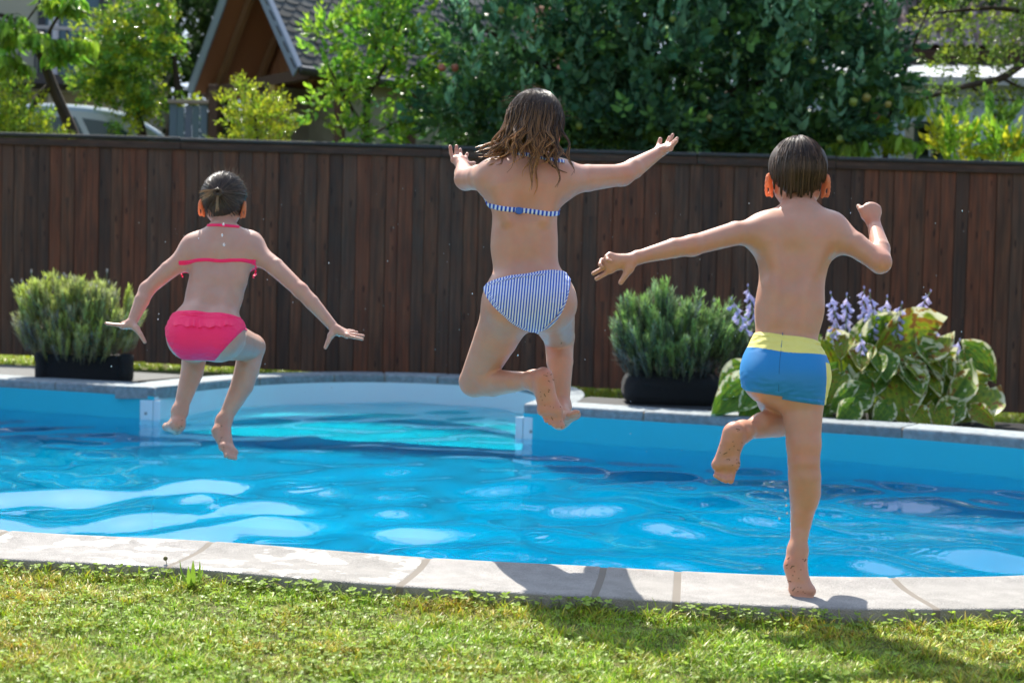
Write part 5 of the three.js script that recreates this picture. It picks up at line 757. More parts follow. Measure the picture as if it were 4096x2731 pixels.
// a foot: heel, arch, ball and five toes; side = direction from little toe to big toe
function addFoot(f, ankle, heel, ball, side, sole, s = 1, toeBend = 0) {
  const len = ball.clone().sub(heel), dir = len.clone().normalize(), w = 0.0235 * s;
  f.add(ankle, heel, 0.0215 * s, 0.0225 * s, 0.022 * s);
  f.add(heel.clone().addScaledVector(dir, 0.004), heel.clone().lerp(ball, 0.3), 0.0235 * s, 0.021 * s, 0.012);
  f.add(heel.clone().lerp(ball, 0.12).addScaledVector(side, -w * 0.35), ball.clone().addScaledVector(side, -w), 0.019 * s, 0.0135 * s, 0.018);
  f.add(heel.clone().lerp(ball, 0.15).addScaledVector(sole, -0.008 * s), ball.clone().addScaledVector(side, w * 0.75).addScaledVector(sole, -0.002), 0.021 * s, 0.0155 * s, 0.02);
  f.add(ankle, heel.clone().lerp(ball, 0.62).addScaledVector(sole, -0.014 * s), 0.0225 * s, 0.016 * s, 0.025);
  f.add(ball.clone().addScaledVector(side, -w), ball.clone().addScaledVector(side, w * 0.85), 0.0125 * s, 0.0150 * s, 0.012);
  [[1.02, 0.0098, 0.036], [0.45, 0.0075, 0.036], [0.0, 0.0070, 0.032], [-0.45, 0.0066, 0.027], [-0.9, 0.0064, 0.021]].forEach(([o, r, l]) => {
    const a = ball.clone().addScaledVector(side, w * o * 0.95).addScaledVector(dir, 0.008), m = a.clone().addScaledVector(dir, l * 0.6 * s).addScaledVector(sole, -toeBend * 0.5), t = a.clone().addScaledVector(dir, l * s).addScaledVector(sole, toeBend + 0.002);
    f.add(a, m, r * 1.0 * s, r * 0.85 * s, 0.007); f.add(m, t, r * 0.85 * s, r * 1.0 * s, 0.002);
  });
}
function addHead(f, c, F, U, R, s = 1) {
  const P = (x, y, z) => c.clone().addScaledVector(R, x * s).addScaledVector(U, y * s).addScaledVector(F, z * s);
  f.add(P(0, 0.012, -0.020), P(0, 0.008, 0.022), 0.071 * s, 0.068 * s, 0.02);
  f.add(P(-0.012, 0.03, 0), P(0.012, 0.03, 0), 0.066 * s, 0.066 * s, 0.03);
  f.add(P(0, -0.035, 0.03), P(0, -0.078, 0.055), 0.050 * s, 0.026 * s, 0.03);
  f.add(P(-0.04, -0.05, 0.012), P(-0.012, -0.082, 0.055), 0.02 * s, 0.016 * s, 0.025); f.add(P(0.04, -0.05, 0.012), P(0.012, -0.082, 0.055), 0.02 * s, 0.016 * s, 0.025);
  f.add(P(-0.045, -0.025, 0.05), P(-0.03, -0.035, 0.065), 0.018 * s, 0.016 * s, 0.02); f.add(P(0.045, -0.025, 0.05), P(0.03, -0.035, 0.065), 0.018 * s, 0.016 * s, 0.02);
  f.add(P(0, -0.002, 0.085), P(0, -0.03, 0.101), 0.006 * s, 0.0085 * s, 0.014); f.add(P(-0.008, -0.033, 0.092), P(0.008, -0.033, 0.092), 0.0065 * s, 0.0065 * s, 0.008);
  for (const q of [-1, 1]) f.add(P(q * 0.03, -0.002, 0.091), P(q * 0.03, -0.002, 0.092), 0.013 * s, 0.013 * s, 0.012, { sub: true });
  f.add(P(-0.016, -0.056, 0.084), P(0.016, -0.056, 0.084), 0.0055 * s, 0.0055 * s, 0.008);
  return P;
}
function finishHead(root, P, s, R, U, F, ears) {
  for (const q of [-1, 1]) { mesh('eye', new THREE.SphereGeometry(0.0105 * s, 12, 10).translate(...P(q * 0.03, -0.002, 0.079).toArray()), eyeMat, root); }
  mesh('lips', tube([P(-0.018, -0.057, 0.087), P(-0.007, -0.055, 0.092), P(0, -0.056, 0.0925), P(0.007, -0.055, 0.092), P(0.018, -0.057, 0.087)], [0.001, 0.0035, 0.004, 0.0035, 0.001], 6), lipMat, root);
  const basis = new THREE.Matrix4().makeBasis(R, U, F.clone().negate());   // local +z points back, towards the nape
  for (const q of ears) {
    const f = new Figure(), L = 0.030 * s;
    const pts = []; for (let i = 0; i <= 10; i++) { const a = lerp(-2.3, 2.0, i / 10); pts.push(V(q * (0.008 + 0.010 * Math.sin((a + 2.3) / 4.3 * Math.PI)), L * 0.98 * Math.sin(a), 0.014 * Math.cos(a) * (a < 0 ? 0.8 : 1.1) + 0.006)); }
    for (let i = 0; i < 10; i++) f.add(pts[i], pts[i + 1], 0.0035, 0.0035, 0.003);
    f.add(V(q * 0.003, -0.008, 0.002), V(q * 0.008, 0.010, 0.008), 0.0165, 0.019, 0.006, { n: V(1, 0, -0.25 * q), flat: 0.3 });
    f.add(V(0, -L * 0.95, -0.001), V(q * 0.005, -L * 0.72, 0.003), 0.006, 0.006, 0.006, { n: V(1, 0, 0), flat: 0.55 });
    const g = meshField(f, 0.0024); g.applyMatrix4(basis.clone().setPosition(P(q * 0.0695, -0.032, -0.004))); mesh('ear', g, earMat, root);
  }
}
// plane through the points a and b that also holds the direction c; positive on the side of p
function half(a, b, c, p) { const n = b.clone().sub(a).cross(c).normalize(); if (n.dot(p.clone().sub(a)) < 0) n.negate(); const w = n.dot(a); return (x, y, z) => n.x * x + n.y * y + n.z * z - w; }
// a garment is the body grown by a few millimetres where region(p) < 0, sinking under the skin at its hems
function garment(fig, region, thick, cell, bx, mask) {
  const off = (x, y, z) => { const R = region(x, y, z); if (R > 0.004) return -0.003; const w = thick * 0.45 * noise3(x * 26, y * 60, z * 26) * ss(-0.07, -0.008, R) + (R > -0.011 && R < -0.006 ? thick * 0.22 : 0); return lerp(-0.002, thick + w, clamp(-R / 0.004 + 0.5, 0, 1)); };
  return meshField(fig, cell, { off, box: bx, drop: (x, y, z) => region(x, y, z) > 0.003 || (mask && mask(x, y, z)) });
}
const boxAround = (pts, r) => { const b = new THREE.Box3().setFromPoints(pts).expandByScalar(r); return [b.min, b.max]; };
const CELL = 0.0035;
const dots = (root, name, spots, mat) => mesh(name, mergeGeometries(spots), mat, root);
function meshHead(root, base, P, R, U, F, s) { finishHead({ add: (m) => { m.geometry.translate(-base.x, 0, -base.z); root.add(m); } }, P, s, R, U, F, [-1, 1]); }
function skullCap(hc, R, up, F, s, drop) {
  const cap = new Figure(), q = (x, y, z) => hc.clone().addScaledVector(R, x * s).addScaledVector(up, y * s).addScaledVector(F, z * s);
  cap.add(q(0, 0.014, -0.02), q(0, 0.014, 0.02), 0.0728 * s, 0.0692 * s, 0.01); cap.add(q(-0.012, 0.032, 0), q(0.012, 0.032, 0), 0.0678 * s, 0.0678 * s, 0.03); cap.add(q(0, -0.03, -0.043), q(0, -0.052, -0.032), 0.040 * s, 0.028 * s, 0.03);
  return meshField(cap, 0.004, { drop: (x, y, z) => { const px = x - hc.x, py = y - hc.y, pz = z - hc.z; return drop((px * R.x + py * R.y + pz * R.z) / s, (px * up.x + py * up.y + pz * up.z) / s, (px * F.x + py * F.y + pz * F.z) / s); } });
}
const noFace = (x, y, z) => y < -0.075 || (z > -0.012 && y < -0.012) || (z > 0.035 && y < 0.052);
// the same planar slab of a garment: |plane| < half width, the width given by a function
const slab = (plane, w) => (x, y, z) => Math.abs(plane(x, y, z)) - (typeof w === 'function' ? w(x, y, z) : w);
function plane3(a, b, c) { const n = b.clone().sub(a).cross(c.clone().sub(a)).normalize(); if (n.y < 0) n.negate(); const w = n.dot(a); return (x, y, z) => n.x * x + n.y * y + n.z * z - w; }
function firstHit(f, u, v, d0, d1, off = 0) { const r = ray(u, v); for (let d = d0; d < d1; d += 0.001) { const p = r.clone().multiplyScalar(-d / r.z).add(camera.position); if (f.value(p.x, p.y, p.z) < off) return p; } return null; }
function grassBits(f, list, seed) { const r = rng(seed), bits = []; for (const [u0, v0, u1, v1, n, d0] of list) for (let i = 0; i < n; i++) { const p = firstHit(f, lerp(u0, u1, r()), lerp(v0, v1, r()), d0, d0 + 0.4, 0.0006); if (p) { const L = r() < 0.3 ? 0.010 : 0.003; bits.push(box(L, 0.0016, 0.001).rotateZ(r() * 6).translate(p.x, p.y, p.z)); } } return mergeGeometries(bits); }

// the furrow of the spine: a shallow carve that follows the surface along photograph points
function spine(f, pts, d0, d1, gaps, k = 0.05) { const ps = pts.map(([u, v], i) => { const p = firstHit(f, u, v, d0, d1); return p && p.add(V(0, 0, gaps[i])); }); for (let i = 0; i < ps.length - 1; i++) if (ps[i] && ps[i + 1]) f.add(ps[i], ps[i + 1], 0.008, 0.008, k, { sub: true }); }
// ---------- the boy at the pool edge ----------
{
  const f = new Figure(), F = V(0, 0, -1), S = (u, v, d) => at(u, v, d);
  const hipL = S(1772, 868, 3.80), hipR = S(1845, 872, 3.78);
  f.add(S(1768, 848, 3.80), S(1832, 852, 3.79), 0.069, 0.069, 0.03);
  f.add(S(1763, 872, 3.765), S(1770, 865, 3.78), 0.058, 0.058, 0.03); f.add(S(1834, 872, 3.755), S(1834, 862, 3.77), 0.055, 0.055, 0.03);
  f.add(S(1804, 800, 3.81), S(1812, 715, 3.835), 0.084, 0.078, 0.05, { n: F, flat: 0.74 });
  f.add(S(1815, 700, 3.84), S(1823, 585, 3.88), 0.080, 0.101, 0.05, { n: F, flat: 0.70 });
  f.add(S(1768, 540, 3.885), S(1892, 536, 3.885), 0.047, 0.047, 0.06);
  f.add(S(1832, 520, 3.905), S(1838, 452, 3.94), 0.045, 0.041, 0.035);
  f.add(S(1832, 488, 3.91), S(1752, 526, 3.88), 0.026, 0.030, 0.05); f.add(S(1834, 488, 3.91), S(1906, 521, 3.88), 0.026, 0.030, 0.05);
  f.add(S(1768, 562, 3.846), S(1792, 632, 3.817), 0.035, 0.016, 0.018); f.add(S(1884, 558, 3.846), S(1862, 628, 3.817), 0.035, 0.016, 0.018); for (const [u, q] of [[1784, -1], [1836, 1]]) f.add(S(u + q * 4, 660, 3.815), S(u, 745, 3.795), 0.022, 0.024, 0.03);
  spine(f, [[1830, 520], [1824, 580], [1818, 640], [1810, 700], [1802, 758], [1798, 785]], 3.5, 4.1, [0.034, 0.020, 0.016, 0.013, 0.012, 0.022]);
  // left arm, swung out and back
  const shL = S(1752, 533, 3.87), elL = S(1590, 564, 3.75), wrL = S(1463, 592, 3.69);
  f.limb([shL, S(1690, 536, 3.825), elL], [0.034, 0.033, 0.027], 0.045); f.limb([elL, S(1548, 570, 3.73), wrL], [0.026, 0.0265, 0.0175], 0.015);
  f.limb([wrL, S(1452, 596, 3.685)], [0.0175, 0.016], 0.01);
  const q = (u, v, dz = 0) => S(u, v, 3.675 + dz);
  addHand(f, S(1448, 599, 3.684), [[q(1402, 620), q(1388, 630, 0.004), q(1370, 640.5, 0.004)], [q(1397.5, 608.5), q(1381, 618, 0.006), q(1362.5, 628, 0.004)], [q(1396, 597.5, 0.002), q(1381.5, 598, 0.004), q(1378, 608, -0.012), q(1382, 612, -0.016)], [q(1401, 587.5, 0.002), q(1393, 589, -0.006), q(1396, 597, -0.020), q(1404, 600, -0.022)]], [q(1445, 617, 0.0), q(1436.5, 632, -0.004), q(1426, 648.5, -0.004)]);
  // right arm, elbow back, fist raised
  const shR = S(1912, 533, 3.87), elR = S(2022, 603, 3.79), wrR = S(2009, 520, 3.92);
  f.limb([shR, S(1962, 561, 3.83), elR], [0.036, 0.034, 0.0285], 0.045); f.limb([elR, S(2022, 572, 3.84), wrR], [0.0275, 0.0265, 0.019], 0.014);
  const g = (u, v, dz = 0) => S(u, v, 3.945 + dz);
  addHand(f, S(2006, 510, 3.93), [[g(1990, 477), g(1984, 478, 0.022), g(1990, 489, 0.03), g(1997, 492, 0.018)], [g(1998, 474), g(1993, 474, 0.026), g(1998, 487, 0.034), g(2004, 491, 0.02)], [g(2006, 475), g(2004, 475, 0.026), g(2007, 488, 0.033), g(2010, 492, 0.02)], [g(2014, 479), g(2014, 480, 0.02), g(2015, 490, 0.028), g(2015, 494, 0.018)]], [g(1989, 496, -0.004), g(1978, 482, 0.0), g(1972, 474, 0.012)], 0.0075);
  f.add(g(1994, 488, 0.002), g(2010, 490, 0.002), 0.0175, 0.0165, 0.012);
  // standing right leg
  f.limb([hipR, S(1843, 930, 3.765), S(1846, 1020, 3.735)], [0.062, 0.056, 0.0445], 0.05);
  f.limb([S(1846, 1020, 3.735), S(1846, 1062, 3.725), S(1849, 1130, 3.735), S(1840, 1200, 3.755), S(1832, 1262, 3.745)], [0.0445, 0.0425, 0.0405, 0.0275, 0.0205], 0.012);
  f.add(S(1842, 1098, 3.715), S(1846, 1150, 3.725), 0.026, 0.022, 0.025); f.add(S(1856, 1098, 3.715), S(1853, 1150, 3.727), 0.025, 0.020, 0.025);
  f.add(S(1836, 1225, 3.735), S(1826, 1290, 3.722), 0.009, 0.011, 0.012);
  const heelR = S(1822, 1298, 3.735), ballR = onPlane(1845, 1358, 0.0165).add(V(0, 0, -0.02));
  addFoot(f, S(1832, 1266, 3.748), heelR, ballR, V(-0.95, 0, -0.3).normalize(), V(-0.15, -0.55, 0.82).normalize(), 0.96, -0.004);
  // left leg, thigh forward, shin folded back across
  const kneeL = S(1822, 965, 4.0), anL = S(1706, 990, 3.735);
  f.limb([hipL, S(1785, 915, 3.88), kneeL], [0.062, 0.056, 0.043], 0.05);
  f.limb([kneeL, S(1782, 970, 3.86), anL], [0.042, 0.041, 0.0225], 0.008);
  f.add(S(1795, 958, 3.87), S(1750, 966, 3.79), 0.03, 0.022, 0.02);
  const heelL = S(1688, 988, 3.70), ballL = S(1668, 1066, 3.69);
  addFoot(f, anL, heelL, ballL, V(0.88, 0.08, 0.1).normalize(), V(-0.25, 0.0, 0.97).normalize(), 1.0, 0.004);
  const U = V(0.02, 0.98, -0.1).normalize(), Fh = V(0.16, -0.1, -0.98).normalize(), R = Fh.clone().cross(U).normalize(), hc = S(1832, 402, 3.955), P = addHead(f, hc, Fh, R.clone().cross(Fh).normalize(), R, 1.0);
  const boy = thing('person', 'boy in blue and yellow swim shorts leaping from the coping on one foot', 'person', V(0, 0, 0));
  const base = hc.clone().setY(0); boy.position.set(base.x, 0, base.z);
  const inner = new THREE.Group(); // parts are built in the world and then set under the figure
  const add = (name, gm, mat) => mesh(name, gm.translate(-base.x, 0, -base.z), mat, boy);
  const body = meshField(f, CELL);
  paint(body, skinTone([0.53, 0.275, 0.19], [[elL, 0.05, 0.5], [elR, 0.05, 0.6], [heelL, 0.05, 0.9], [heelR, 0.05, 0.9], [ballL, 0.04, 0.6], [wrL, 0.06, 0.4], [S(1846, 1040, 3.70), 0.06, 0.5], [wrR, 0.06, 0.5]]));
  add('body', body, skinMat);
  // swim shorts
  const waist = half(S(1722, 760, 3.8), S(1890, 785, 3.8), V(0, -0.12, -1), S(1800, 700, 3.8)), band = half(S(1708, 798, 3.8), S(1892, 820, 3.8), V(0, -0.1, -1), S(1800, 700, 3.8));
  const hemR = half(S(1790, 915, 3.75), S(1892, 930, 3.75), V(0, -0.02, -1), S(1840, 1000, 3.75));
  const thL = S(1785, 915, 3.88).sub(hipL).normalize(), o2 = hipL.clone().addScaledVector(thL, 0.085);
  const midX = S(1787, 905, 3.76).x;
  const region = (x, y, z) => { const hl = (x - o2.x) * thL.x + (y - o2.y) * thL.y + (z - o2.z) * thL.z, w = waist(x, y, z); const leg = x > midX + 0.004 ? hemR(x, y, z) : Math.max(hl, hemR(x, y, z) + 0.008); return Math.max(w, leg); };
  const bx = boxAround([S(1700, 745, 3.7), S(1900, 940, 3.95), S(1700, 940, 4.0), S(1890, 745, 3.7)], 0.03);
  const wob = (x, z) => 0.0035 * Math.sin((x - midX) * 26 + 1.2);
  const bandCut = (x, y, z) => band(x, y, z) + wob(x, z), sideX = S(1885, 880, 3.79).x;
  const stripe = (x, y, z) => x > sideX && bandCut(x, y, z) < -0.022;
  const blue = phys(rgb(0.005, 0.215, 0.56), 0.55, { sheen: 0.25, sheenColor: rgb(0.3, 0.6, 1) }), yellow = std(rgb(0.80, 0.74, 0.20), 0.65);
  const all = garment(f, region, 0.0035, CELL, bx);
  const split = (test) => { const gI = all.index.array, p = all.attributes.position, keep = []; for (let t = 0; t < gI.length; t += 3) { let x = 0, y = 0, z = 0; for (let c = 0; c < 3; c++) { x += p.getX(gI[t + c]) / 3; y += p.getY(gI[t + c]) / 3; z += p.getZ(gI[t + c]) / 3; } if (test(x, y, z)) keep.push(gI[t], gI[t + 1], gI[t + 2]); } const o = all.clone(); o.setIndex(keep); return o; };
  const sh = thingPart('swim_shorts', split((x, y, z) => bandCut(x, y, z) <= 0 && !stripe(x, y, z)), blue);
  function thingPart(name, gm, mat) { return add(name, gm, mat); }
  tag(add('waistband', split((x, y, z) => bandCut(x, y, z) > 0), yellow), 'pale yellow waistband of the swim shorts');
  tag(add('side_stripe', split((x, y, z) => stripe(x, y, z)), yellow), 'narrow yellow stripe down the outer leg');
  { // seam down the seat
    const pts = []; for (let i = 0; i <= 24; i++) { const v = lerp(764, 903, i / 24), u = 1798 - 12 * Math.sin(i / 24 * 1.6) + 3 * (i / 24); let d = 3.6; const r = ray(u, v); for (let k = 0; k < 400; k++) { const p = r.clone().multiplyScalar(-d / r.z).add(camera.position); if (f.value(p.x, p.y, p.z) < 0.0034) { pts.push(p); break; } d += 0.001; } }
    add('seam', tube(pts, 0.0011, 5), std(rgb(0.01, 0.12, 0.30), 0.7));
  }
  // bits of cut grass stuck to the soles
  { const r = rng(3), bits = []; for (const [u0, v0, u1, v1, n, d0] of [[1650, 985, 1712, 1085, 22, 3.5], [1803, 1280, 1850, 1362, 22, 3.6]]) for (let i = 0; i < n; i++) { const rr = ray(lerp(u0, u1, r()), lerp(v0, v1, r())); for (let d = d0; d < d0 + 0.35; d += 0.001) { const p = rr.clone().multiplyScalar(-d / rr.z).add(camera.position); if (f.value(p.x, p.y, p.z) < 0.0006) { const L = r() < 0.25 ? 0.011 : 0.003; bits.push(box(L, 0.0016, 0.001).rotateZ(r() * 6).translate(p.x, p.y, p.z)); break; } } } tag(add('grass_bits', mergeGeometries(bits), std(rgb(0.035, 0.045, 0.015), 0.9)), null, null, null, 'stuff'); }
  finishHead({ add: (m) => { m.geometry.translate(-base.x, 0, -base.z); boy.add(m); } }, P, 1, R, U, Fh, [-1, 1]);
  // short wet hair combed down from the crown
  { const h = new Hair(), r = rng(21), up = R.clone().cross(Fh).normalize(), cr = [0.085, 0.052, 0.034];
    const skull = (x, y, z, o) => { const L = Math.hypot(x, y, z); return hc.clone().addScaledVector(R, x / L * (0.0745 + o)).addScaledVector(up, 0.014 + y / L * (0.089 + o)).addScaledVector(Fh, z / L * (0.094 + o) + 0.002); };
    for (let i = 0; i < 3800; i++) {
      const phi = r() * Math.PI * 2, ps = [], clump = Math.round(phi * 9) / 9, back = Math.cos(phi), o = 0.001 + 0.007 * r();
      // polar angle from a crown a little behind the top; the hairline is low at the nape, high at the brow
      const end = back > 0.1 ? lerp(1.72, 2.30, ss(0.45, 1.0, back)) + 0.12 * Math.sin(clump * 13) + 0.09 * r() : back > -0.35 ? 1.52 + 0.1 * r() : 1.15 + 0.25 * r();
      const st = 0.05 + Math.pow(r(), 0.85) * (end - 0.45), n = 9, sw = (r() - 0.5) * 0.12;
      for (let k = 0; k <= n; k++) {
        const t = st + (Math.min(end, st + 0.75 + 0.5 * r()) - st) * k / n, a = lerp(phi, clump, 0.6 * ss(1.2, 2.3, t)) + sw * (t - st), s = Math.sin(t), c = Math.cos(t);
        let x = s * Math.sin(a), y = c, z = -s * Math.cos(a);           // z > 0 is the face
        const y2 = y * 0.92 + z * 0.38 * -1 * -0.4, z2 = z - 0.30 * y * 0.55; // crown tipped back
        const tt = Math.min(t, 2.02), s2 = Math.sin(tt), c2 = Math.cos(tt), q = t > 2.02 ? skull(s2 * Math.sin(a), c2 * 0.92 - s2 * Math.cos(a) * 0.152, -s2 * Math.cos(a) - 0.165 * c2, o + 0.001).addScaledVector(up, -(t - 2.02) * 0.085).addScaledVector(Fh, (t - 2.02) * 0.030) : skull(x, y2, z2, o * (1 - 0.5 * k / n) + 0.001 + (r() - 0.5) * 0.0012); ps.push(q);
      }
      const g0 = (0.6 + 0.5 * r()) * (1.0 + 0.9 * Math.max(-0.5, noise3(phi * 5.5, 3, i % 7 * 0.1)) + (r() < 0.08 ? 1.4 : 0)); h.strand(ps, 0.0014, 0.0004, [cr[0] * g0, cr[1] * g0, cr[2] * g0], [cr[0] * g0 * 1.5, cr[1] * g0 * 1.4, cr[2] * g0 * 1.3]);
    }
    for (let i = 0; i < 1100; i++) { // the nape
      const phi = (r() - 0.5) * 2.5, pc = Math.round(phi * 8) / 8, end = 1.70 + 0.60 * Math.cos(phi * 1.2) + 0.17 * Math.sin(pc * 17) + 0.10 * r(), st = 1.15 + 0.6 * r(), n = 9, o = 0.003 + 0.005 * r(), ps = [];
      for (let k = 0; k <= n; k++) { const t = lerp(st, end, k / n), a = lerp(phi, pc, 0.55 * k / n), tt = Math.min(t, 1.92), s2 = Math.sin(tt), c2 = Math.cos(tt), ex = Math.max(0, t - 1.92); ps.push(skull(s2 * Math.sin(a), c2 * 0.92 - s2 * Math.cos(a) * 0.152, -s2 * Math.cos(a) - 0.165 * c2, o + 0.002).addScaledVector(up, -ex * 0.092).addScaledVector(Fh, ex * (0.020 + 0.02 * Math.cos(a)))); }
      const g0 = (0.55 + 0.5 * r()) * (1 + 0.8 * Math.max(-0.5, noise3(phi * 6, 9, 2)) + (r() < 0.08 ? 1.2 : 0)); h.strand(ps, 0.0014, 0.0004, [cr[0] * g0, cr[1] * g0, cr[2] * g0], [cr[0] * g0 * 1.2, cr[1] * g0 * 1.15, cr[2] * g0 * 1.1]);
    }
    for (let i = 0; i < 70; i++) { const phi = r() * 6.28, t = r() * 0.9, x = Math.sin(t) * Math.sin(phi), y = Math.cos(t), z = -Math.sin(t) * Math.cos(phi), p = skull(x, y, z - 0.15, 0.004), d = V((r() - 0.5) * 1.3, 0.6 + 0.5 * r(), 0.2).normalize(), ps = []; for (let k = 0; k <= 5; k++) ps.push(p.clone().addScaledVector(d, 0.017 * k / 5 * (0.4 + r() * 0.3)).add(V((r() - 0.5) * 0.001, -0.006 * (k / 5) ** 2, 0))); h.strand(ps, 0.0005, 0.0002, [0.10, 0.06, 0.035], [0.22, 0.14, 0.08]); }
    add('hair', h.build(), hairMat);
    const cap = new Figure(); cap.add(hc.clone().addScaledVector(Fh, -0.020).addScaledVector(up, 0.014), hc.clone().addScaledVector(Fh, 0.02).addScaledVector(up, 0.014), 0.0725, 0.069, 0.01); cap.add(hc.clone().addScaledVector(up, 0.032).addScaledVector(R, -0.012), hc.clone().addScaledVector(up, 0.032).addScaledVector(R, 0.012), 0.0675, 0.0675, 0.03); cap.add(hc.clone().addScaledVector(Fh, -0.045).addScaledVector(up, -0.035), hc.clone().addScaledVector(Fh, -0.03).addScaledVector(up, -0.05), 0.036, 0.024, 0.03);
    const low = (x, y, z) => { const px = x - hc.x, py = y - hc.y, pz = z - hc.z, fz = px * Fh.x + py * Fh.y + pz * Fh.z, uy = px * up.x + py * up.y + pz * up.z; return uy < -0.062 || (fz > -0.015 && uy < -0.012) || (fz > 0.035 && uy < 0.052); };
    add('hair_roots', meshField(cap, 0.004, { drop: low }), std(rgb(0.035, 0.022, 0.016), 0.6));
  }
}
// ---------- the older girl in the middle, arms spread, knees tucked ----------
{
  const f = new Figure(), F = V(0, 0, -1), S = at;
  f.add(S(1180, 688, 4.23), S(1256, 677, 4.23), 0.075, 0.075, 0.03, { n: F, flat: 0.95 });
  f.add(S(1174, 702, 4.185), S(1184, 690, 4.20), 0.065, 0.065, 0.04); f.add(S(1264, 694, 4.185), S(1256, 684, 4.20), 0.065, 0.065, 0.04);
  f.add(S(1208, 640, 4.24), S(1204, 570, 4.26), 0.092, 0.084, 0.05, { n: F, flat: 0.70 });
  f.add(S(1204, 560, 4.26), S(1206, 458, 4.28), 0.086, 0.107, 0.05, { n: F, flat: 0.66 });
  f.add(S(1143, 412, 4.28), S(1272, 415, 4.28), 0.050, 0.050, 0.06);
  f.add(S(1216, 400, 4.30), S(1226, 325, 4.33), 0.046, 0.042, 0.035);
  f.add(S(1214, 372, 4.30), S(1136, 402, 4.28), 0.026, 0.032, 0.05); f.add(S(1218, 372, 4.30), S(1290, 404, 4.28), 0.026, 0.032, 0.05);
  f.add(S(1150, 432, 4.240), S(1166, 505, 4.218), 0.034, 0.017, 0.024); f.add(S(1264, 434, 4.240), S(1248, 505, 4.218), 0.034, 0.017, 0.024);
  spine(f, [[1208, 420], [1204, 480], [1202, 540], [1204, 590], [1208, 640]], 4.0, 4.5, [0.034, 0.021, 0.015, 0.014, 0.022]);
  const elL = S(1070, 411, 4.42), wrL = S(1063, 384, 4.56);
  f.limb([S(1132, 408, 4.29), S(1100, 408, 4.35), elL], [0.042, 0.040, 0.034], 0.045); f.limb([elL, S(1066, 398, 4.48), wrL], [0.034, 0.031, 0.021], 0.014);
  const q = (u, v, d = 4.6) => S(u, v, d);
  addHand(f, S(1061, 382, 4.575), [[q(1068, 367), q(1070, 361, 4.62), q(1073, 354, 4.625)], [q(1059, 364), q(1058, 354, 4.63), q(1057, 344, 4.64)], [q(1050, 365), q(1048, 350, 4.62), q(1048.5, 336, 4.625)], [q(1042, 368), q(1036, 352, 4.61), q(1034, 337, 4.615)]], [q(1070, 379, 4.59), q(1080, 377, 4.6), q(1089, 375, 4.61)], 0.0068);
  const elR = S(1430, 402, 4.40), wrR = S(1506, 355, 4.5);
  f.limb([S(1284, 414, 4.28), S(1350, 409, 4.34), elR], [0.046, 0.042, 0.033], 0.05); f.limb([elR, S(1456, 387, 4.43), wrR], [0.033, 0.0325, 0.0205], 0.014);
  addHand(f, S(1513, 350, 4.51), [[q(1529, 337, 4.53), q(1533, 326, 4.545), q(1537.5, 316, 4.55)], [q(1534, 336.5, 4.515), q(1540, 323, 4.52), q(1545, 310, 4.525)], [q(1538, 337, 4.50), q(1547, 327, 4.50), q(1555, 318, 4.505)], [q(1539, 341, 4.485), q(1547, 332, 4.48), q(1554, 324, 4.48)]], [q(1512, 343, 4.53), q(1514, 331, 4.545), q(1516.5, 320, 4.55)], 0.0066);
  // left leg: thigh down and forward, shin folded across
  const kneeL = S(1090, 876, 4.42), anL = S(1226, 873, 4.235);
  f.limb([S(1172, 706, 4.23), S(1140, 775, 4.30), kneeL], [0.081, 0.068, 0.049], 0.05);
  f.limb([kneeL, S(1132, 880, 4.37), anL], [0.0475, 0.0415, 0.0245], 0.008); f.add(S(1120, 870, 4.36), S(1170, 873, 4.29), 0.034, 0.024, 0.015);
  const heelL = S(1248, 862, 4.195), ballL = S(1264, 942, 4.19);
  addFoot(f, anL, heelL, ballL, V(0.9, 0.05, 0.35).normalize(), V(0.35, -0.1, 0.93).normalize(), 1.08, 0.004);
  // right leg: thigh forward, shin hanging
  const kneeR = S(1284, 772, 4.5), anR = S(1291, 935, 4.40);
  f.limb([S(1262, 704, 4.23), kneeR], [0.078, 0.050], 0.04); f.limb([kneeR, S(1286, 830, 4.46), anR], [0.048, 0.0425, 0.0225], 0.01);
  const heelR = S(1284, 968, 4.36), ballR = S(1308, 957, 4.285);
  addFoot(f, anR, heelR, ballR, V(-0.75, -0.35, -0.5).normalize(), V(0.3, -0.9, 0.3).normalize(), 1.0, -0.006);
  const Fh = V(0.30, -0.16, -0.94).normalize(), R = Fh.clone().cross(V(0.10, 1, 0)).normalize(), up = R.clone().cross(Fh).normalize(), hc = S(1228, 292, 4.34), s = 1.04, P = addHead(f, hc, Fh, up, R, s);
  const girl = thing('person', 'girl with long wet hair in a blue striped bikini jumping with arms spread wide', 'person'), base = hc.clone(); girl.position.set(base.x, 0, base.z);
  const add = (name, gm, mat) => mesh(name, gm.translate(-base.x, 0, -base.z), mat, girl);
  const body = meshField(f, CELL);
  paint(body, skinTone([0.51, 0.265, 0.185], [[elL, 0.06, 0.4], [elR, 0.05, 0.8], [heelL, 0.05, 1.2], [ballL, 0.05, 0.8], [heelR, 0.05, 0.6], [kneeL, 0.07, 0.4], [wrR, 0.07, 0.4], [S(1250, 420, 4.2), 0.09, 0.3], [q(1040, 350), 0.06, 0.6]]));
  add('body', body, skinMat);
  // striped bikini
  const mid = S(1210, 690, 4.23), c1 = V(0, -0.25, -1), c2 = V(0, 0.05, -1);
  const wst = half(S(1117, 654, 4.23), S(1311, 622, 4.23), c1, S(1210, 560, 4.23)), legL = half(S(1116, 672, 4.2), S(1208, 756, 4.2), c2, S(1120, 760, 4.2)), legR = half(S(1313, 642, 4.2), S(1248, 756, 4.2), c2, S(1310, 760, 4.2)), low = half(S(1190, 759, 4.15), S(1270, 757, 4.15), V(0, -0.1, -1), S(1210, 800, 4.15));
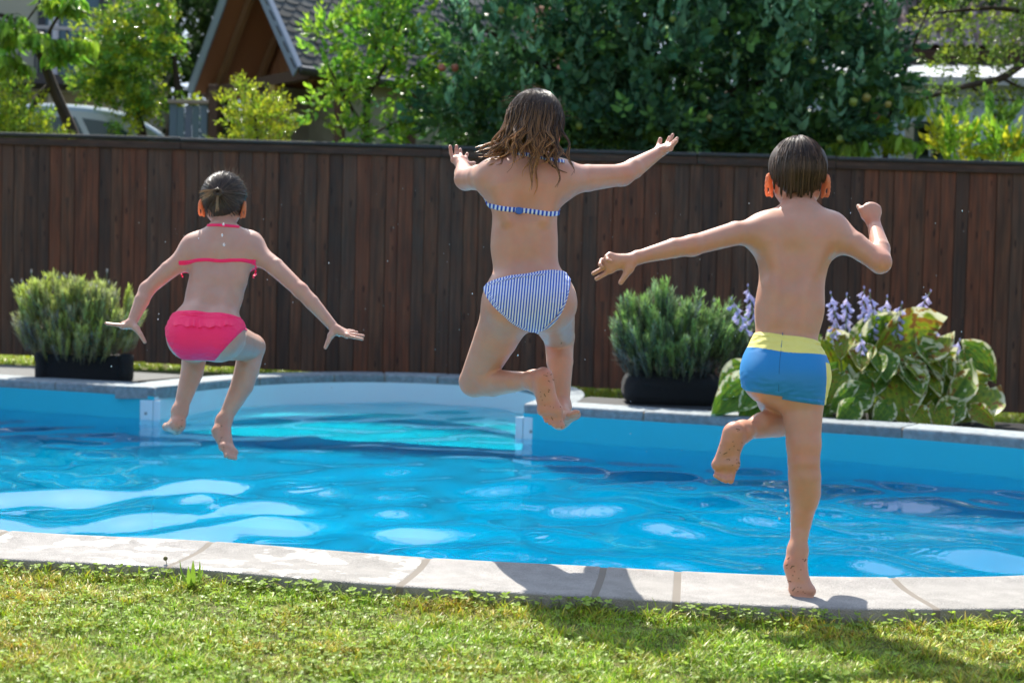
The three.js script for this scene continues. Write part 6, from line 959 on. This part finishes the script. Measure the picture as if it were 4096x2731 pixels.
  const curveIn = (x, y, z) => { const l = legL(x, y, z), r = legR(x, y, z); const bow = (t) => 0.012 * Math.max(0, 1 - t * t); return Math.max(l - bow((y - S(1160, 714, 4.2).y) / 0.06), r - bow((y - S(1280, 700, 4.2).y) / 0.07)); };
  const region = (x, y, z) => Math.max(wst(x, y, z), curveIn(x, y, z), low(x, y, z));
  const stripes = tex(64, 64, (u) => { const t = ss(0.40, 0.47, u) - ss(0.9, 0.97, u); return [lerp(0.88, 0.12, t), lerp(0.90, 0.34, t), lerp(0.95, 0.78, t)]; });
  const cloth = std(rgb(0.95, 0.95, 0.95), 0.7, { map: stripes }), wd = S(1311, 622, 4.23).sub(S(1117, 654, 4.23)).normalize();
  const stripeUV = (g, dir, period) => { const p = g.attributes.position, uv = new Float32Array(p.count * 2); for (let i = 0; i < p.count; i++) { const x = p.getX(i), y = p.getY(i), z = p.getZ(i); uv[2 * i] = (x * dir.x + y * dir.y + z * dir.z) / period; uv[2 * i + 1] = y * 20; } g.setAttribute('uv', new THREE.BufferAttribute(uv, 2)); return g; };
  const bb = boxAround([S(1110, 610, 4.05), S(1330, 780, 4.45), S(1110, 780, 4.05), S(1330, 610, 4.45)], 0.02);
  add('bikini_bottom', stripeUV(garment(f, region, 0.003, CELL, bb), V(wd.x, -wd.y * 0.35, 0), 0.0082), cloth);
  const hemTube = (pts) => { const ps = pts.map(([u, v]) => firstHit(f, u, v, 4.0, 4.5, 0.002)).filter(Boolean); return stripeUV(tube(new THREE.CatmullRomCurve3(ps).getPoints(60), 0.0042, 7), V(0.7, -0.7, 0), 0.006); };
  tag(add('piping', hemTube([[1122, 655], [1150, 646], [1180, 638], [1210, 634], [1245, 630], [1280, 626], [1306, 623]]), cloth), 'rolled waist edge with slanting stripes');
  add('piping', hemTube([[1123, 672], [1135, 694], [1152, 716], [1172, 736], [1190, 748], [1207, 756]]), cloth);
  add('piping', hemTube([[1310, 640], [1305, 668], [1296, 698], [1282, 726], [1265, 746], [1249, 755]]), cloth);
  const sp = plane3(S(1112, 470, 4.28), S(1291, 490, 4.28), S(1200, 485, 4.19)), bs = boxAround([S(1100, 440, 4.1), S(1310, 520, 4.45)], 0.05);
  const front = (z) => ss(4.27, 4.36, -z) * 0.03;
  const gingham = tex(64, 64, (u) => { const t = ss(0.05, 0.12, u) - ss(0.55, 0.62, u); return [lerp(0.86, 0.04, t), lerp(0.90, 0.28, t), lerp(0.96, 0.72, t)]; });
  const strapM = std(rgb(0.95, 0.95, 0.95), 0.7, { map: gingham });
  add('bikini_strap', stripeUV(garment(f, slab(sp, (x, y, z) => 0.0072 + front(z)), 0.003, 0.0026, bs, (x, y, z) => x < S(1100, 470, 4.28).x || (z > -4.5 && y > 1.35)), V(1, -0.1, 0), 0.0125), strapM);
  const cl = firstHit(f, 1192, 484, 4.0, 4.4, 0.004); add('clasp', mergeGeometries([rbox(0.021, 0.0165, 0.006, 0.002), rbox(0.012, 0.021, 0.005, 0.002)]).rotateZ(-0.12).translate(cl.x, cl.y, cl.z + 0.002), std(rgb(0.02, 0.12, 0.5), 0.45));
  const np = plane3(S(1185, 352, 4.3), S(1265, 368, 4.3), S(1222, 357, 4.25));
  add('neck_strap', stripeUV(garment(f, slab(np, 0.006), 0.003, 0.0026, boxAround([S(1180, 340, 4.2), S(1275, 380, 4.42)], 0.01)), V(1, 0, 0), 0.009), strapM);
  add('grass_bits', grassBits(f, [[1240, 850, 1275, 960, 16, 4.0], [1270, 900, 1300, 985, 6, 4.1], [1285, 770, 1300, 800, 1, 4.2]], 8), std(rgb(0.035, 0.045, 0.015), 0.9)).userData.kind = 'stuff';
  meshHead(girl, base, P, R, up, Fh, s);
  add('hair_roots', skullCap(hc, R, up, Fh, s, noFace), std(rgb(0.03, 0.02, 0.014), 0.6));
  { // long wet hair: strands over the skull, then clumps that swing down and to the left
    const h = new Hair(), r = rng(31), skull = (x, y, z, o) => { const L = Math.hypot(x, y, z); return hc.clone().addScaledVector(R, x / L * (0.0745 * s + o)).addScaledVector(up, 0.014 + y / L * (0.089 * s + o)).addScaledVector(Fh, z / L * (0.094 * s + o)); };
    const dark = (w = 0.3) => { const g = 0.38 + 0.85 * r() * r(); return [0.075 * g, 0.046 * g, 0.031 * g]; };
    const dirAt = (phi, t) => { const sn = Math.sin(t), y = Math.cos(t), z = -sn * Math.cos(phi); return [sn * Math.sin(phi), y * 0.96, z + 0.12 * y]; };
    const clumps = [];
    for (let i = 0; i < 96; i++) { const w = i / 95, phi = lerp(-1.75, 1.45, w) + (r() - 0.5) * 0.15; clumps.push([phi, w]); }
    for (const [phi, w] of clumps) {
      // where the tip ends on the photograph: far left and lifted, down the back, or curling out at the right
      let tu, tv, td = 4.20 + 0.10 * r(), end;
      if (w < 0.5) { const a = Math.pow(r(), 1.25); tu = lerp(1085, 1178, a) + 8 * (r() - 0.5); tv = lerp(344, 420, a) + 22 * (r() - 0.5); end = V(-0.9, -0.35 + 0.35 * (1 - a), 0.1); td = 4.22 + 0.1 * r(); }
      else if (w < 0.82) { tu = lerp(1150, 1262, (w - 0.5) / 0.32) + 30 * (r() - 0.5); tv = 348 + 50 * r() + (r() < 0.2 ? 55 : 0); end = V(-0.3 + 0.5 * (r() - 0.5), -0.9, 0.1); td = 4.17 + 0.03 * r(); }
      else { tu = lerp(1255, 1308, r()); tv = 362 + 40 * r(); end = V(0.7 * (r() - 0.2), -0.5 + 0.5 * r(), -0.1); td = 4.2 + 0.08 * r(); }
      const tip = at(tu, tv, td), t1 = 1.15 + 0.45 * r(), st0 = dirAt(phi, t1), P0 = skull(...st0, 0.008), P1 = skull(...dirAt(phi, t1 + 0.22), 0.008), T0 = P1.clone().sub(P0).normalize(), L = P0.distanceTo(tip);
      const curve = new THREE.CubicBezierCurve3(P0, P0.clone().addScaledVector(T0, L * 0.38), tip.clone().addScaledVector(end.normalize(), -L * 0.36), tip), n = 7 + Math.floor(10 * r()), wave = 0.006 + 0.012 * r(), wp = r() * 6.28;
      for (let j = 0; j < n; j++) {
        const ps = [], p0 = phi + (r() - 0.5) * 0.34, ta = 0.1 + r() * (t1 - 0.3), len = 0.72 + 0.28 * r(), jx = (r() - 0.5), jy = (r() - 0.5), jz = (r() - 0.5), loose = r() < 0.12 ? 2.2 : 1;
        for (let k = 0; k < 6; k++) ps.push(skull(...dirAt(lerp(p0, phi, k / 8), lerp(ta, t1, k / 6)), 0.004 + 0.006 * r() * 0.4 + 0.004));
        for (let k = 0; k <= 12; k++) { const t = k / 12 * len, q2 = curve.getPoint(t), sp2 = 0.013 * loose * (1 - 0.75 * t); q2.x += jx * sp2 + wave * Math.sin(t * 13 + wp) * t + jx * 0.01 * Math.sin(t * 14 + jy * 9) * t; q2.y += jy * sp2 * 0.5 + wave * 0.5 * Math.cos(t * 8 + wp) * t; q2.z += jz * sp2 * 0.7; ps.push(q2); }
        const bl = 0.55 + 0.6 * r(), g0 = r() < 0.5 ? [0.80 * bl, 0.40 * bl, 0.13 * bl] : [0.17 * bl, 0.09 * bl, 0.045 * bl];
        h.strand(ps, 0.0017, 0.0006, dark(w), g0, 1.5);
      }
    }
    for (let i = 0; i < 1500; i++) { const phi = -2.6 + 5.2 * r(), t0 = 0.02 + 0.5 * r(), t1 = 0.9 + 1.0 * r(), ps = [], o = 0.004 + 0.009 * r(); for (let k = 0; k <= 9; k++) ps.push(skull(...dirAt(phi - 0.18 * (k / 9) ** 2, lerp(t0, t1, k / 9)), o + (r() - 0.5) * 0.001)); const c = dark(0.6); h.strand(ps, 0.0012, 0.0004, c, [c[0] * 2.2, c[1] * 2.0, c[2] * 1.7]); }
    for (let i = 0; i < 90; i++) { const phi = -2.2 + 4.2 * r(), t = r() * 1.3, p = skull(...dirAt(phi, t), 0.008), d = p.clone().sub(hc).normalize().add(V(-0.6, -0.2, 0)).normalize(), ps = []; const L = 0.02 + 0.04 * r(); for (let k = 0; k <= 6; k++) ps.push(p.clone().addScaledVector(d, L * k / 6).add(V(0, -0.02 * (k / 6) ** 2 * (L / 0.04), 0))); h.strand(ps, 0.0005, 0.0002, [0.09, 0.05, 0.03], [0.24, 0.14, 0.07]); }
    add('hair', h.build(), hairMat);
  }
}
// ---------- the younger girl on the left, crouched in the air ----------
{
  const f = new Figure(), F = V(0, 0, -1), S = at;
  f.add(S(438, 764, 5.10), S(506, 768, 5.10), 0.082, 0.082, 0.03);
  f.add(S(436, 778, 5.055), S(444, 764, 5.08), 0.068, 0.068, 0.045); f.add(S(506, 780, 5.055), S(500, 768, 5.08), 0.068, 0.068, 0.045);
  f.add(S(478, 728, 5.13), S(494, 672, 5.18), 0.102, 0.090, 0.05, { n: V(0, -0.3, -1), flat: 0.74 });
  f.add(S(495, 668, 5.19), S(506, 600, 5.23), 0.089, 0.103, 0.05, { n: V(0, -0.25, -1), flat: 0.70 });
  f.add(S(452, 574, 5.24), S(570, 569, 5.24), 0.048, 0.048, 0.06);
  f.add(S(511, 555, 5.25), S(515, 500, 5.28), 0.043, 0.039, 0.035);
  f.add(S(511, 530, 5.25), S(446, 562, 5.24), 0.026, 0.030, 0.05); f.add(S(512, 530, 5.25), S(577, 556, 5.24), 0.026, 0.030, 0.05);
  f.add(S(462, 590, 5.205), S(470, 645, 5.175), 0.032, 0.020, 0.04); f.add(S(560, 586, 5.205), S(552, 642, 5.175), 0.032, 0.020, 0.04);
  spine(f, [[510, 556], [504, 600], [498, 650], [486, 690], [474, 725]], 4.9, 5.4, [0.034, 0.021, 0.016, 0.015, 0.024]);
  const elL = S(338, 664, 5.17), wrL = S(304, 738, 5.10);
  f.limb([S(446, 573, 5.235), S(388, 620, 5.20), elL], [0.034, 0.0335, 0.027], 0.045); f.limb([elL, S(326, 690, 5.145), wrL], [0.027, 0.0275, 0.0185], 0.014);
  const q = (u, v, d = 5.09) => S(u, v, d);
  addHand(f, S(301, 744, 5.095), [[q(283, 749, 5.08), q(266, 746, 5.075), q(248, 744.5, 5.075)], [q(281, 748, 5.10), q(262, 745.5, 5.10), q(243.5, 742.5, 5.10)], [q(282, 747, 5.12), q(266, 745, 5.125), q(249, 743, 5.13)], [q(285, 746, 5.135), q(271, 745, 5.145), q(258, 744, 5.15)]], [q(313, 754, 5.075), q(323, 768, 5.06), q(332.5, 785, 5.055)], 0.0062);
  const elR = S(690, 667, 5.15), wrR = S(766, 751, 5.12);
  f.limb([S(574, 568, 5.235), S(632, 613, 5.19), elR], [0.035, 0.034, 0.0275], 0.045); f.limb([elR, S(716, 694, 5.14), wrR], [0.0275, 0.0275, 0.0185], 0.014);
  addHand(f, S(771, 757, 5.115), [[q(797, 771, 5.095), q(815, 775, 5.09), q(832.5, 779, 5.09)], [q(796, 767, 5.11), q(815, 768.5, 5.11), q(834.5, 771, 5.115)], [q(795, 764, 5.125), q(809, 761.5, 5.135), q(820, 763, 5.14)], [q(792, 761, 5.14), q(803, 759, 5.15), q(813, 760.5, 5.155)]], [q(760, 770, 5.10), q(753, 785, 5.09), q(747.5, 798, 5.085)], 0.0062);
  const kneeR = S(578, 797, 5.43), anR = S(514, 966, 5.31);
  f.limb([S(502, 776, 5.12), kneeR], [0.084, 0.052], 0.04); f.limb([kneeR, S(567, 850, 5.39), S(556, 885, 5.37), anR], [0.051, 0.047, 0.0435, 0.0245], 0.01);
  const heelR = S(502, 990, 5.28), ballR = S(524, 1032, 5.22);
  addFoot(f, anR, heelR, ballR, V(-0.85, 0.45, 0.05).normalize(), V(-0.25, -0.45, 0.85).normalize(), 1.05, 0.002);
  const kneeL = S(448, 806, 5.40), anL = S(413, 944, 5.29);
  f.limb([S(440, 776, 5.12), kneeL], [0.078, 0.050], 0.04); f.limb([kneeL, S(441, 855, 5.36), anL], [0.049, 0.0425, 0.0245], 0.01);
  const heelL = S(410, 976, 5.25), ballL = S(396, 984, 5.35);
  addFoot(f, anL, heelL, ballL, V(0.9, -0.25, 0.1).normalize(), V(0.1, -0.95, 0.15).normalize(), 1.05, 0);
  const Fh = V(-0.04, -0.22, -0.97).normalize(), R = Fh.clone().cross(V(0.02, 1, 0)).normalize(), up = R.clone().cross(Fh).normalize(), hc = S(514, 462, 5.30), s = 1.0, P = addHead(f, hc, Fh, up, R, s);
  const girl = thing('person', 'girl with tied-back hair in a bright pink bikini crouching in mid-air', 'person'), base = hc.clone(); girl.position.set(base.x, 0, base.z);
  const add = (name, gm, mat) => mesh(name, gm.translate(-base.x, 0, -base.z), mat, girl);
  const body = meshField(f, CELL);
  paint(body, skinTone([0.50, 0.285, 0.215], [[elL, 0.05, 0.4], [elR, 0.05, 0.6], [heelL, 0.05, 0.8], [heelR, 0.05, 0.7], [ballR, 0.05, 0.5], [kneeR, 0.06, 0.3]]));
  add('body', body, skinMat);
  const pink = phys(rgb(1, 0.012, 0.13), 0.6, { sheen: 0.4, sheenColor: rgb(1, 0.2, 0.35) });
  const wst = half(S(383, 718, 5.1), S(563, 730, 5.1), V(0, -0.3, -1), S(470, 650, 5.1)), legR = half(S(566, 742, 5.1), S(489, 826, 5.1), V(0, 0.1, -1), S(580, 830, 5.1)), low = half(S(430, 827, 5.06), S(486, 828, 5.06), V(0, 0, -1), S(460, 900, 5.06)), legL = half(S(383, 748, 5.1), S(436, 828, 5.1), V(0, 0.1, -1), S(370, 850, 5.1));
  const region = (x, y, z) => { const front = z < -5.14 ? (-5.14 - z) * 1.2 : 0; return Math.max(wst(x, y, z), legR(x, y, z) - 0.010, low(x, y, z), legL(x, y, z) - 0.012) + (y < S(470, 770, 5.1).y ? front : 0); };
  add('bikini_bottom', garment(f, region, 0.0035, CELL, boxAround([S(375, 700, 4.95), S(590, 840, 5.35)], 0.03)), pink);
  { // frill along the waist: a rippled strip hanging from the waist edge
    const pos = [], idx = [], N = 150; let c = 0;
    for (let i = 0; i <= N; i++) { const t = i / N, p = firstHit(f, lerp(385, 561, t), lerp(724, 733, t) + 2 * Math.sin(t * 3.14), 4.9, 5.4, 0.003), b = firstHit(f, lerp(384, 564, t), lerp(742, 741, t) + 9 * Math.sin(t * 3.14), 4.9, 5.4, 0.003); if (!p || !b) continue; const o = 0.004 + 0.004 * Math.sin(t * 60 + 2 * Math.sin(t * 17)), v = 0.003 * Math.sin(t * 43); for (let k = 0; k <= 4; k++) { const w = k / 4, q2 = p.clone().lerp(b, w); q2.z += 0.001 + o * Math.pow(w, 1.3) * 1.3; q2.y += v * w; pos.push(q2.x, q2.y, q2.z); } if (c++) for (let k = 0; k < 4; k++) { const a = (c - 2) * 5 + k, d = a + 5; idx.push(a, a + 1, d, d, a + 1, d + 1); } }
    add('frill', geo(pos, idx), Object.assign(pink.clone(), { side: THREE.DoubleSide }));
    add('waist_edge', tube(Array.from({ length: 40 }, (_, i) => firstHit(f, lerp(386, 561, i / 39), lerp(718, 730, i / 39) + 3 * Math.sin(i / 39 * 3.14), 4.9, 5.4, 0.002)).filter(Boolean), 0.0032, 6), pink);
  }
  const tp = plane3(S(419, 614, 5.22), S(579, 612, 5.22), S(500, 591, 5.135)), wS = (z) => 0.0062 + 0.024 * ss(5.17, 5.27, -z);
  add('bikini_top', garment(f, slab(tp, (x, y, z) => wS(z)), 0.003, 0.0026, boxAround([S(410, 575, 5.05), S(590, 650, 5.4)], 0.03), (x, y, z) => x < S(405, 600, 5.2).x || x > S(590, 600, 5.2).x), pink);
  for (const [u, v] of [[577, 624], [421, 622]]) { const a = at(u, v, 5.23), pos = [], idx = []; for (let i = 0; i <= 14; i++) { const t = i / 14, p = a.clone().add(V((u > 500 ? 1 : -1) * (0.002 + 0.006 * Math.sin(t * 3.1) * (1 + 0.4 * Math.sin(t * 20))), 0.028 - 0.05 * t, -0.02 + 0.012 * Math.sin(t * 9))); pos.push(p.x, p.y, p.z, p.x + (u > 500 ? 0.007 : -0.005) , p.y - 0.004, p.z + 0.006 * Math.sin(t * 17)); if (i) idx.push(2 * i - 2, 2 * i - 1, 2 * i, 2 * i, 2 * i - 1, 2 * i + 1); } add('frill', geo(pos, idx), Object.assign(pink.clone(), { side: THREE.DoubleSide })); }
  const np = plane3(S(480, 519, 5.26), S(545, 522, 5.26), S(512, 517, 5.2));
  add('neck_strap', garment(f, slab(np, 0.0052), 0.003, 0.0026, boxAround([S(470, 505, 5.15), S(556, 535, 5.4)], 0.01)), pink);
  add('grass_bits', grassBits(f, [[495, 975, 530, 1045, 10, 5.0], [395, 965, 425, 1000, 8, 5.0]], 12), std(rgb(0.035, 0.04, 0.02), 0.9)).userData.kind = 'stuff';
  meshHead(girl, base, P, R, up, Fh, s);
  add('hair_roots', skullCap(hc, R, up, Fh, s, (x, y, z) => y < -0.072 || (z > -0.015 && y < -0.03) || (z > 0.04 && y < 0.05)), std(rgb(0.035, 0.023, 0.016), 0.6));
  { // hair drawn back into a low knot with loose ends
    const h = new Hair(), r = rng(57), skull = (d, o) => { const L = d.length(); return hc.clone().addScaledVector(R, d.x / L * (0.0745 + o)).addScaledVector(up, 0.012 + d.y / L * (0.088 + o)).addScaledVector(Fh, -d.z / L * (0.094 + o)); };
    const bun = V(-0.03, -0.12, 1).normalize(), knot = skull(bun, 0.018);
    for (let i = 0; i < 2600; i++) {
      const a = r() * 6.283, far = 0.5 + 1.5 * Math.pow(r(), 0.8), t1 = V(1, 0, 0).cross(bun).normalize(), t2 = bun.clone().cross(t1), d0 = bun.clone().multiplyScalar(Math.cos(far)).addScaledVector(t1, Math.sin(far) * Math.sin(a)).addScaledVector(t2, Math.sin(far) * Math.cos(a));
      if (d0.y < -0.62 && d0.z > -0.2) continue; if (d0.z < -0.25 && d0.y < 0.25) continue;
      const ps = [], o = 0.002 + 0.010 * r() * (d0.y > 0 ? 1.3 : 0.8), nz = (r() - 0.5) * 0.08;
      for (let k = 0; k <= 9; k++) { const t = k / 9 * (0.92 + 0.06 * r()), d = d0.clone().lerp(bun, t).normalize(); d.x += nz * Math.sin(t * 3.1); ps.push(skull(d, o * (1 - 0.3 * t) + 0.012 * Math.pow(t, 6) + (r() - 0.5) * 0.0016)); }
      const g = (0.55 + 0.6 * r()) * (1 + 0.8 * Math.max(-0.5, noise3(a * 5, far * 2, 8)) + (r() < 0.08 ? 1.5 : 0)); h.strand(ps, 0.0014, 0.0007, [0.085 * g, 0.055 * g, 0.037 * g], [0.11 * g, 0.072 * g, 0.05 * g]);
    }
    for (let i = 0; i < 220; i++) { const ps = [], a0 = r() * 6.28, tl = (r() - 0.5) * 0.9, rr = 0.005 + 0.011 * r(), ln = 2.5 + 3 * r(); for (let k = 0; k <= 10; k++) { const a = a0 + ln * k / 10; ps.push(knot.clone().addScaledVector(R, Math.cos(a) * rr * 1.15).addScaledVector(up, Math.sin(a) * rr * 0.9).addScaledVector(Fh, -0.004 + 0.010 * Math.sin(a * 0.5 + tl * 6) - (r() * 0.002))); } const g = 0.7 + 0.9 * r(); h.strand(ps, 0.0010, 0.0005, [0.06 * g, 0.04 * g, 0.026 * g], [0.16 * g, 0.105 * g, 0.06 * g]); }
    for (let i = 0; i < 70; i++) { const ps = [], L = 0.02 + 0.055 * r(), d = V(-1, -0.3 + 0.75 * (r() - 0.4), 0.5 * (r() - 0.3)).normalize(); if (i % 4 === 0) d.set(0.2 * (r() - 0.5), -1, 0.2).normalize(); for (let k = 0; k <= 7; k++) { const t = k / 7; ps.push(knot.clone().add(V((r() - 0.5) * 0.004, (r() - 0.5) * 0.004 + 0.010, 0)).addScaledVector(d, L * t).add(V(0, -0.012 * t * t, 0.008 * Math.sin(t * 3)))); } h.strand(ps, 0.0012, 0.0005, [0.16, 0.105, 0.065], [0.62, 0.42, 0.24]); }
    for (let i = 0; i < 420; i++) { const a = -2.3 + 4.6 * r(), t = 0.1 + 1.35 * r(), d = V(Math.sin(t) * Math.sin(a), Math.cos(t), Math.sin(t) * Math.cos(a) * 0.6 - 0.1), p = skull(d, 0.006), o = p.clone().sub(hc).normalize(), L = 0.006 + 0.028 * r() * r() + (i < 14 ? 0.03 : 0), sw = V(r() - 0.5, r() - 0.5, r() - 0.5), ps = []; for (let k = 0; k <= 6; k++) { const q2 = k / 6; ps.push(p.clone().addScaledVector(o, L * q2).addScaledVector(sw, L * 0.9 * Math.sin(q2 * 2.6) * q2)); } h.strand(ps, 0.0005, 0.0002, [0.08, 0.05, 0.03], [0.26, 0.17, 0.09]); }
    add('hair', h.build(), hairMat);
  }
}
scene.traverse((o) => { if (o.isMesh) o.castShadow = o.receiveShadow = true; });
renderer.render(scene, camera);
